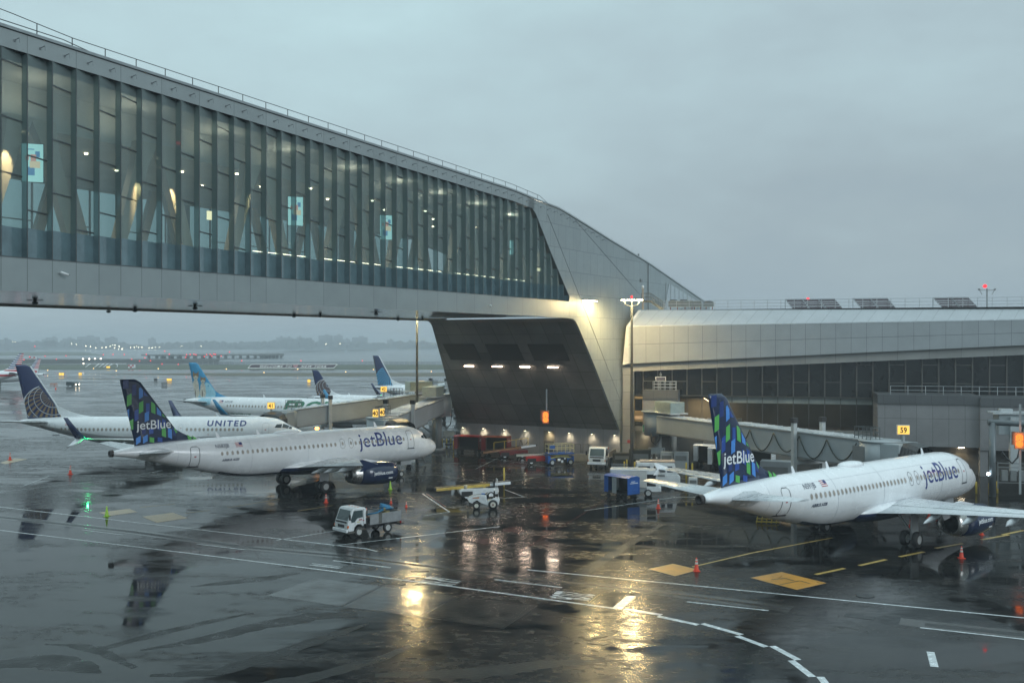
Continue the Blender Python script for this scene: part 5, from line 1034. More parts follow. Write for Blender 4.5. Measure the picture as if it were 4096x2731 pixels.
# ---------------------------------------------------------------- blue-tailed pair
TB = [mat('tail_blue_mid', (.02, .07, .32), .25, coat=.3), mat('tail_blue_light', (.07, .25, .66), .25, coat=.3), mat('tail_green', (.10, .42, .09), .25, coat=.3), mat('tail_blue_deep', (.013, .036, .17), .25, coat=.3)]
def blue_jet(nose, hd, label, reg):
    j = Jet('airliner', label, A320, nose, hd, pw, navy, (navy, 6.5, 27.5, .085)); T = A320
    for k, y in ((1, 1),): pass
    for sg in (1, -1):       # tip fences
        y, le, te, z, t = T['wing'][-1]; mb = MB(); mb.prism([P3(le + .2, sg * (y + .45) - .02, z), P3(te + .35, sg * (y + .45) - .02, z + .6), P3(te + .7, sg * (y + .45) - .02, z + .6), P3(te + .25, sg * (y + .45) - .02, z), P3(te + .7, sg * (y + .45) - .02, z - .45), P3(te + .3, sg * (y + .45) - .02, z - .45)], P3(0, .05, 0)); mb.build('wingtip_fence', navy if sg > 0 else wht, j.root)
        mb = MB(); mb.loft([foil(le, te, z, t, sg * y), foil(le + .4, te + .1, z + .02, .09, sg * (y + .47))]); mb.build('wingtip', wing_g, j.root)
    wl_ = [9.3 + .53 * i for i in range(39) if not (12.35 < 9.3 + .53 * i < 14.0)]; wl_ = [5.9 + .533 * i for i in range(6)] + [9.1 + .533 * i for i in range(7)] + [14.35 + .533 * i for i in range(31)]
    wl_ = [a for a in wl_ if a < 30.6]
    j.windows([5.95 + .533 * i for i in range(13)] + [14.9 + .533 * i for i in range(25)])
    j.door(5.05 - .1, 3.42, .82, 1.85); j.door(30.3, 3.38, .80, 1.85)
    for a in (12.95, 14.0): j.door(a, 4.02, .50, .95, .035, 'overwing_exit', sill=False, handle=False); j.windows([a], 4.5, .22, .33)
    j.text('name_lettering', 'jetBlue', 2.05, 11.85, 3.95, mat('name_blue', (.02, .035, .19), .25, coat=.3), bold=.012, sx=1.0)
    j.text('tail_lettering', 'jetBlue', 1.18, 35.35, 7.10, wht, bold=.010, fin=True, off=.03)
    j.text('registration', reg, .46, 28.25, 5.0, mat('reg_grey', (.06, .07, .11), .4), bold=.004); j.flag(26.15, 4.98, .72, .40)
    j.text('type_lettering', 'AIRBUS A320', .30, 27.7, 3.72, MATS['reg_grey'], bold=.012, shear=.3)
    j.cockpit([[(1.92, 4.28), (1.50, 4.06), (1.62, 4.42), (2.10, 4.80)], [(2.0, 4.20), (2.62, 4.28), (2.78, 4.70), (2.22, 4.86)], [(2.72, 4.30), (3.22, 4.40), (3.18, 4.62), (2.86, 4.68)]])
    # tail mosaic of slanted tiles: columns follow the photo's checker, clipped to the fin outline
    out = [(35.45, 5.6), (36.88, 11.70), (35.55, 11.70), (34.9, 11.35), (31.0, 6.2), (30.5, 5.6)][::-1]
    def tile(a, z, w_, h, k, sl_): 
        P = [(a, z), (a - w_, z + sl_), (a - w_, z + sl_ + h), (a, z + h)]; c = clip([(-x, y) for x, y in P], [(-x, y) for x, y in out]); return ([(-x, y) for x, y in c], k) if len(c) > 2 else None
    # (a of aft edge, z of lower aft corner, width, height, colour, slant)
    tl = [(36.25, 9.25, .42, 1.0, 2, .20), (35.15, 9.90, .38, 1.0, 1, .22), (34.85, 11.0, .4, .6, 3, 0), (36.6, 10.9, .5, .75, 3, .05), (33.95, 9.9, .4, 1.2, 1, -.20), (36.45, 7.9, .42, .95, 1, .2), (35.15, 8.55, .40, 1.0, 2, .22), (34.0, 8.65, .40, .98, 2, -.2), (33.45, 8.45, .42, .98, 1, -.22), (32.9, 8.25, .5, 1.0, 2, -.25),
          (36.05, 6.95, .40, .95, 2, .22), (34.62, 7.75, .40, .85, 1, .16), (35.55, 7.85, .36, 1.0, 0, .2), (34.5, 8.5, .34, 1.0, 0, 0), (33.5, 7.1, .40, .9, 0, -.18), (32.95, 7.1, .36, .9, 0, -.18), (35.4, 5.7, .42, .60, 1, .24), (34.75, 5.78, .42, .62, 1, .22), (34.15, 5.9, .42, .45, 2, -.1), (33.4, 5.9, .45, .4, 0, -.1), (33.0, 6.42, .40, .95, 2, -.2), (32.4, 6.25, .40, .9, 1, -.22), (31.9, 6.4, .3, .7, 3, -.1), (31.75, 6.5, .42, .9, 2, .15), (31.3, 6.55, .5, .5, 1, -.35), (34.7, 10.2, .4, 1.1, 0, -.05), (35.8, 10.2, .4, 1.0, 3, .1), (34.2, 6.6, .4, .5, 0, .1), (34.85, 6.6, .36, .5, 3, .1)]
    for k in range(4):
        L_ = [x[0] for x in (tile(*q) for q in tl) if x and x[1] == k]
        if L_: j.poly('tail_tiles', L_, TB[k], fin=True, off=.014, step=.5)
    mb = MB(); d = T['dorsal']
    for a, zz in ((30.35, .30), (29.85, .18)): mb.quad([P3(a, .16, d[1] + .02), P3(a - .4, .13, d[1] + .02), P3(a - .25, .12, d[1] + zz * .9), P3(a + .15, .14, d[1] + zz + .2)])
    mb.build('fillet_tiles', TB[2], j.root)
    # satellite dome, antennas, seams, engine lettering
    zt = 5.89; mb = MB(); mb.ell(P3(19.6, 0, zt - .02), (1.5, .70, .30), 22, 10); mb.build('satellite_dome', pw, j.root)
    for a in (8.2, 22.6, 27.0): j.antenna(a, .5)
    mb = MB()
    for a in (9.0, 18.2, 24.6, 31.9):
        P = [j.skin(a, z, .006) for z in [5.75 - k * .2 for k in range(19)] if z < j.sec(a)[2] - .05 and z > j.sec(a)[3] + .1]
        for p, q in zip(P, P[1:]): mb.bar(p, q, .014, .006)
    for z in (5.35, 3.05):
        P = [j.skin(a * .5, z, .006) for a in range(9, 62)]
        for p, q in zip(P, P[1:]): mb.bar(p, q, .01, .006)
    mb.build('skin_seams', grey_p, j.root)
    y, a0, a1, z, r_ = j.cowl
    fn = lambda u, v: P3(a0 + 3.15 - u, y + math.sqrt(max(.01, (r_ * 1.055) ** 2 - v * v)) + .01, z + v)
    vs, fs = text2d('jetblue.com', .50, .008, 'LEFT'); mb = MB(); decal(mb, vs, fs, fn, .12); mb.build('cowl_lettering', wht, j.root, nofix=True)
    vs, fs = text2d('AO', .16, .02, 'LEFT'); mb = MB(); mb2 = MB(); decal(mb2, [(0, 0), (.5, 0), (.5, .13), (0, .13)], [(0, 1, 2, 3)], lambda u, v: fn(u + 1.85, v - .5), .1); mb2.build('cowl_placard', wht, j.root, nofix=True)
    mb = MB(); p = P3(29.3, 0, 0); a = 29.0; q = j.skin(a, 2.75, .01); mb.lathe(q, (q - P3(a, 0, 3.6)), [(0, .22), (.02, .2), (.01, .02)], 12); mb.build('outflow_valve', black, j.root)
    # nose ground-power cable
    mb = MB(); mb.tube([P3(4.2, .3, 1.8), P3(3.2, .35, .5), P3(3.4, .9, .04), P3(5.0, 1.6, .04)], .03, 5); mb.build('power_cable', tyre, j.root)
    # tailplane root plate
    mb = MB()
    P = [(33.0, 5.05), (34.6, 5.65), (35.6, 5.3), (35.7, 4.4), (34.6, 4.2)]; j.poly('tailplane_plate', [(32.2, 4.95), (33.6, 4.25), (35.3, 4.45), (35.4, 5.05), (34.2, 5.35), (33.2, 5.30)], wing_g, off=.012)
    return j
JL = blue_jet((-8.98, 117.66), .759, 'white airliner with dark blue tiled tail parked left of centre, its nose at the pier', 'N583JB')
JR = blue_jet((40.35, 89.48), .720, 'white airliner with bright blue and green tiled tail parked at the right edge', 'N591JB')
# ---------------------------------------------------------------- globe-tail livery
gold = mat('globe_gold', (.22, .14, .07), .3); globl = mat('globe_line', (.70, .72, .75), .35); cyan = mat('globe_cyan', (.08, .42, .70), .3); ublue = mat('deep_blue', (.010, .024, .105), .22, coat=.4)
def globe(j, mblock, mline, cx, cz_, r_, out, nl=11):
    """globe grid: orthographic sphere, pole tipped toward the upper right, clipped by the fin outline"""
    tilt = R(52); roll = R(-20); B_, Ln = [], []
    def pr(lat, lon):
        x, y, z = math.cos(lat) * math.sin(lon), math.cos(lat) * math.cos(lon), math.sin(lat); y, z = y * math.cos(tilt) + z * math.sin(tilt), -y * math.sin(tilt) + z * math.cos(tilt)
        # y toward the viewer
        x, z = x * math.cos(roll) - z * math.sin(roll), x * math.sin(roll) + z * math.cos(roll); return x, z, y
    cl = [(-a, z) for a, z in out]
    lats = [80, 64, 48, 32, 16, 0, -16, -32, -48]
    for i in range(len(lats) - 1):
        for k in range(24):
            l0, l1 = R(k * 15), R(k * 15 + 7.5); t0, t1 = R(lats[i] - 1.6), R(lats[i + 1] + 1.6); q = [pr(t0, l0), pr(t0, l1), pr((t0 + t1) / 2, l1), pr(t1, l1), pr(t1, l0), pr((t0 + t1) / 2, l0)]
            if min(p[2] for p in q) > .03:
                P = [(-(cx) + p[0] * r_, cz_ + p[1] * r_) for p in q]; ar = sum(P[i_][0] * P[(i_ + 1) % 6][1] - P[(i_ + 1) % 6][0] * P[i_][1] for i_ in range(6)); P = P if ar > 0 else P[::-1]; c = clip(P, cl)
                if len(c) > 2: B_.append([(-x, y) for x, y in c])
    def seg(p, q, w_):
        d = (q[0] - p[0], q[1] - p[1]); L_ = math.hypot(*d)
        if L_ < 1e-5: return
        n_ = (-d[1] / L_ * w_, d[0] / L_ * w_); P = [(p[0] - n_[0], p[1] - n_[1]), (q[0] - n_[0], q[1] - n_[1]), (q[0] + n_[0], q[1] + n_[1]), (p[0] + n_[0], p[1] + n_[1])]; c = clip(P, cl)
        if len(c) > 2: Ln.append([(-x, y) for x, y in c])
    for lt in lats:
        for k in range(48):
            p, q = pr(R(lt), R(k * 7.5)), pr(R(lt), R(k * 7.5 + 7.5))
            if p[2] > 0 and q[2] > 0: seg((-cx + p[0] * r_, cz_ + p[1] * r_), (-cx + q[0] * r_, cz_ + q[1] * r_), .035)
    for k in range(60):
        a, b_ = R(k * 6), R(k * 6 + 6); seg((-cx + r_ * math.cos(a), cz_ + r_ * math.sin(a)), (-cx + r_ * math.cos(b_), cz_ + r_ * math.sin(b_)), .045)
    if B_: j.poly('globe_blocks', B_, mblock, fin=True, off=.014, step=.6, sx=.8)
    if Ln: j.poly('globe_grid', Ln, mline, fin=True, off=.022, step=.6, sx=.8)
def united(nose, hd, label, T, new=False, detail=True, reg=''):
    j = Jet('airliner', label, T, nose, hd, pw, ublue, (mat('belly_grey', (.34, .35, .36), .3), 3.5, T['L'] - 4, .20))
    if T is B737:
        out = [(37.22, 5.2), (38.9, 12.15), (37.5, 12.15), (36.95, 11.9), (33.2, 6.3), (32.3, 5.2)][::-1]; globe(j, cyan if new else gold, cyan if new else globl, 34.6, 5.9, 3.55, out)
        mb = MB(); mb.bar(P3(33.1, 0, 6.4), P3(36.9, 0, 12.0), .14, .12); mb.build('fin_leading_edge', wht, j.root); j.dor.data.materials[0] = pw
        for sg in (1, -1): winglet(j, sg, 2.55, 1.0, ublue, .75)
        j.windows([8.0 + .56 * i for i in range(14)] + [17.0 + .56 * i for i in range(28) if i not in (1, 2)], None, .28, .38)
        j.door(4.9, 2.72, .82, 1.75, .03, m=grey_p); j.door(35.0 - 1.6, 2.8, .76, 1.6, .03, m=grey_p); j.door(16.1, 3.35, .5, .95, .025, 'overwing_exit', m=grey_p, sill=False)
        if not new: j.text('name_lettering', 'UNITED', .98, 12.7, 4.12, mat('name_navy', (.01, .03, .18), .3), bold=.028, sx=1.25, space=1.28)
        j.flag(31.6, 4.15, .55, .3); j.text('fleet_number', '0234', .22, 34.6, 4.22, MATS['reg_grey'])
        j.cockpit([[(2.1, 3.72), (2.0, 4.02), (2.75, 4.36), (2.8, 3.86)], [(2.9, 3.84), (2.86, 4.32), (3.5, 4.30), (3.75, 3.9)], [(1.65, 3.62), (1.62, 3.82), (1.95, 4.0), (2.02, 3.70)]])
        for a in (11.5, 20.5): j.antenna(a, .4)
        for a in (6.2, 12.4): j.poly('beacon_spot', [(a, 2.95), (a + .1, 2.95), (a + .1, 3.05), (a, 3.05)], fred)
        mb = MB(); mb.box(P3(T['wing'][1][1] + 9.5, 17.05, 3.92), (.35, .12, .12)); mb.build('navigation_light', emit('nav_green', (.02, 1, .25), 26), j.root)
        if not new: lamp('POINT', P3(T['wing'][1][1] + 8.9, 17.4, 3.95), 30, (.05, 1, .3), j.root, size=.08, name='navigation_lamp_light')
        # belly line
        j.poly('cheat_line', [(4, 2.50), (31, 2.50), (31, 2.56), (4, 2.56)], MATS['reg_grey'], step=0, sx=.8)
    else:
        out = [(29.65, 5.0), (30.75, 9.8), (29.6, 9.8), (29.15, 9.55), (26.5, 6.0), (26.0, 5.0)][::-1]; globe(j, gold, globl, 27.55, 5.35, 2.75, out)
        j.windows([6 + .75 * i for i in range(23)], None, .3, .42, 0); j.dor.data.materials[0] = pw; j.door(25.0, 3.2, .7, 1.5, .03, m=grey_p)
        for sg in (1, -1): winglet(j, sg, 1.5, 0, MATS['reg_grey'], .5)
        j.antenna(22, .4)
    return j
JU = united((-27.8, 136.0), 0.0, 'white airliner with navy and gold globe tail and navy winglets, nose behind the blue-tailed aircraft', B737)
JE = united((-11.0, 188.5), R(-22), 'small white jet with navy tail and fine gold globe grid behind the green-lettered aircraft', E175)
JN = united((-0.5, 223.0), R(-32), 'white airliner with cyan globe grid on a blue tail, farthest back by the pier', B737, True)
# ---------------------------------------------------------------- aircraft with wildlife painted tail
sky1 = mat('tail_sky_blue', (.03, .27, .50), .25, coat=.3); cl1 = mat('tail_pale_blue', (.30, .55, .66), .3); fur = mat('fur_cream', (.56, .52, .44), .6, var=.3, vs=3); fur2 = mat('fur_tan', (.26, .17, .09), .6, var=.3, vs=3); furd = mat('fur_dark', (.06, .045, .035), .6); green = mat('name_green', (.01, .16, .08), .25)
JF = Jet('airliner', 'white airliner with two pale cubs painted on its sky blue tail and green lettering', A321, (-14.8, 163.4), R(-18), pw, sky1)
o_ = 6.94; out = [(35.45, 5.6), (36.88, 11.70), (35.55, 11.70), (34.9, 11.35), (31.0, 6.2), (30.5, 5.6)][::-1]; out = [(a + o_, z) for a, z in out]
def fpoly(P, m, off=.02, name='tail_painting'):
    c = clip([(-a, z) for a, z in (P if sum(P[i][0] * P[(i + 1) % len(P)][1] - P[(i + 1) % len(P)][0] * P[i][1] for i in range(len(P))) < 0 else P[::-1])], [(-a, z) for a, z in out])
    if len(c) > 2: JF.poly(name, [(-x, y) for x, y in c], m, fin=True, off=off, step=.5)
def el(cx, cz_, rx, rz, n=14): return [(cx + rx * math.cos(i * 6.283 / n), cz_ + rz * math.sin(i * 6.283 / n)) for i in range(n)]
fpoly([(o_ + 35.2, 5.6), (o_ + 30.4, 5.6), (o_ + 31.5, 7.6), (o_ + 33.3, 8.4), (o_ + 34.2, 7.0)], cl1, .014)
for cx, cz_, s_ in ((o_ + 35.4, 0, 1.12), (o_ + 33.9, -.9, .92)):
    b0 = 5.75
    fpoly(el(cx, b0 + 1.35 * s_, .62 * s_, 1.5 * s_), fur, .020); fpoly(el(cx, b0 + .8 * s_, .72 * s_, 1.0 * s_), fur, .021); fpoly(el(cx + .12, b0 + .6, .09, .65), furd, .024)
    hz = b0 + 3.35 * s_ + (0 if s_ == 1 else -.15); fpoly(el(cx, hz, .55 * s_, .50 * s_), fur2, .026); fpoly(el(cx, hz - .22 * s_, .44 * s_, .36 * s_), fur, .028)
    for q in (-1, 1): fpoly([(cx + q * .15 * s_, hz + .35 * s_), (cx + q * .52 * s_, hz + .85 * s_), (cx + q * .55 * s_, hz + .1)], fur2, .025)
    for q in (-1, 1): fpoly(el(cx + q * .2 * s_, hz + .06, .10, .045, 8), furd, .030)
    fpoly(el(cx - .02, hz - .30 * s_, .09, .08, 8), furd, .030)
L_ = JF.T['L']
JF.text('name_lettering', 'FRONTIER', 2.45, 24.2, 3.72, green, bold=.085, shear=.18, sx=1.6, space=.95); JF.text('web_lettering', 'FLYFRONTIER.COM', .52, 35.0, 2.9, MATS['name_green'], bold=.006, sx=1.05)
JF.text('registration', 'N721FR', .48, 35.6, 4.95, MATS['reg_grey'], bold=.004, shear=.2); JF.flag(36.7, 4.93, .8, .42); JF.windows([8.0 + .533 * i for i in range(14)] + [17.5 + .62 * i for i in range(29)], None, .26, .36); JF.door(37.9, 3.4, .8, 1.8, .035, m=grey_p); JF.door(25.0, 3.4, .8, 1.8, .035, m=grey_p)
for sg in (1, -1): winglet(JF, sg, 2.4, 0, sky1, .55)
for a in (19, 28.5): JF.antenna(a, .5)
JF.poly('tail_band', [(38.6, 5.85), (41, 5.8), (41.5, 5.0), (40, 4.3), (38.5, 4.6)], cl1)
# ---------------------------------------------------------------- striped tails facing left, far left
sred_ = mat('stripe_red', (.50, .01, .02), .3); sblu = mat('stripe_blue', (.008, .03, .17), .3)
def striped(nose, hd, label, T):
    j = Jet('airliner', label, T, nose, hd, pw, pw, None); Fn = T['fin']
    def le(z): 
        for p, q in zip(Fn, Fn[1:]):
            if z <= q[0]: t = (z - p[0]) / (q[0] - p[0]); return p[1] + (q[1] - p[1]) * t, p[2] + (q[2] - p[2]) * t
        return Fn[-1][1:]
    z = Fn[1][0] + .4; i = 0; n = 8; h = (Fn[-1][0] - z) / (n * 2 - 1)
    # port side faces the camera here, so the decals are mirrored to port
    for i in range(n * 2 - 1):
        a0, a1 = le(z + h * i + h / 2); mid = a0 + (a1 - a0) * .52
        for (x0, x1, m) in (((a0 + .02, mid, sblu if i % 2 == 0 else None), (mid, a1 - .02, sred_ if (i // 1) % 2 == 0 else None))):
            if m: mb = MB(); decal(mb, [(x0, z + h * i), (x1, z + h * i), (x1, z + h * (i + 1)), (x0, z + h * (i + 1))], [(0, 1, 2, 3)], lambda a, zz: Vector((j.finpt(a, zz, .03).x, -j.finpt(a, zz, .03).y, zz)), .5, sx=.5); mb.build('tail_stripe', m, j.fin, nofix=True)
    a0, a1 = le(Fn[0][0] + .8); mb = MB(); decal(mb, [(a0 - 1.2, Fn[0][0] + .15), (a1 - .3, Fn[0][0] + .15), (a1 - .2, Fn[0][0] + .9), (a0 - .3, Fn[0][0] + .9)], [(0, 1, 2, 3)], lambda a, zz: P3(a, -.36, zz), .5); mb.build('tail_stripe', sred_, j.fin, nofix=True)
    mb = MB(); decal(mb, [(T['L'] - 14, 3.9), (T['L'] - 3.2, 4.0), (T['L'] - 3.2, 4.7), (T['L'] - 14, 4.7)], [(0, 1, 2, 3)], lambda a, zz: Vector((j.skin(a, zz, .02).x, -j.skin(a, zz, .02).y, zz)), .2, sx=.6); mb.build('hull_stripe', sred_, j.root, nofix=True)
    return j
striped((-165.5 - 36.7, 343), R(180), 'white airliner with red, white and blue striped tail at the left edge', A320)
striped((-195.0, 353), R(180), 'smaller jet whose striped tail shows just right of the larger striped tail', E175)
# ================================================================ passenger boarding bridges
jb = mat('boarding_bridge_grey', (.30, .335, .35), .42, .1, var=.12, vs=.4); jbd = mat('boarding_bridge_dark', (.16, .17, .17), .5, .1); jbt = mat('boarding_bridge_roof', (.46, .49, .50), .28, .1, var=.12, vs=.5)  # jbd: darker grey for beams, columns and stairs
hood = mat('canopy_rubber', (.018, .019, .020), .45, var=.3, vs=4); yb = mat('safety_yellow', (.55, .40, .05), .45); num_m = mat('number_black', (.015, .012, .01), .5)
sgl = emit('gate_sign_glow', (1.0, .60, .12), 1.15)
def boarding(num, label, A, B, za, zb, door_dir, hd_w=3.4, sign=None, acu=True, cables=False, dark=True, cage=True):
    """A rotunda, B cab (x, y); za/zb tunnel roof height; door_dir unit vector from the cab to the aircraft"""
    A = Vector((*A, 0)); B = Vector((*B, 0)); L = (B - A).length; ang = math.atan2(B.y - A.y, B.x - A.x); t = thing('boarding_bridge', label, 'boarding bridge', A, ang, 'boarding bridges at the gates')
    zf = lambda x: za + (zb - za) * x / L
    def tun(x0, x1, w_, h, name, dz=0.0, m=jb):
        mb = MB(); a, b_ = Vector((x0, 0, zf(x0) - h / 2 + dz)), Vector((x1, 0, zf(x1) - h / 2 + dz)); mb.bar(a, b_, w_, h, m=0); o = mb.build(name, m, t)
        mb = MB(); mb.bar(a + Vector((0, 0, h / 2 + .03)), b_ + Vector((0, 0, h / 2 + .03)), w_ - .1, .06)
        k = int((x1 - x0) / 1.3)
        for i in range(1, k): x = x0 + (x1 - x0) * i / k; mb.box((x, 0, zf(x) + dz + .08), (.06, w_ - .12, .05))
        mb.build('tunnel_roof', jbt, o); mb = MB()
        for s in (-1, 1):
            for q in (h / 2 - .08, -h / 2 + .10): mb.bar(a + Vector((0, s * (w_ / 2 + .02), q)), b_ + Vector((0, s * (w_ / 2 + .02), q)), .10, .14)
        mb.build('edge_beam', jbd, o)
        return o
    tun(1.5, L * .55, 2.35, 2.15, 'inner_tunnel', -.18); tun(L * .42, L - 1.2, 2.75, 2.55, 'outer_tunnel', .0)
    mb = MB(); mb.lathe((0, 0, 0), (0, 0, 1), [(za - 2.7, 1.75), (za + .2, 1.75)], 20); mb.lathe((0, 0, za + .2), (0, 0, 1), [(0, 2.1), (.14, 2.1), (.15, .02)], 20); mb.build('rotunda', jb, t)
    mb = MB(); mb.cyl((0, 0, 0), (0, 0, za - 2.7), .45, n=14); mb.lathe((0, 0, 0), (0, 0, 1), [(0, .9), (.5, .9), (.5, .02)], 14); mb.build('rotunda_column', jbd, t)
    if acu:
        mb = MB(); mb.box((2.6, 0, zf(2) + .95), (3.6, 2.0, 1.3)); o = mb.build('air_conditioner', mat('acu_green_grey', (.27, .31, .28), .5, var=.15), t, bevel=.05); mb = MB(); mb.box((2.6, 0, zf(2) + .24), (4.4, 2.5, .12)); mb.build('unit_tray', jbt, o)
    xl = L * .74; mb = MB()
    for s in (-1, 1): mb.bar((xl, s * 1.75, .9), (xl, s * 1.75, zf(xl) + .9), .42); 
    mb.bar((xl, -1.75, zf(xl) - 3.0), (xl, 1.75, zf(xl) - 3.0), .4, .35); mb.bar((xl, -1.75, 1.1), (xl, 1.75, 1.1), .5, .45); o = mb.build('lift_column', mat('column_pale', (.40, .42, .42), .4), t); 
    for s in (-1, 1): mb = MB(); mb.box((xl, s * 1.75, zf(xl) + 1.15), (.56, .56, .5)); mb.build('column_cap', black, o)
    for s in (-1, 1):
        mb = MB(); mb.lathe((xl - .3, s * 1.1 - .2, .5), (0, 1, 0), [(0, .3), (0, .46), (.06, .5), (.34, .5), (.4, .46), (.4, .3)], 16); mb.build('drive_wheel', tyre, o)
    # cab: drum plus canopy square to the aircraft
    dd = Matrix.Rotation(-ang, 3, 'Z') @ Vector((*door_dir, 0)); s_ = Vector((-dd.y, dd.x, 0)); cc = Vector((L, 0, 0)); h = 2.75; zc_ = zf(L) - .1
    mb = MB(); mb.lathe((L, 0, 0), (0, 0, 1), [(zc_ - h, 1.9), (zc_, 1.9)], 20); mb.lathe((L, 0, zc_), (0, 0, 1), [(0, 2.0), (.12, 2.0), (.13, .02)], 20); o = mb.build('cab', jb, t)
    a_ = math.atan2(dd.y, dd.x); mb = MB(); mb.box(cc + dd * 1.6 + Vector((0, 0, zc_ - h / 2)), (2.0, hd_w, h), rz=a_); mb.build('cab_front', jb, o, bevel=.08)
    mb = MB(); rg = []; n_ = 11
    for i in range(n_):       # ribbed folding canopy
        k = i / (n_ - 1); x = 2.5 + 1.5 * k; r_ = (.985 if i % 2 else 1.03); w_ = hd_w / 2 * r_; top_ = zc_ + .05 - .30 * k ** 2
        P = [(-w_, zc_ - h + .1), (-w_, top_ - .9), (-w_ * .82, top_ - .30), (-w_ * .5, top_), (w_ * .5, top_), (w_ * .82, top_ - .30), (w_, top_ - .9), (w_, zc_ - h + .1)]
        rg.append([cc + dd * x + s_ * a + Vector((0, 0, (z_ - zc_) * r_ + zc_)) for a, z_ in P])
    mb.loft(rg, 0, False, closed=False); mb.build('folding_canopy', hood, o, nofix=True)
    # beige side shutter
    mb = MB(); mb.box(cc + Vector((0, 0, zc_ - h / 2)) - dd * .2 - s_ * 1.75 * 0 + Vector((-.6, -1.83 * (1 if True else -1), 0)), (1.5, .1, 1.9)); mb.build('side_shutter', jbd, o)
    if cage:
        mb = MB(); q = Vector((L - 2.3, -1.0, zf(L - 2.3)))
        for x in (0, .5, 1.0, 1.5, 2.0):
            for y in (0, 1.1): mb.bar(q + Vector((x, y, -.4)), q + Vector((x, y, 1.15)), .05)
        for z_ in (.3, .7, 1.1):
            for y in (0, 1.1): mb.bar(q + Vector((0, y, z_)), q + Vector((2.0, y, z_)), .05)
            for x in (0, 2.0): mb.bar(q + Vector((x, 0, z_)), q + Vector((x, 1.1, z_)), .05)
        mb.build('ladder_cage', steel, t)
    if cables:
        k = 5; xs = [L * .44 + (L * .52) * i / k for i in range(k + 1)]
        for i in range(k):
            P = []; sg_ = 1.75 + .25 * (i % 2)
            for j_ in range(11): u = j_ / 10; x = xs[i] + (xs[i + 1] - xs[i]) * u; P.append((x, -1.50 if cables < 0 else 1.50, zf(x) - .35 - sg_ * (1 - (2 * u - 1) ** 2)))
            mb = MB(); mb.tube(P, .055, 6); mb.build('hanging_cable', mat('cable_green_black', (.02, .03, .02), .5), t)
    # fixed stair from cab to ground on far side
    mb = MB(); y0 = 2.1; x0 = L - 2.5
    for s in (0, .9): mb.bar((x0, y0 + s, zc_ - h), (x0 - 4.6, y0 + s, .2), .10, .25); mb.bar((x0, y0 + s, zc_ - h + 1), (x0 - 4.6, y0 + s, 1.2), .05)
    for i in range(12): k = (i + .5) / 12; mb.box((x0 - 4.6 * k, y0 + .45, (zc_ - h) * (1 - k) + .1), (.28, .9, .05))
    mb.build('service_stair', jbd, t)
    if sign:
        for (px, py, Y, w_, h_, yaw, nm) in sign:
            p = pd(px, py, Y); lp = Matrix.Rotation(-ang, 3, 'Z') @ (p - A); mb = MB(); yw = R(yaw) - ang; ex = Vector((math.cos(yw), math.sin(yw), 0)); ey = Vector((-math.sin(yw), math.cos(yw), 0)); up = Vector((0, 0, 1))
            lb = MB(); lb.box(lp + ey * .22, (w_ + .08, .42, h_ + .10), rz=yw); so_ = lb.build('gate_sign', mat('sign_casing', (.50, .50, .47), .4), t); mb.box(lp - ey * .01, (w_, .04, h_), rz=yw); mb.build('sign_face', sgl, so_)
            flat_text('sign_number', nm, h_ * .92, lp - up * h_ * .33 - ey * .035, ex, up, num_m, so_, bold=.018, sx=.86, off=0)
            mb = MB(); mb.bar(lp + ey * .2 - up * h_ * .5, lp + ey * .2 - up * (h_ * .5 + 1.0), .22); mb.build('sign_post', jb, so_)
    return t
g59 = boarding('59', 'grey boarding bridge with looping cables and sign 59 serving the right aircraft', (18.2, 126), (33.2, 91.0), 6.35, 6.35, (.66, -.75), 3.4, [(3614, 1719, 89.5, .98, .74, -11, '59')], cables=-1)
boarding('40', 'boarding bridge with two yellow 40 signs and black canopy behind the left aircraft', (-10.2, 141), (-15.2, 119.2), 7.7, 6.35, (.69, -.72), 3.6, [(1502, 1652, 119, .66, .86, -14, '40'), (1529, 1648, 119.2, .60, .84, 40, '40')])
boarding('41', 'long grey boarding bridge with yellow 41 sign, canopy reaching left over the globe-tail jet', (-11.6, 152), (-31.6, 141.2), 8.0, 5.75, (-.35, -.94), 3.8, [(1084, 1622, 139, .95, .82, 8, '41')])
boarding('42', 'short boarding bridge with yellow 42 sign behind the green-lettered aircraft nose', (-8.8, 171), (-20.6, 169.2), 7.0, 6.3, (-.31, -.95), 3.4, [(1535, 1556, 168, 1.0, .84, 5, '42')], acu=False)
boarding('43', 'far boarding bridge with yellow 43 sign and dark canopy beside the dark abutment', (-11.0, 205), (-15.6, 195.5), 7.6, 6.6, (-.37, -.93), 3.4, [(1687, 1532, 194, 1.0, .84, 5, '43')], acu=False)
lamp('POINT', pd(1268, 1713, 134), 8, (1, .45, .12), size=.2, name='orange_beacon_light'); bq = thing('orange_beacon', 'glowing orange warning beacon under the 41 walkway above the left aircraft', 'beacon', pd(1268, 1713, 134)); mb = MB(); mb.ell((0, 0, 0), (.28, .2, .2), 10, 6); mb.build('beacon_lens', emit('orange_glow', (1, .35, .06), 9), bq); mb = MB(); mb.cyl((0, 0, -.45), (0, 0, -.1), .12, n=8); mb.build('beacon_base', black, bq)
tg = tag(MB().box(pd(1268, 1728, 134.6), (2.6, 1.6, .5)).bar(pd(1268, 1728, 134.6), gp(1268, 1822), 1.6).build('service_vehicle_roof', jbd), 'grey service vehicle roof under the orange beacon behind the aircraft', 'vehicle')
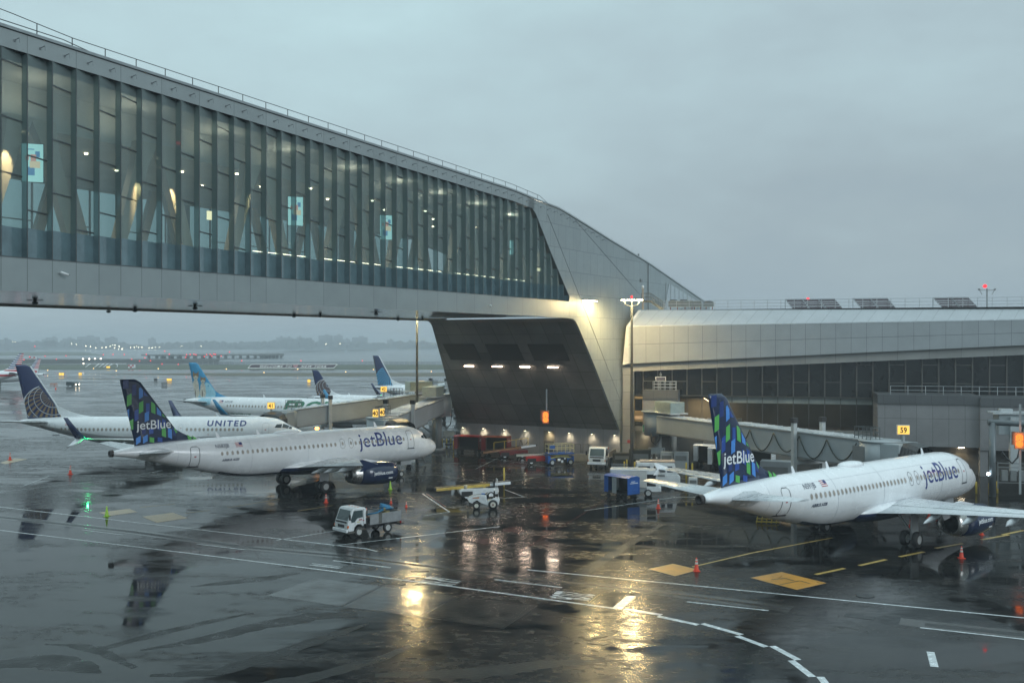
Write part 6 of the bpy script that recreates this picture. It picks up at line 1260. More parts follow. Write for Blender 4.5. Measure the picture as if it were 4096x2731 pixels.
# docking guidance displays with orange dots
led = emit('led_orange', (1, .16, .02), 2.6); ledb = mat('led_case', (.03, .03, .03), .5)
def guidance(label, p, s, yaw, pole):
    t = thing('docking_display', label, 'display', p, R(yaw)); mb = MB(); mb.box((0, .25, 0), (.95 * s, .4, 1.9 * s)); mb.box((-.62 * s, .2, .25 * s), (.25, .3, 1.5 * s)); mb.build('casing', ledb, t); mb = MB()
    for r_ in range(10):
        for c in range(5):
            if (r_ in (0, 4, 9) and c in (0, 4)) or r_ == 5 and c == 2: continue
            mb.lathe((-.30 * s + c * .15 * s, .05, -.68 * s + r_ * .15 * s), (0, -1, 0), [(0, .07 * s), (.03, .06 * s), (.03, .01)], 8)
    mb.build('led_matrix', led, t); mb = MB(); mb.bar((.1, .45, pole[0]), (.1, .45, pole[1]), .16); mb.build('mount_pole', jb, t); lamp('AREA', (0, -.15, 0), 40, (1, .25, .05), t, size=.7, sizey=1.3, rot=(R(-90), 0, 0) if False else (R(90), 0, 0), name='display_light'); return t
guidance('hanging docking display with orange dots in front of the dark abutment', pd(2182, 1668, 124), .85, -6, (.5, 3.4))
guidance('orange dotted docking display cut by the right edge of the photo', pd(4078, 1762, 84), .72, -20, (-4.5, 3.0))
# lattice stand / pipe gantry at the far right
gt = thing('service_gantry', 'grey pipe gantry with round posts beside the right aircraft nose', 'gantry', gp(3965, 1985), R(-12)); pipe = mat('gantry_grey', (.13, .15, .16), .45, .3); mb = MB()
mb.cyl((.1, 0, 0), (.1, 0, 7.3), .32, n=14); mb.cyl((-.3, 0, 7.3), (6.5, 0, 7.05), .28, n=12); mb.cyl((5.5, 1, 0), (5.5, 1, 7), .3, n=12); mb.build('main_pipe', pipe, gt); mb = MB()
for x in (1.2, 2.0, 2.8): mb.box((x, .1, 2.1), (.55, .5, 1.0)); 
for z_ in (1.4, 2.9, 3.3): mb.bar((.6, 0, z_), (3.4, 0, z_), .08)
for x in (.6, 3.4): mb.bar((x, 0, .8), (x, 0, 3.4), .08)
mb.build('switch_boxes', mat('switch_grey', (.17, .18, .18), .5), gt); mb = MB(); mb.tube([(2.9, 0, 6.9), (2.6, 0, 5.2), (2.4, 0, 3.9), (1.9, 0, 3.3), (1.4, 0, 3.8), (1.0, 0, 4.4)], .09, 6); mb.build('black_hose', tyre, gt); mb = MB(); mb.ell((-.35, -.3, 2.25), (.16, .12, .16), 10, 6); mb.build('work_lamp', emit('cool_lamp', (.75, .9, 1), 14), gt)
gt2 = thing('walkway_cabin', 'pale grey boarding walkway cabin and roof at the right edge', 'boarding bridge', CP(u_at(4010, 14), 0, 14), math.atan2(E_.y, E_.x)); mb = MB(); mb.box((2.6, 0, 6.6), (6.5, 3.2, 2.1)); mb.build('cabin_wall', jb, gt2, bevel=.05); mb = MB(); mb.box((2.4, 0, 7.75), (7.2, 3.6, .16)); mb.box((.3, 0, 8.0), (1.2, 1.0, .35)); mb.build('cabin_roof', jbt, gt2); mb = MB(); mb.box((.9, -1.5, 4.6), (1.0, .8, 5.6)); mb.build('service_riser', jbt, gt2); mb = MB(); mb.cyl((3.2, 0, 0), (3.2, 0, 5.6), .5, n=14); mb.build('cabin_column', jbd, gt2)
# fuelling meter stand under the walkway at left of the blue tail
for (px, py, lab, s) in ((2627, 1866, 'white and grey valve cabinet with hanging hose under walkway beside the green sign', 1.0), (1795, 1786, 'grey valve cabinet with hoses at the left foot of the dark abutment', 1.0)):
    p = gp(px, py); t = thing('valve_cabinet', lab, 'equipment', p, R(-10)); mb = MB()
    for x in (-.95, .95): mb.bar((x, 0, 0), (x, 0, 2.3), .1)
    mb.bar((-.95, 0, 2.3), (.95, 0, 2.3), .1); mb.box((0, .1, 1.9), (1.6, .1, .7)); mb.build('frame', jb, t)
    for x in (-.68, 0, .68): mb = MB(); mb.box((x, -.05, 1.05), (.42, .3, .95)); b_ = mb.build('meter_box', jbd, t, bevel=.03); mb = MB(); mb.cyl((x, -.21, 1.1), (x, -.24, 1.1), .1, n=10); mb.build('dial', wht, b_)
    mb = MB(); mb.tube([(.5, 0, 5.8), (.45, -.1, 4.4), (.3, -.2, 3.3), (-.2, -.2, 2.7), (-.6, -.2, 3.1), (-.7, -.1, 4.2)], .085, 6); mb.build('hose', tyre, t); mb = MB(); mb.lathe((0, -.2, .25), (0, 0, 1), [(0, .5), (.12, .6), (.24, .5)], 16); mb.build('hose_coil', tyre, t)
# ================================================================ ground vehicles
vw = mat('vehicle_white', (.64, .66, .67), .25, var=.16, vs=1.5, coat=.4); vg = mat('vehicle_glass', (.05, .075, .08), .06); alu = mat('aluminium_bed', (.34, .35, .36), .4, .5, var=.18, vs=2.0); vred = mat('vehicle_red', (.15, .014, .014), .35, var=.15, coat=.2); vblu = mat('vehicle_blue', (.015, .09, .33), .35, var=.12, coat=.2)
lampw = mat('headlamp', (.7, .7, .66), .15); amb = mat('amber_lens', (.6, .14, .03), .2); redl = mat('red_lens', (.5, .02, .02), .2); under = mat('chassis_black', (.012, .012, .013), .5); letg = mat('decal_dark', (.06, .07, .10), .4)
def vwheel(par, x, y, r_, w_=.24, hub=rim, name='wheel'):
    mb = MB(); mb.lathe((x, y - w_ / 2, r_), (0, 1, 0), [(0, r_ * .58), (0, r_ * .88), (w_ * .14, r_ * .98), (w_ * .3, r_), (w_ * .7, r_), (w_ * .86, r_ * .98), (w_, r_ * .88), (w_, r_ * .58)], 20, caps=(False, False)); o = mb.build(name, tyre, par)
    mb = MB(); mb.lathe((x, y - w_ * .46, r_), (0, 1, 0), [(.0, .02), (.03, r_ * .3), (-.01, r_ * .45), (-.01, r_ * .60), (w_ * .94, r_ * .60), (w_ * .94, r_ * .45), (w_ * .86, r_ * .3), (w_ * .92, .02)], 14); mb.build('rim', hub, o); return o
def cabtruck(label, loc, hd, bed='box', wb=3.1):
    """x forward, origin under the left-right centre of the rear axle"""
    t = thing('flatbed_truck', label, 'truck', loc, hd, 'small flatbed trucks'); f = wb
    side = [(f + .98, .62), (f + 1.02, 1.05), (f + .95, 1.30), (f + .55, 2.18), (f + .42, 2.27), (f - .55, 2.27), (f - .68, 2.15), (f - .70, .95), (f - .42, .95), (f - .36, .62)]
    side = [(f + 1.02, .60), (f + 1.05, 1.08), (f + .98, 1.32), (f + .62, 2.16), (f + .48, 2.26), (f - .52, 2.26), (f - .66, 2.14), (f - .66, .95), (f - .46, .95), (f - .38, .78), (f - .14, .98), (f + .16, 1.0), (f + .42, .80), (f + .48, .52), (f + 1.0, .50)]
    mb = MB(); mb.prism([(x, -.92, z) for x, z in side], (0, 1.84, 0)); cb = mb.build('cab', vw, t, bevel=.05)
    mb = MB(); mb.quad([(f + .985, -.78, 1.34), (f + .985, .78, 1.34), (f + .665, .74, 2.10), (f + .665, -.74, 2.10)]); mb.build('windscreen', vg, cb)
    for s in (-1, 1):
        mb = MB(); y = s * .932; mb.quad([(f + .78, y, 1.40), (f + .52, y, 2.08), (f - .32, y, 2.08), (f - .34, y, 1.52), (f + .18, y, 1.48), (f + .42, y, 1.22), (f + .72, y, 1.18)]); mb.build('side_window', vg, cb)
        mb = MB(); mb.box((f + 1.0, s * 1.12, 1.65), (.08, .16, .42)); mb.bar((f + .85, s * .92, 1.95), (f + 1.0, s * 1.12, 1.85), .03); mb.build('mirror', under, cb)
        mb = MB(); mb.box((f + 1.07, s * .68, .88), (.05, .34, .17)); mb.build('headlight', lampw, cb); mb = MB(); mb.box((f + 1.03, s * .91, .90), (.14, .06, .18)); mb.build('indicator', amb, cb)
    mb = MB(); mb.box((f + 1.15, 0, .58), (.14, 1.96, .24)); mb.build('bumper', wht, cb, bevel=.03); mb = MB(); mb.box((f + 1.065, 0, .90), (.03, .85, .22))
    for k in (-1, 0, 1): mb.box((f + 1.08, 0, .90 + k * .07), (.03, .85, .02))
    mb.build('grille', under, cb); mb = MB(); mb.box((f + 1.06, 0, 1.22), (.03, 1.5, .14)); mb.build('cowl_strip', under, cb)
    flat_text('cab_lettering', 'SERVICE', .10, (f + .05, .935, 1.30), (-1, 0, 0), (0, 0, 1), letg, cb) if False else None
    mb = MB()
    for x, z, w_ in ((f + .05, 1.30, .30), (f - .32, 1.22, .14)): mb.quad([(x, .934, z), (x - w_, .934, z), (x - w_, .934, z + .09), (x, .934, z + .09)])
    mb.build('door_decal', mat('decal_red', (.3, .02, .04), .4), cb); mb = MB(); mb.quad([(f + .22, .934, 1.16), (f - .08, .934, 1.16), (f - .08, .934, 1.21), (f + .22, .934, 1.21)]); mb.build('door_stripe', mat('decal_yellow', (.5, .42, .05), .4), cb); mb = MB(); mb.box((f + .30, 0, .42), (1.4, 1.80, .10)); mb.box((f - .2, .94, .62), (.5, .02, .12)); mb.build('lower_sill', mat('road_grime', (.10, .095, .085), .7, var=.4, vs=4), cb); mb = MB(); [mb.quad([(f - .62, .935, 1.0 + k * .5), (f - .60, .935, 1.0 + k * .5), (f - .60, .935, 1.4 + k * .5), (f - .62, .935, 1.4 + k * .5)]) for k in (0, 1)]; mb.bar((f + .40, .94, .98), (f + .40, .94, 2.1), .015); mb.bar((f - .40, .94, .98), (f - .40, .94, 2.15), .015); mb.build('door_seams', under, cb); mb = MB(); [mb.ell((f - .1, y, 2.28), (.06, .04, .03), 6, 4) for y in (-.6, -.2, .2, .6)]; mb.build('roof_lamp', amb, cb); mb = MB(); mb.bar((f + .99, -.5, 1.36), (f + .84, .05, 1.66), .025); mb.bar((f + .99, .25, 1.36), (f + .84, .75, 1.66), .025); mb.build('wiper', under, cb)
    mb = MB(); mb.bar((-1.2, -.4, .62), (f + .7, -.4, .62), .10, .2); mb.bar((-1.2, .4, .62), (f + .7, .4, .62), .10, .2); mb.box((f - .95, 0, .95), (.35, 1.5, .8)); mb.box((-1.25, 0, .55), (.1, 1.8, .14)); mb.build('chassis', under, t)
    if bed == 'box':
        bm = MB(); x0, x1 = -1.25, f - .95; bm.box(((x0 + x1) / 2, 0, .86), (x1 - x0, 1.96, .07)); b0 = bm.build('bed_floor', alu, t)
        for s in (-1, 1):
            for a, b_ in ((x0, x0 + (x1 - x0) * .62), (x0 + (x1 - x0) * .72, x1)): mb = MB(); mb.box(((a + b_) / 2, s * .97, 1.24), (b_ - a - .03, .05, .78)); mb.build('bed_side', alu, b0)
            mb = MB(); mb.box((x0 + (x1 - x0) * .67, s * .96, 1.24), ((x1 - x0) * .10, .05, .78)); mb.build('recessed_panel', mat('bed_dark', (.10, .10, .09), .5), b0)
        mb = MB(); mb.box((x0, 0, 1.24), (.05, 1.9, .78)); mb.build('tailgate', alu, b0)
        mb = MB(); mb.bar((x0 - .35, -.6, .55), (x0 - .35, .8, .55), .14, .08); mb.bar((x0, 0, .6), (x0 - .35, 0, .55), .1); mb.build('tow_step', under, b0)
        mb = MB(); mb.box((x0 - .02, .86, .72), (.06, .12, .2)); mb.build('rear_light', redl, b0)
    else:
        mb = MB(); x0, x1 = -1.9, f - .85; mb.box(((x0 + x1) / 2, 0, 1.0), (x1 - x0, 2.05, .12)); b0 = mb.build('flat_deck', alu, t); mb = MB()
        for s in (-1, 1): mb.box(((x0 + x1) / 2, s * 1.0, 1.32), (x1 - x0, .04, .56))
        mb.build('deck_side', mat('bed_brown', (.14, .12, .10), .6), b0)
    for x in (0, f):
        for s in (-1, 1): vwheel(t, x, s * .82, .40, .24)
    return t
def place(pt, hd, lx, ly):
    """origin so that local (lx, ly) lands on world point pt"""
    c, s = math.cos(hd), math.sin(hd); return (pt.x - (lx * c - ly * s), pt.y - (lx * s + ly * c), 0)
h1 = R(223); tr = cabtruck('white cab truck with grey metal sided bed carrying a coiled blue hose', place(gp(1497, 2138), h1, 1.35, .94), h1, 'box', 2.75)
mb = MB()
P = [gp(0, 9000)] 
hz_ = thing('coiled_hose', 'coiled blue hose lying on the truck bed', 'hose', tr.location + Vector((math.cos(h1) * -.45, math.sin(h1) * -.45, 1.15)), h1); mb = MB()
for k in range(3):
    rr_ = .46 - .05 * k; mb.tube([(rr_ * math.cos(i * .5236), rr_ * .7 * math.sin(i * .5236), .42 + .11 * k + .12 * math.sin(i * .5236 + k)) for i in range(13)], .06, 6)
mb.tube([(.35, .2, .45), (.8, .1, .3), (1.1, -.3, .2), (1.0, -.6, .12)], .05, 6); mb.build('hose_loops', mat('hose_blue', (.02, .17, .32), .4), hz_); hz_.scale = (1.3, 1.3, 1.3); mb = MB(); mb.cyl((-.1, -.2, .35), (.35, .35, .55), .06, n=8); mb.cyl((-.6, -.1, .45), (-.3, 0, .5), .07, n=8); mb.cyl((0, 0, 0), (0, 0, .35), .25, n=10); mb.build('hose_coupling', mat('brass', (.35, .27, .12), .35, .7), hz_)
bxx = tag(MB().box(tr.location + Vector((math.cos(h1) * 1.25 - .2, math.sin(h1) * 1.25, 1.12)), (.5, .32, .35), rz=h1).build('toolbox', mat('rust_brown', (.16, .05, .025), .6)), 'small rusty brown box on the front of the truck bed', 'box')
h2 = R(254); tr2 = cabtruck('white flatbed truck facing the camera in front of the pier base wall', place(gp(2390, 1872), h2, 4.1, 0), h2, 'flat'); tr2.scale = (1.12,) * 3
cr_ = tag(MB().ell(tr2.location + Vector((.5, 1.5, 1.85)), (.25, .25, .2), 8, 6).build('beacon', redl), 'small red beacon on the flatbed truck behind its cab', 'beacon')
# belt loaders
def loader(label, loc, hd, m, bm_, L=7.4, tilt=4.0, rail_=False, seat=True, sc=1.0):
    t = thing('belt_loader', label, 'belt loader', loc, hd, 'belt loaders on the apron'); mb = MB()
    mb.prism([(-1.7, -.75, .45), (1.9, -.75, .45), (2.05, -.75, .7), (2.0, -.75, 1.05), (-1.6, -.75, 1.05), (-1.9, -.75, .9)], (0, 1.5, 0)); b0 = mb.build('chassis', m, t, bevel=.05)
    mb = MB(); mb.box((-1.1, -.76, .55), (1.1, .03, .5)); mb.build('wheel_arch', under, b0)
    a, b_ = Vector((-L * .55, .1, 1.12 - L * .55 * math.tan(R(tilt)))), Vector((L * .45, .1, 1.12 + L * .45 * math.tan(R(tilt)))); u = Vector((0, 0, .14))
    mb = MB()
    for s in (-.42, .42): mb.bar(a + Vector((0, s, .12)), a.lerp(b_, .72) + Vector((0, s, .12)), .08, .26)
    bo = mb.build('boom_frame', bm_, t); mb = MB()
    for s in (-.42, .42): mb.bar(a.lerp(b_, .72) + Vector((0, s, .12)), b_ + Vector((0, s, .12)), .08, .26)
    mb.build('boom_nose', wht, bo); mb = MB(); mb.bar(a + u * 1.6, b_ + u * 1.6, .74, .05); mb.cyl(a + Vector((-.02, -.4, .14)), a + Vector((-.02, .4, .14)), .14, n=10); mb.cyl(b_ + Vector((.04, -.4, .14)), b_ + Vector((.04, .4, .14)), .14, n=10); mb.build('belt', under, bo)
    mb = MB(); mb.bar((.4, -.3, .9), (.9, -.3, 1.25), .1); mb.bar((.4, .4, .9), (.9, .4, 1.25), .1); mb.bar((-1.2, 0, .9), (-.9, 0, 1.0), .12); mb.build('lift_arm', bm_, bo)
    if seat: mb = MB(); mb.box((1.35, -.45, 1.15), (.5, .5, .12)); mb.box((1.6, -.45, 1.45), (.1, .5, .6)); mb.build('seat', under, t); mb = MB(); mb.tube([(1.9, -.7, 1.0), (1.9, -.7, 1.9), (1.9, -.1, 1.9), (1.9, -.1, 1.0)], .035, 6); mb.build('guard_bar', wht, t)
    if rail_:
        mb = MB(); q = [a.lerp(b_, k) + Vector((0, -.45, .25)) for k in (.2, .4, .62, .85)]
        for p in q: mb.bar(p, p + Vector((0, 0, 1.0)), .06)
        mb.bar(q[0] + Vector((0, 0, 1)), q[-1] + Vector((0, 0, 1)), .05); mb.build('side_rail', yb, t)
    for x in (-1.15, 1.25):
        for s in (-1, 1): vwheel(t, x, s * .66, .36, .22, wht)
    t.scale = (sc,) * 3; return t
h = R(13); loader('white belt loader with long yellow conveyor boom parked behind the white tug', place(gp(1866, 1998), h, -1.15, -.7), h, vw, mat('boom_yellow', (.55, .38, .08), .4, var=.2, vs=3), 7.3, 3.6)
bk = tag(MB().lathe(pd(1862, 1954, 96.2), (0, 0, 1), [(0, .15), (.34, .18), (.35, .16), (.04, .02)], 14).build('bucket', mat('bucket_cream', (.50, .46, .36), .5)), 'cream plastic bucket standing on the yellow conveyor boom', 'bucket')
h = R(17); loader('dark red belt loader with yellow rails in front of the right red cart', place(gp(2019, 1834), h, -1.15, -.7), h, vred, mat('boom_rust', (.25, .12, .05), .5, var=.3), 7.2, 6, True, False)
h = R(8); loader('small red belt loader half hidden behind the blue scissor lift', place(gp(2162, 1858), h, 0, -.7), h, mat('bright_red', (.42, .02, .02), .35), mat('boom_pale', (.45, .45, .38), .5), 5.4, 2, False, False)
st_ = thing('stored_stretcher_frame', 'thin bent metal tubes sticking up behind the dark red belt loader', 'frame', gp(2090, 1822), 0); mb = MB(); mb.tube([(-.6, 0, .9), (-.2, 0, 2.2), (.1, 0, 2.3)], .04, 5); mb.tube([(.2, 0, .9), (-.3, 0, 2.4)], .04, 5); mb.tube([(.1, 0, 1.2), (.7, 0, 1.9)], .04, 5); mb.build('bent_tubes', under, st_)
# blue scissor lift
sl2 = thing('scissor_lift', 'blue scissor lift platform with pale yellow guardrails parked by the base wall', 'scissor lift', place(gp(2205, 1862), R(14), -1.3, -.8), R(14)); mb = MB(); mb.box((0, 0, .62), (3.0, 1.55, .5)); mb.box((-1.55, 0, .75), (.35, 1.6, .95)); mb.box((1.55, 0, .75), (.25, 1.5, .75)); mb.build('chassis', vblu, sl2, bevel=.04)
mb = MB(); mb.box((0, -.79, .62), (1.5, .04, .55)); mb.build('hose_bay', under, sl2); mb = MB(); mb.box((-.3, -.83, .72), (.35, .05, .3)); mb.box((.1, -.83, .5), (.25, .05, .3)); mb.box((.45, -.83, .85), (.2, .05, .2)); mb.build('white_hoses', wht, sl2); mb = MB()
for s in (-.5, .5):
    mb.bar((-1.3, s, .9), (1.3, s, 1.35), .12); mb.bar((1.3, s, .9), (-1.3, s, 1.35), .12)
mb.build('scissor_arms', mat('arm_yellow', (.5, .42, .12), .5), sl2); mb = MB(); mb.box((0, 0, 1.45), (3.3, 1.7, .16)); pf = mb.build('platform', vblu, sl2); mb = MB()
for y in (-.82, .82):
    for z_ in (2.05, 2.55): mb.bar((-1.62, y, z_), (1.62, y, z_), .06)
    for x in (-1.62, -.55, .55, 1.62): mb.bar((x, y, 1.5), (x, y, 2.55), .06)
for x in (-1.62, 1.62):
    for z_ in (2.05, 2.55): mb.bar((x, -.82, z_), (x, .82, z_), .06)
mb.build('guardrail', mat('rail_cream', (.52, .48, .26), .5), pf); mb = MB(); mb.box((-.9, .2, 2.15), (.6, .4, .55)); mb.build('control_box', vblu, pf)
for x in (-1.15, 1.2):
    for s in (-1, 1): vwheel(sl2, x, s * .75, .38, .26)
# white tractor
h = R(181); tgv = thing('baggage_tractor', 'white baggage tractor with black canopy seat and red hubcaps beside the belt loader', 'tractor', place(gp(1972, 2036), h, 0, .62), h); mb = MB()
mb.prism([(2.35, -.6, .95), (2.15, -.6, .62), (1.85, -.6, .5), (1.82, -.6, .62), (1.45, -.6, .80), (1.1, -.6, .55), (.45, -.6, .32), (-.35, -.6, .32), (-.55, -.6, .45), (-.62, -.6, .92), (-.05, -.6, 1.0), (.30, -.6, .80), (.55, -.6, .70), (.62, -.6, 1.22), (1.1, -.6, 1.28), (1.9, -.6, 1.16)], (0, 1.2, 0)); b0 = mb.build('body', vw, tgv, bevel=.05)
mb = MB(); mb.box((.15, 0, .98), (.5, .55, .14)); mb.box((-.12, 0, 1.28), (.14, .55, .6)); mb.build('seat', under, tgv, bevel=.04); mb = MB(); mb.tube([(-.5, .55, .95), (-.45, .55, 1.62), (-.1, .55, 1.7)], .03, 6); mb.tube([(-.5, -.55, .95), (-.45, -.55, 1.62), (-.1, -.55, 1.7)], .03, 6); mb.bar((-.1, -.55, 1.7), (-.1, .55, 1.7), .05); mb.build('roll_bar', wht, tgv)
mb = MB(); mb.lathe((.62, 0, 1.32), (.5, 0, .8), [(0, .2), (.03, .22), (.05, .2), (.03, .17)], 16); mb.bar((.75, 0, 1.1), (.62, 0, 1.32), .05); mb.build('steering_wheel', under, tgv); mb = MB(); mb.quad([(1.85, .612, 1.06), (1.25, .612, 1.12), (1.25, .612, 1.00), (1.85, .612, .99)]); mb.build('side_decal', mat('decal_orange', (.5, .18, .05), .4), b0); mb = MB(); mb.box((.9, .05, 1.33), (.3, .25, .08)); mb.build('blue_rag', mat('rag_blue', (.03, .14, .4), .6), tgv); mb = MB(); mb.box((2.3, 0, .45), (.2, .5, .3)); mb.build('tow_hitch', mat('hitch_grey', (.2, .2, .2), .5), tgv)
hubr = mat('hub_cream', (.62, .60, .52), .4)
for s in (-1, 1): w_ = vwheel(tgv, 0, s * .62, .43, .26, hubr); q = MB(); q.cyl((0, s * .76, .43), (0, s * .80, .43), .08, n=8); q.build('hub_cap', vred, w_); vwheel(tgv, 1.5, s * .62, .33, .22, hubr)
# baggage carts
def cart(label, loc, hd, m, roof_m, L=3.2, W_=1.5, H_=1.55, lit=True, text=True, stripes=True, grp='covered baggage carts'):
    t = thing('baggage_cart', label, 'baggage cart', loc, hd, grp); z0 = .62; mb = MB(); mb.box((0, 0, z0), (L, W_, .12)); mb.bar((-L * .6, 0, .45), (L * .7, 0, .45), .1); mb.build('deck', under, t); mb = MB()
    for s in (-1, 1): mb.box((s * (L / 2 - .02), 0, z0 + H_ / 2), (.05, W_, H_))
    for x in (-L / 2, L / 2):
        for y in (-W_ / 2, W_ / 2): mb.bar((x, y, z0), (x, y, z0 + H_), .09)
    mb.box((-L / 2 + .25, -W_ / 2, z0 + H_ / 2), (.5, .04, H_)) ; e0 = mb.build('end_panel', m, t)
    mb = MB(); mb.prism([(-L / 2 - .1, -W_ / 2 - .08, z0 + H_), (-L / 2 - .1, -W_ * .28, z0 + H_ + .16), (-L / 2 - .1, W_ * .28, z0 + H_ + .16), (-L / 2 - .1, W_ / 2 + .08, z0 + H_)], (L + .2, 0, 0)); mb.build('roof', roof_m, t, bevel=.02)
    mb = MB(); mb.box((0, W_ / 2 - .03, z0 + H_ / 2), (L - .2, .03, H_)); mb.build('back_curtain', mat('curtain_dark', (.05, .05, .045), .7), t); mb = MB(); mb.box((L / 2 + .012, 0, z0 + H_ * .5), (.01, W_ * .9, .02)); [mb.box((L / 2 + .02, 0, z0 + H_ * k), (.03, W_ * .96, .03)) for k in (.25, .45, .65)]; mb.build('panel_ribs', m, e0)
    if text: mb = MB(); [mb.box((L / 2 + .02, -.05 + .1 * k, z0 + H_ * (.78 - .1 * k)), (.01, W_ * (.35 + .35 * k), .05)) for k in (0, 1)]; mb.build('panel_decal', wht, e0)
    for x in (-L * .36, L * .36):
        for s in (-1, 1): vwheel(t, x, s * W_ * .42, .26, .16, under)
    return t
wall_grey = mat('divider_grey', (.30, .32, .33), .5)
bc = cart('blue covered baggage cart standing alone in front of the white truck', place(gp(2507, 2004), R(-52), 1.4, -.7), R(-52), vblu, vblu); mb = MB(); mb.box((-.25, -.76, 1.4), (.62, .03, 1.6)); mb.build('divider', wall_grey, bc)
c1 = cart('dark red baggage cart at the left end of the grey base wall', place(gp(1905, 1815), R(-20), 1.4, -.7), R(-20), vred, mat('red_roof', (.34, .03, .03), .3), 3.6, 1.7, 1.7); c2 = cart('dark red baggage cart beside the other, with wet orange-lit roof', place(gp(2015, 1822), R(-18), 1.3, -.7), R(-18), vred, mat('orange_lit_roof', (.36, .10, .05), .25), 3.6, 1.7, 1.8)  # orange lamp light on the second roof is put into its colour
for k, (px, py, s) in enumerate(((2865, 1868, 1.0), (2925, 1882, 1.0))): cart(('white covered cart with dark open end behind the aircraft left wing', 'white covered cart partly hidden behind the blue tail fin')[k], place(gp(px, py), R(-30), 1.3, -.7), R(-30), vw, vw, 3.0, 1.7, 1.9, grp='white covered carts')
cart('white covered cart under the looping cables just right of the blue tail', place(gp(3080, 1890), R(-30), 1.3, -.7), R(-30), vw, vw, 3.0, 1.7, 1.9, grp='white covered carts')
# white box truck and cab-forward bus behind it
h = R(-8); bt = thing('service_truck', 'white boxy service truck with open black cab end behind the blue cart', 'truck', place(gp(2593, 1988), h, 1.0, -.95), h); mb = MB(); mb.box((-.9, 0, 1.75), (3.5, 2.05, 1.7)); b0 = mb.build('box_body', mat('box_grey_white', (.50, .50, .48), .35, var=.08), bt, bevel=.06); mb = MB(); mb.box((-.9, 0, 2.63), (3.6, 2.15, .10)); mb.build('box_roof', vw, b0, bevel=.03); mb = MB(); mb.prism([(.85, -1.02, .55), (2.25, -1.02, .55), (2.25, -1.02, .95), (1.95, -1.02, 1.05), (.85, -1.02, 1.05)], (0, 2.04, 0)); mb.build('cab_base', vw, bt, bevel=.04)
mb = MB(); mb.prism([(.85, -1.02, 2.25), (1.9, -1.02, 2.25), (1.7, -1.02, 2.62), (.85, -1.02, 2.62)], (0, 2.04, 0)); [mb.bar((1.85, s, 1.0), (1.85, s, 2.3), .08) for s in (-.98, .98)]; mb.build('cab_roof', vw, bt); mb = MB(); mb.box((1.3, 0, 1.65), (.85, 1.7, 1.15)); mb.build('cab_interior', black, bt); mb = MB(); mb.box((-.6, 0, .72), (4.0, 1.9, .4)); mb.build('underframe', jb, bt); mb = MB(); mb.box((-2.7, 0, 2.2), (.1, 2.0, .8)); mb.build('rear_flap', wall_grey, bt)
for x in (-1.7, 1.0):
    for s in (-1, 1): vwheel(bt, x, s * .92, .40, .25)
h = R(-4); bs_ = thing('crew_bus', 'white crew bus with wide dark windows parked behind the white service truck', 'bus', place(gp(2632, 1950), h, 0, -1.1), h); mb = MB(); mb.prism([(-2.3, -1.1, 1.4), (2.0, -1.1, 1.4), (1.7, -1.1, 2.55), (-2.2, -1.1, 2.6)], (0, 2.2, 0)); b0 = mb.build('upper_body', vw, bs_, bevel=.06); mb = MB()
for x0, x1 in ((-2.05, -.75), (-.45, .75), (.95, 1.55)): mb.quad([(x0, -1.115, 1.62), (x1, -1.115, 1.62), (x1 - .08, -1.115, 2.25), (x0, -1.115, 2.25)])
mb.build('side_window', MATS['globe_line'] if False else mat('tinted_window', (.012, .014, .03), .08), b0); mb = MB(); mb.prism([(-2.4, -1.15, .5), (2.3, -1.15, .5), (2.3, -1.15, 1.2), (2.0, -1.15, 1.4), (-2.4, -1.15, 1.4)], (0, 2.3, 0)); mb.build('lower_body', vw, bs_, bevel=.05); mb = MB(); mb.box((-.1, -1.17, 1.27), (1.6, .03, .22)); mb.build('lower_panel', jbd, bs_); mb = MB(); mb.box((.0, 0, 2.66), (3.6, 1.9, .12)); mb.build('roof_rack', mat('rack_rust', (.32, .25, .2), .6), bs_)
for x in (-1.6, 1.5):
    for s in (-1, 1): vwheel(bs_, x, s * .95, .40, .25)
# crate stand, barricade and misc equipment
def crate(name, label, cat, px, py, dims, m, hd=0, bev=.03, z=0):
    p = gp(px, py); mb = MB(); mb.box((0, 0, dims[2] / 2), dims); w_, d_, h_ = dims; t = thing(name, label, cat, (p.x, p.y, z), R(hd)); mb.build('casing', m, t, bevel=bev); q = MB(); q.box((0, -d_ / 2 - .01, h_ * .62), (w_ * .8, .02, h_ * .3)); q.build('door_panel', jbd, t); return t
crate('power_cabinet', 'pale grey power cabinet under the walkway right of valve cabinet', 'cabinet', 2668, 1868, (1.5, .8, 1.9), MATS['column_pale'], -15); crate('power_cabinet', 'pale cabinet with two black louvres beside the round column', 'cabinet', 2725, 1872, (1.7, .8, 2.0), jb, -15); crate('equipment_box', 'small white equipment box between yellow posts behind the right tailplane', 'box', 2772, 1950, (.9, .8, 1.1), vw, -10)
crate('generator', 'tall grey generator unit beneath the looping cables', 'generator', 3105, 1935, (3.2, 1.8, 2.5), jb, -20); crate('dark_container', 'dark low container right behind the flatbed truck', 'container', 2560, 1868, (2.6, 1.4, 2.2), mat('container_dark', (.03, .032, .025), .6), -10); crate('green_dumpster', 'low dark wagon against the pier corner wall', 'container', 2500, 1858, (3.0, 1.2, 1.5), MATS['container_dark'], -10)
ba = thing('crowd_barrier', 'grey steel crowd barrier standing behind the flatbed truck', 'barrier', gp(2478, 1892), R(-18)); mb = MB(); [mb.bar((x * .14 - .9, 0, .15), (x * .14 - .9, 0, 1.05), .035) for x in range(14)]; mb.build('bars', rm, ba); mb = MB(); mb.bar((-1, 0, 1.08), (1, 0, 1.08), .05); mb.bar((-1, 0, .14), (1, 0, .14), .05); mb.build('frame', rm, ba)
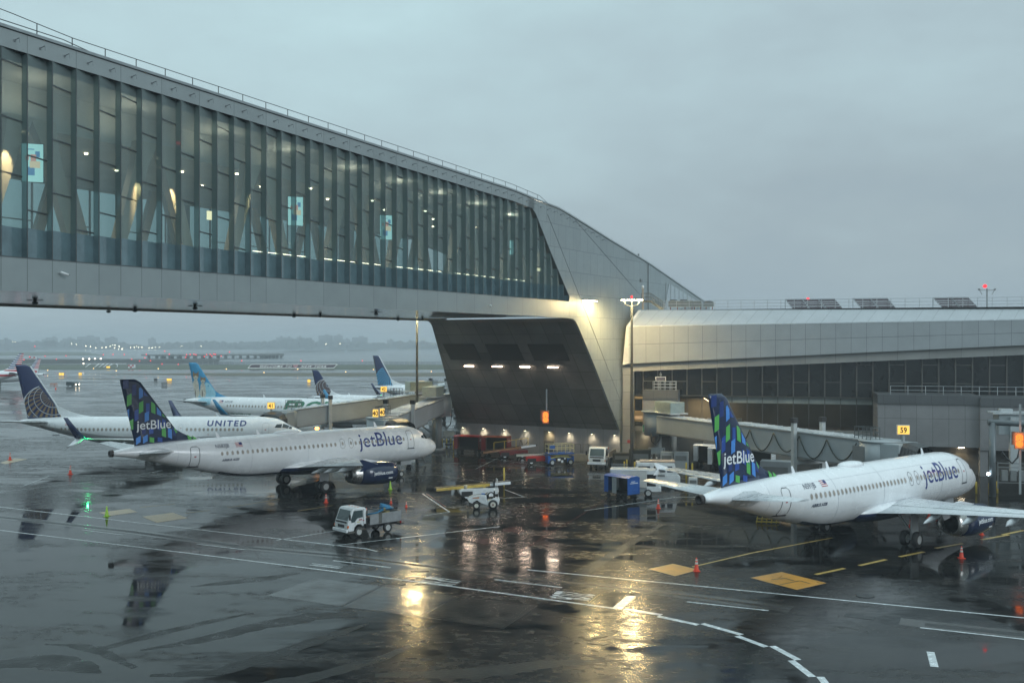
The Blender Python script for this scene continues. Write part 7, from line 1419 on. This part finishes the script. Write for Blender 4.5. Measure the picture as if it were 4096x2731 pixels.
cb2 = thing('concrete_barrier', 'low wet concrete wall warmly lit behind the scissor lift', 'barrier', gp(2320, 1842), R(-8)); mb = MB(); mb.prism([(-2.4, -.3, 0), (-2.4, .3, 0), (-2.4, .12, .9), (-2.4, -.12, .9)], (4.6, 0, 0)); mb.build('barrier_wall', mat('warm_concrete', (.30, .25, .17), .35, var=.2, vs=2), cb2)
for px, py, s in ((2262, 1792, 1), (2310, 1795, 1), (2345, 1792, -1)): mb = MB(); p = gp(px, 1838); mb.tube([(p.x - .35 * s, p.y, 0), (p.x - .35 * s, p.y, 2.0), (p.x + .4 * s, p.y, 2.0), (p.x + .45 * s, p.y, .9)], .05, 6); tag(mb.build('standpipe', rail_m), {2262: 'bent dark standpipe just behind the scissor lift', 2310: 'middle bent dark standpipe in front of the base wall', 2345: 'bent dark standpipe closest to the flatbed truck'}[px], 'pipe', 'bent standpipes by the base wall')
mb = MB(); mb.box(pd(2518, 1765, 128), (.55, .08, .38)); tag(mb.build('fire_sign', mat('sign_red', (.45, .02, .03), .4)), 'small red sign on the ground floor wall beside the light mast', 'sign')
# yellow chocks / frame under the fuselage
ys2 = thing('wheel_chock_rack', 'low yellow frame rack under the tail of the right aircraft', 'rack', gp(3070, 2092), R(-12)); mb = MB(); mb.bar((-.95, 0, .12), (.95, 0, .12), .09); mb.bar((-.9, .4, .3), (.8, .4, .3), .07); [mb.bar((x, 0, 0), (x + .1, .1, .55), .06) for x in (-.9, -.5, -.1, .3, .7)]; mb.build('frame', yb, ys2)
# cones
cone_m = mat('cone_orange', (.75, .06, .02), .45, var=.08); cone_w = mat('cone_reflective', (.62, .62, .60), .35)
def cone(m=cone_m, bands=True, s=1.0):
    t = thing('traffic_cone', 'orange cone', 'traffic cone', (0, 0, 0), 0, 'orange cones on the apron' if m is cone_m else 'green cones on the apron'); mb = MB(); mb.box((0, 0, .02), (.38, .38, .04)); mb.lathe((0, 0, .04), (0, 0, 1), [(0, .15), (.05, .135), (.72, .035), (.74, .01)], 16); mb.build('cone_body', m, t)
    if bands: 
        for z0, z1 in ((.36, .48), (.56, .64)): mb = MB(); r_ = lambda z: .139 - .146 * (z - .05); mb.lathe((0, 0, .04), (0, 0, 1), [(z0, r_(z0) + .003), (z1, r_(z1) + .003)], 16); mb.build('reflective_band', cone_w, t)
    return t
cA = cone(); cones = [(1304, 2010, 1.1, 'orange cone by the main wheels of the left aircraft, above the truck'), (2633, 2033, 1.1, 'orange cone in front of the white service truck near the right tailplane'), (2786, 2283, 1.15, 'orange cone on the corner of the smaller yellow ground block'), (3846, 2232, 1.1, 'orange cone right of the dashed yellow line under the right wing'), (3927, 2138, .9, 'orange cone just below the right aircraft engine'), (3716, 2072, 1.0, 'left of two orange cones beyond the wing wheels of the right aircraft'), (3747, 2068, 1.0, 'right of two orange cones beyond the wing wheels of the right aircraft'), (3640, 2110, .8, 'orange cone hidden behind the right aircraft wing wheels'), (40, 1840, 1.25, 'faded orange cone at the far left edge'), (281, 1897, 1.3, 'orange cone left of the left aircraft tail'), (1466, 2056, .75, 'small orange cone standing behind the truck cab'), (1564, 2012, .7, 'small orange cone between green cone and truck hose'), (1625, 2028, .7, 'small orange cone right of the blue hose truck'), (223, 1556, 1.5, 'tiny far orange cone near the dark car on the airfield')]
for i, (px, py, s, lab) in enumerate(cones): o = cA if i == 0 else copy_tree(cA); o.location = gp(px, py); o.scale = (s,) * 3; o['label'] = lab
cg = cone(mat('cone_lime', (.35, .62, .05), .45), False); cg['label'] = 'lime green cone on the pale painted block at left'; cg.location = gp(427, 2064); cg.scale = (1.15,) * 3; c2g = copy_tree(cg); c2g['label'] = 'lime green cone beside the nose engine of the left aircraft'; c2g.location = gp(1561, 1957)
# bollards
bo = thing('bollard', 'yellow bollard', 'bollard', (0, 0, 0), 0, 'yellow bollards on the apron'); mb = MB(); mb.lathe((0, 0, 0), (0, 0, 1), [(0, .10), (1.15, .10), (1.2, .07), (1.21, .01)], 12); mb.build('post', yb, bo)
bl = [(1759, 1785, 'behind the left aircraft nose, leftmost of five'), (1768, 1787, 'second of five behind the left aircraft nose'), (1787, 1787, 'middle one of five behind the left aircraft nose'), (1803, 1784, 'fourth of five beside the red cart'), (1814, 1797, 'nearest the left red cart'), (2497, 1886, 'left front one of four by the crowd barrier'), (2507, 1878, 'left rear one of four by the crowd barrier'), (2539, 1888, 'right front one of four by the crowd barrier'), (2550, 1881, 'right rear one of four beside the crew bus'), (2745, 1935, 'left one of two tall posts behind right aircraft left wing'), (2769, 1938, 'right one of two tall posts behind right aircraft left wing'), (3905, 1974, 'just right of the right aircraft nose, leftmost'), (3958, 1979, 'middle of three near the pipe gantry'), (3989, 1972, 'right of three near the pipe gantry')]
for i, (px, py, lab) in enumerate(bl): o = bo if i == 0 else copy_tree(bo); o.location = gp(px, py); o['label'] = 'yellow bollard ' + lab; o.scale = (1, 1, 1.0 if px not in (2745, 2769) else 1.9)
mb = MB(); p = gp(2016, 1946); mb.lathe(p, (0, 0, 1), [(0, .09), (2.0, .09), (2.02, .01)], 10); tag(mb.build('marker_post', yb), 'tall thin yellow marker post standing behind the white belt loader', 'post')
# ================================================================ airfield and far shore
def sign_lit(label, px, py, w_, h_, txt=None, m=None):
    p = gp(px, py); t = thing('airfield_sign', label, 'sign', p, 0, 'lit yellow signs on the airfield'); mb = MB(); mb.box((0, .1, h_ / 2 + .25), (w_ + .1, .3, h_ + .1)); mb.bar((-w_ * .35, 0, 0), (-w_ * .35, 0, .3), .1); mb.bar((w_ * .35, 0, 0), (w_ * .35, 0, .3), .1); mb.build('sign_case', ledb, t)
    mb = MB(); mb.box((0, -.07, h_ / 2 + .25), (w_, .03, h_)); mb.build('sign_face', m or emit('taxi_sign_glow', (1, .60, .08), 1.5), t)
    if txt: flat_text('sign_text', txt, h_ * .8, (0, -.10, .25 + h_ * .22), (1, 0, 0), (0, 0, 1), num_m, t)
sign_lit('yellow lit airfield sign between the cub-painted tail and dark blue tail, widest of all', 677, 1525, 1.9, .85, '-A-D-'); sign_lit('red and yellow lit airfield sign left of the dark car', 246, 1502, 2.4, 1.0, 'B'); sign_lit('square yellow lit airfield sign above the dark car', 321, 1502, 1.4, 1.1, 'B'); sign_lit('yellow lit sign in front of the white curved pipes', 433, 1473, 2.2, 1.0); sign_lit('yellow lit airfield sign between the cub-painted tail and the small globe tail', 1236, 1531, 1.1, 1.0, 'C')
sign_lit('unlit dark back of an airfield sign left of the widest yellow sign', 622, 1525, 1.2, .9, None, ledb); sign_lit('grey unlit airfield sign just below the widest yellow one', 657, 1541, 1.9, .8, None, mat('unlit_sign', (.22, .23, .23), .6))
# WELCOME sign laid on the grass bank
ws = thing('welcome_sign', 'long dark slanted banner reading WELCOME TO NEW YORK on the grass strip', 'sign', gp(1170, 1474), 0); Ls = 52; mb = MB(); q = lambda x0, x1, z0, z1, sh=2.2, y=0: [(x0 - sh / 2, y, z0), (x1 - sh / 2, y, z0), (x1 + sh / 2, y + .6, z1), (x0 + sh / 2, y + .6, z1)]
mb.prism(q(-Ls / 2, Ls / 2, .3, 2.6), (0, .15, 0)); mb.build('sign_board', mat('maroon_board', (.05, .02, .03), .5), ws); mb = MB(); wb_ = emit('welcome_white', (.75, .92, .92), .75)
for a, b_ in (((-Ls / 2 - 1.1, -.05, .35), (Ls / 2 - 1.1, -.05, .35)), ((-Ls / 2 + 1.1, .5, 2.6), (Ls / 2 + 1.1, .5, 2.6)), ((-Ls / 2 - 1.1, -.05, .35), (-Ls / 2 + 1.1, .5, 2.6)), ((Ls / 2 - 1.1, -.05, .35), (Ls / 2 + 1.1, .5, 2.6))): mb.bar(a, b_, .22)
mb.build('sign_border', wb_, ws); up = Vector((.35, .22, 1)).normalized()
flat_text('sign_text', 'WELCOME TO', 1.75, (-10.6, -.12, .85), (1, 0, 0), up, wb_, ws, bold=.02, sx=1.28, space=1.45, shear=.3); flat_text('sign_text', 'NEW YORK', 1.75, (12.6, -.12, .85), (1, 0, 0), up, wb_, ws, bold=.02, sx=1.28, space=1.45, shear=.3)
mb = MB(); hp = []
for i in range(24): a = i * 6.2832 / 24; hp.append((1.9 + 1.5 * (math.sin(a) ** 3), -.15, 1.45 + .075 * (13 * math.cos(a) - 5 * math.cos(2 * a) - 2 * math.cos(3 * a) - math.cos(4 * a))))
mb.quad(hp); mb.build('heart', mat('heart_pink', (.62, .28, .30), .5), ws, nofix=True)
# dark car with headlights
cr1 = thing('estate_car', 'dark van-like car with glowing headlights driving on the wet taxiway', 'car', place(gp(291, 1546), R(-28), 0, 0), R(-28)); cm = mat('car_dark', (.02, .035, .035), .3); mb = MB(); mb.prism([(-2.3, -.95, .4), (2.3, -.95, .4), (2.4, -.95, .9), (1.7, -.95, 1.15), (1.0, -.95, 1.75), (-2.0, -.95, 1.8), (-2.35, -.95, 1.2)], (0, 1.9, 0)); mb.build('body', cm, cr1, bevel=.08); mb = MB(); mb.quad([(-1.9, -.965, 1.2), (1.3, -.965, 1.2), (.9, -.965, 1.65), (-1.8, -.965, 1.68)]); mb.build('side_window', vg, cr1)
for x in (-1.4, 1.5):
    for s in (-1, 1): vwheel(cr1, x, s * .85, .36, .22)
for s in (-.7, .7):
    mb = MB(); mb.ell((2.42, s, .85), (.18, .24, .2), 10, 6); mb.build('headlight', emit('headlight_glow', (1, .80, .55), 9), cr1)
# low orange-white barricade
mb = MB(); [mb.box((gp(218 + k * 5, 1539).x, gp(218, 1539).y, .3), (.36, .3, .5)) for k in range(1)]; mb.box(gp(215, 1538) + Vector((0, 0, .35)), (2.7, .3, .35)); tag(mb.build('barricade', mat('barricade_orange', (.45, .14, .06), .5)), 'low orange barricade between the striped tail and the dark car', 'barricade')
# red and white box hut, light bars and curved pipes
def hut(label, px, py, w_, h_):
    t = thing('checkered_hut', label, 'hut', gp(px, py)); mb = MB(); mb.box((0, 0, h_ / 2), (w_, 3, h_)); mb.build('hut_wall', wht, t); mb = MB()
    for i in range(3):
        for k in range(2):
            if (i + k) % 2: mb.quad([(-w_ / 2 + i * w_ / 3, -1.52, k * h_ / 2), (-w_ / 2 + (i + 1) * w_ / 3, -1.52, k * h_ / 2), (-w_ / 2 + (i + 1) * w_ / 3, -1.52, (k + 1) * h_ / 2), (-w_ / 2 + i * w_ / 3, -1.52, (k + 1) * h_ / 2)])
    mb.build('red_checks', redl, t)
hut('red and white chequered hut near the white curved pipes', 527, 1471, 3.6, 2.0); hut('red and white chequered hut in the distance above the striped tail', 132, 1440, 5.5, 3.2)
bp = thing('pipe_rack', 'row of white curved pipes hanging over the far grass bank', 'pipes', gp(400, 1471)); Yb = gp(400, 1471).y; k_ = Yb / F; mb = MB(); mb.bar(((330 - 400) * k_, 2, 2.6), ((500 - 400) * k_, 2, 2.6), .3); mb.build('crossbeam', wht, bp)
for px in (360, 396, 414, 431, 448): mb = MB(); x = (px - 400) * k_; mb.tube([(x, 1.5, 2.6), (x - 1.2, 1, 2.0), (x - 2.2, .2, .9), (x - 2.9, 0, .4)], .26, 6); mb.build('curved_pipe', wht, bp)
mb = MB(); x = (466 - 400) * k_; mb.tube([(x - .8, 1.5, 2.6), (x, 1, 1.8), (x + .6, .2, 1.0), (x - .2, 0, .4)], .26, 6); mb.build('curved_pipe', wht, bp)
# small ground lights: each a post with a glowing head
def lightset(name, labelbase, group, cat, col, s, size, pts, Yz, m=None):
    base = thing(name, labelbase, cat, (0, 0, 0), 0, group); mb = MB(); mb.bar((0, 0, -1.0), (0, 0, 0), .12); mb.build('stake', ledb, base); mb = MB(); mb.ell((0, 0, .1), (size, size * .6, size), 8, 6); mb.build('lens', emit(name + '_glow', col, s), base)
    for i, (px, py) in enumerate(pts):
        o = base if i == 0 else copy_tree(base); o.location = pd(px, py, Yz); k = Yz / 700; o.scale = (k, k, k)
lightset('red_approach_light', 'small red ground light among the runway approach lights over the bay', 'red approach lights', 'light', (1, .03, .05), 2.2, .36, [(118, 1427), (139, 1386), (180, 1425), (226, 1437), (264, 1423), (413, 1419), (452, 1418), (497, 1418), (585, 1418), (677, 1417), (579, 1432), (527, 1437), (558, 1444), (602, 1443), (648, 1456), (713, 1457), (746, 1419), (761, 1418), (776, 1417), (784, 1419), (827, 1419), (841, 1418), (855, 1416), (862, 1418), (885, 1424), (817, 1426), (847, 1424), (743, 1429), (918, 1408), (659, 1405), (967, 1443), (1204, 1443), (1449, 1443), (96, 1439)], 690)
lightset('white_flood_light', 'bright white light in the row along the far seawall', 'bright lights along the far seawall', 'light', (1, .88, .72), 6, .5, [(332, 1436), (357, 1436), (380, 1435), (403, 1435), (334, 1454)], 690)
lightset('taxiway_edge_light', 'small amber light at the edge of the far taxiway', 'amber taxiway edge lights', 'light', (1, .62, .22), 4, .30, [(191, 1481), (180, 1496), (374, 1474), (465, 1483), (633, 1475), (905, 1476), (1056, 1490), (1191, 1477), (1383, 1487), (1494, 1478), (1634, 1501), (1725, 1486)], 520)
random.seed(21); P = [(424, 1389), (441, 1386), (458, 1391), (476, 1386), (490, 1394), (522, 1390), (546, 1386), (537, 1390), (553, 1389), (568, 1389), (596, 1392), (608, 1392), (622, 1389), (638, 1389), (726, 1385), (804, 1384), (286, 1375), (305, 1378), (343, 1385), (362, 1386), (383, 1391), (408, 1391), (18, 1362), (52, 1369), (60, 1369), (63, 1373), (92, 1373), (118, 1373), (450, 1380), (460, 1381), (487, 1397), (474, 1396), (1303, 1376), (1360, 1376)]
lightset('shore_lamp', 'tiny pale lamp glowing on the hazy far shore', 'lamps along the far shore', 'lamp', (1, .9, .62), 14, .26, P, 2640)
# far buildings in the haze
bm1 = mat('far_tower', (.14, .14, .15), .8, var=.1, vs=.02); bmw = mat('far_tower_window', (.05, .055, .06), .4)
def tower(label, x0, x1, yt, Y=2950, steps=None, yb_=1388):
    a, b_ = pd(x0, yt, Y), pd(x1, yt, Y); t = thing('distant_building', label, 'building', ((a.x + b_.x) / 2, Y, 0), 0, 'hazy buildings on the far shore'); w_ = b_.x - a.x; mb = MB(); mb.box((0, 0, a.z / 2), (w_, 30, a.z)); mb.build('block', bm1, t); q = MB()
    q.box((w_ * .1, 0, a.z + 2), (w_ * .3, 12, 4)); q.build('roof_housing', bm1, t); q = MB(); nz = max(2, int(a.z / 9))
    for k in range(1, nz): q.box((0, -15.1, a.z * k / nz), (w_ * .92, .4, 2.2))
    q.build('window_bands', bmw, t)
for (a, b_, y, lab) in ((317, 391, 1347, 'widest hazy building block at the left of the far skyline'), (259, 291, 1353, 'hazy building left of the widest block'), (205, 222, 1350, 'narrow hazy tower far left of the widest block'), (177, 197, 1356, 'low hazy building left of the narrow tower'), (427, 463, 1351, 'hazy building just right of the widest block'), (600, 616, 1354, 'thin hazy tower above the cub-painted tail'), (1110, 1136, 1349, 'hazy tower above the left end of the trestle'), (1142, 1166, 1350, 'second hazy tower above the trestle'), (1191, 1206, 1348, 'slender hazy tower left of the tall pair'), (1278, 1327, 1342, 'left and widest of the tall hazy pair'), (1337, 1368, 1342, 'right one of the tall hazy pair'), (1374, 1398, 1357, 'small hazy block right of the tall pair'), (1411, 1468, 1349, 'broad hazy slab right of the tall pair'), (1550, 1574, 1360, 'low hazy building near the slim mast'), (12, 32, 1358, 'hazy dark block at the left edge of the skyline'), (62, 130, 1368, 'long low lit building at the left of the far shore')): tower(lab, a, b_, y, 2950 if a > 150 else 2400)
tw = thing('control_hut', 'small hut with dark flat roof on the far shore left of the skyline', 'building', pd(203, 1385, 2300)); mb = MB(); mb.box((0, 0, 3), (24, 10, 8)); mb.build('hut_wall', bm1, tw); mb = MB(); mb.box((0, 0, 10), (34, 16, 5), taper=(.6, .6)); mb.build('hut_roof', dark, tw)
# ================================================================ air: even pale haze round everything
hb = MB(); hb.box((0, 2100, 24), (9000, 4600, 52)); hz = hb.build('haze', bpy.data.materials.new('haze_air')); hz['kind'] = 'stuff'; m = hz.data.materials[0]; m.use_nodes = True; t = m.node_tree; t.nodes.clear(); o = N(t, 'ShaderNodeOutputMaterial'); v = N(t, 'ShaderNodeVolumePrincipled'); v.inputs['Color'].default_value = (.78, .86, .92, 1); v.inputs['Density'].default_value = 0.00050; v.inputs['Anisotropy'].default_value = 0.0; t.links.new(v.outputs[0], o.inputs['Volume'])
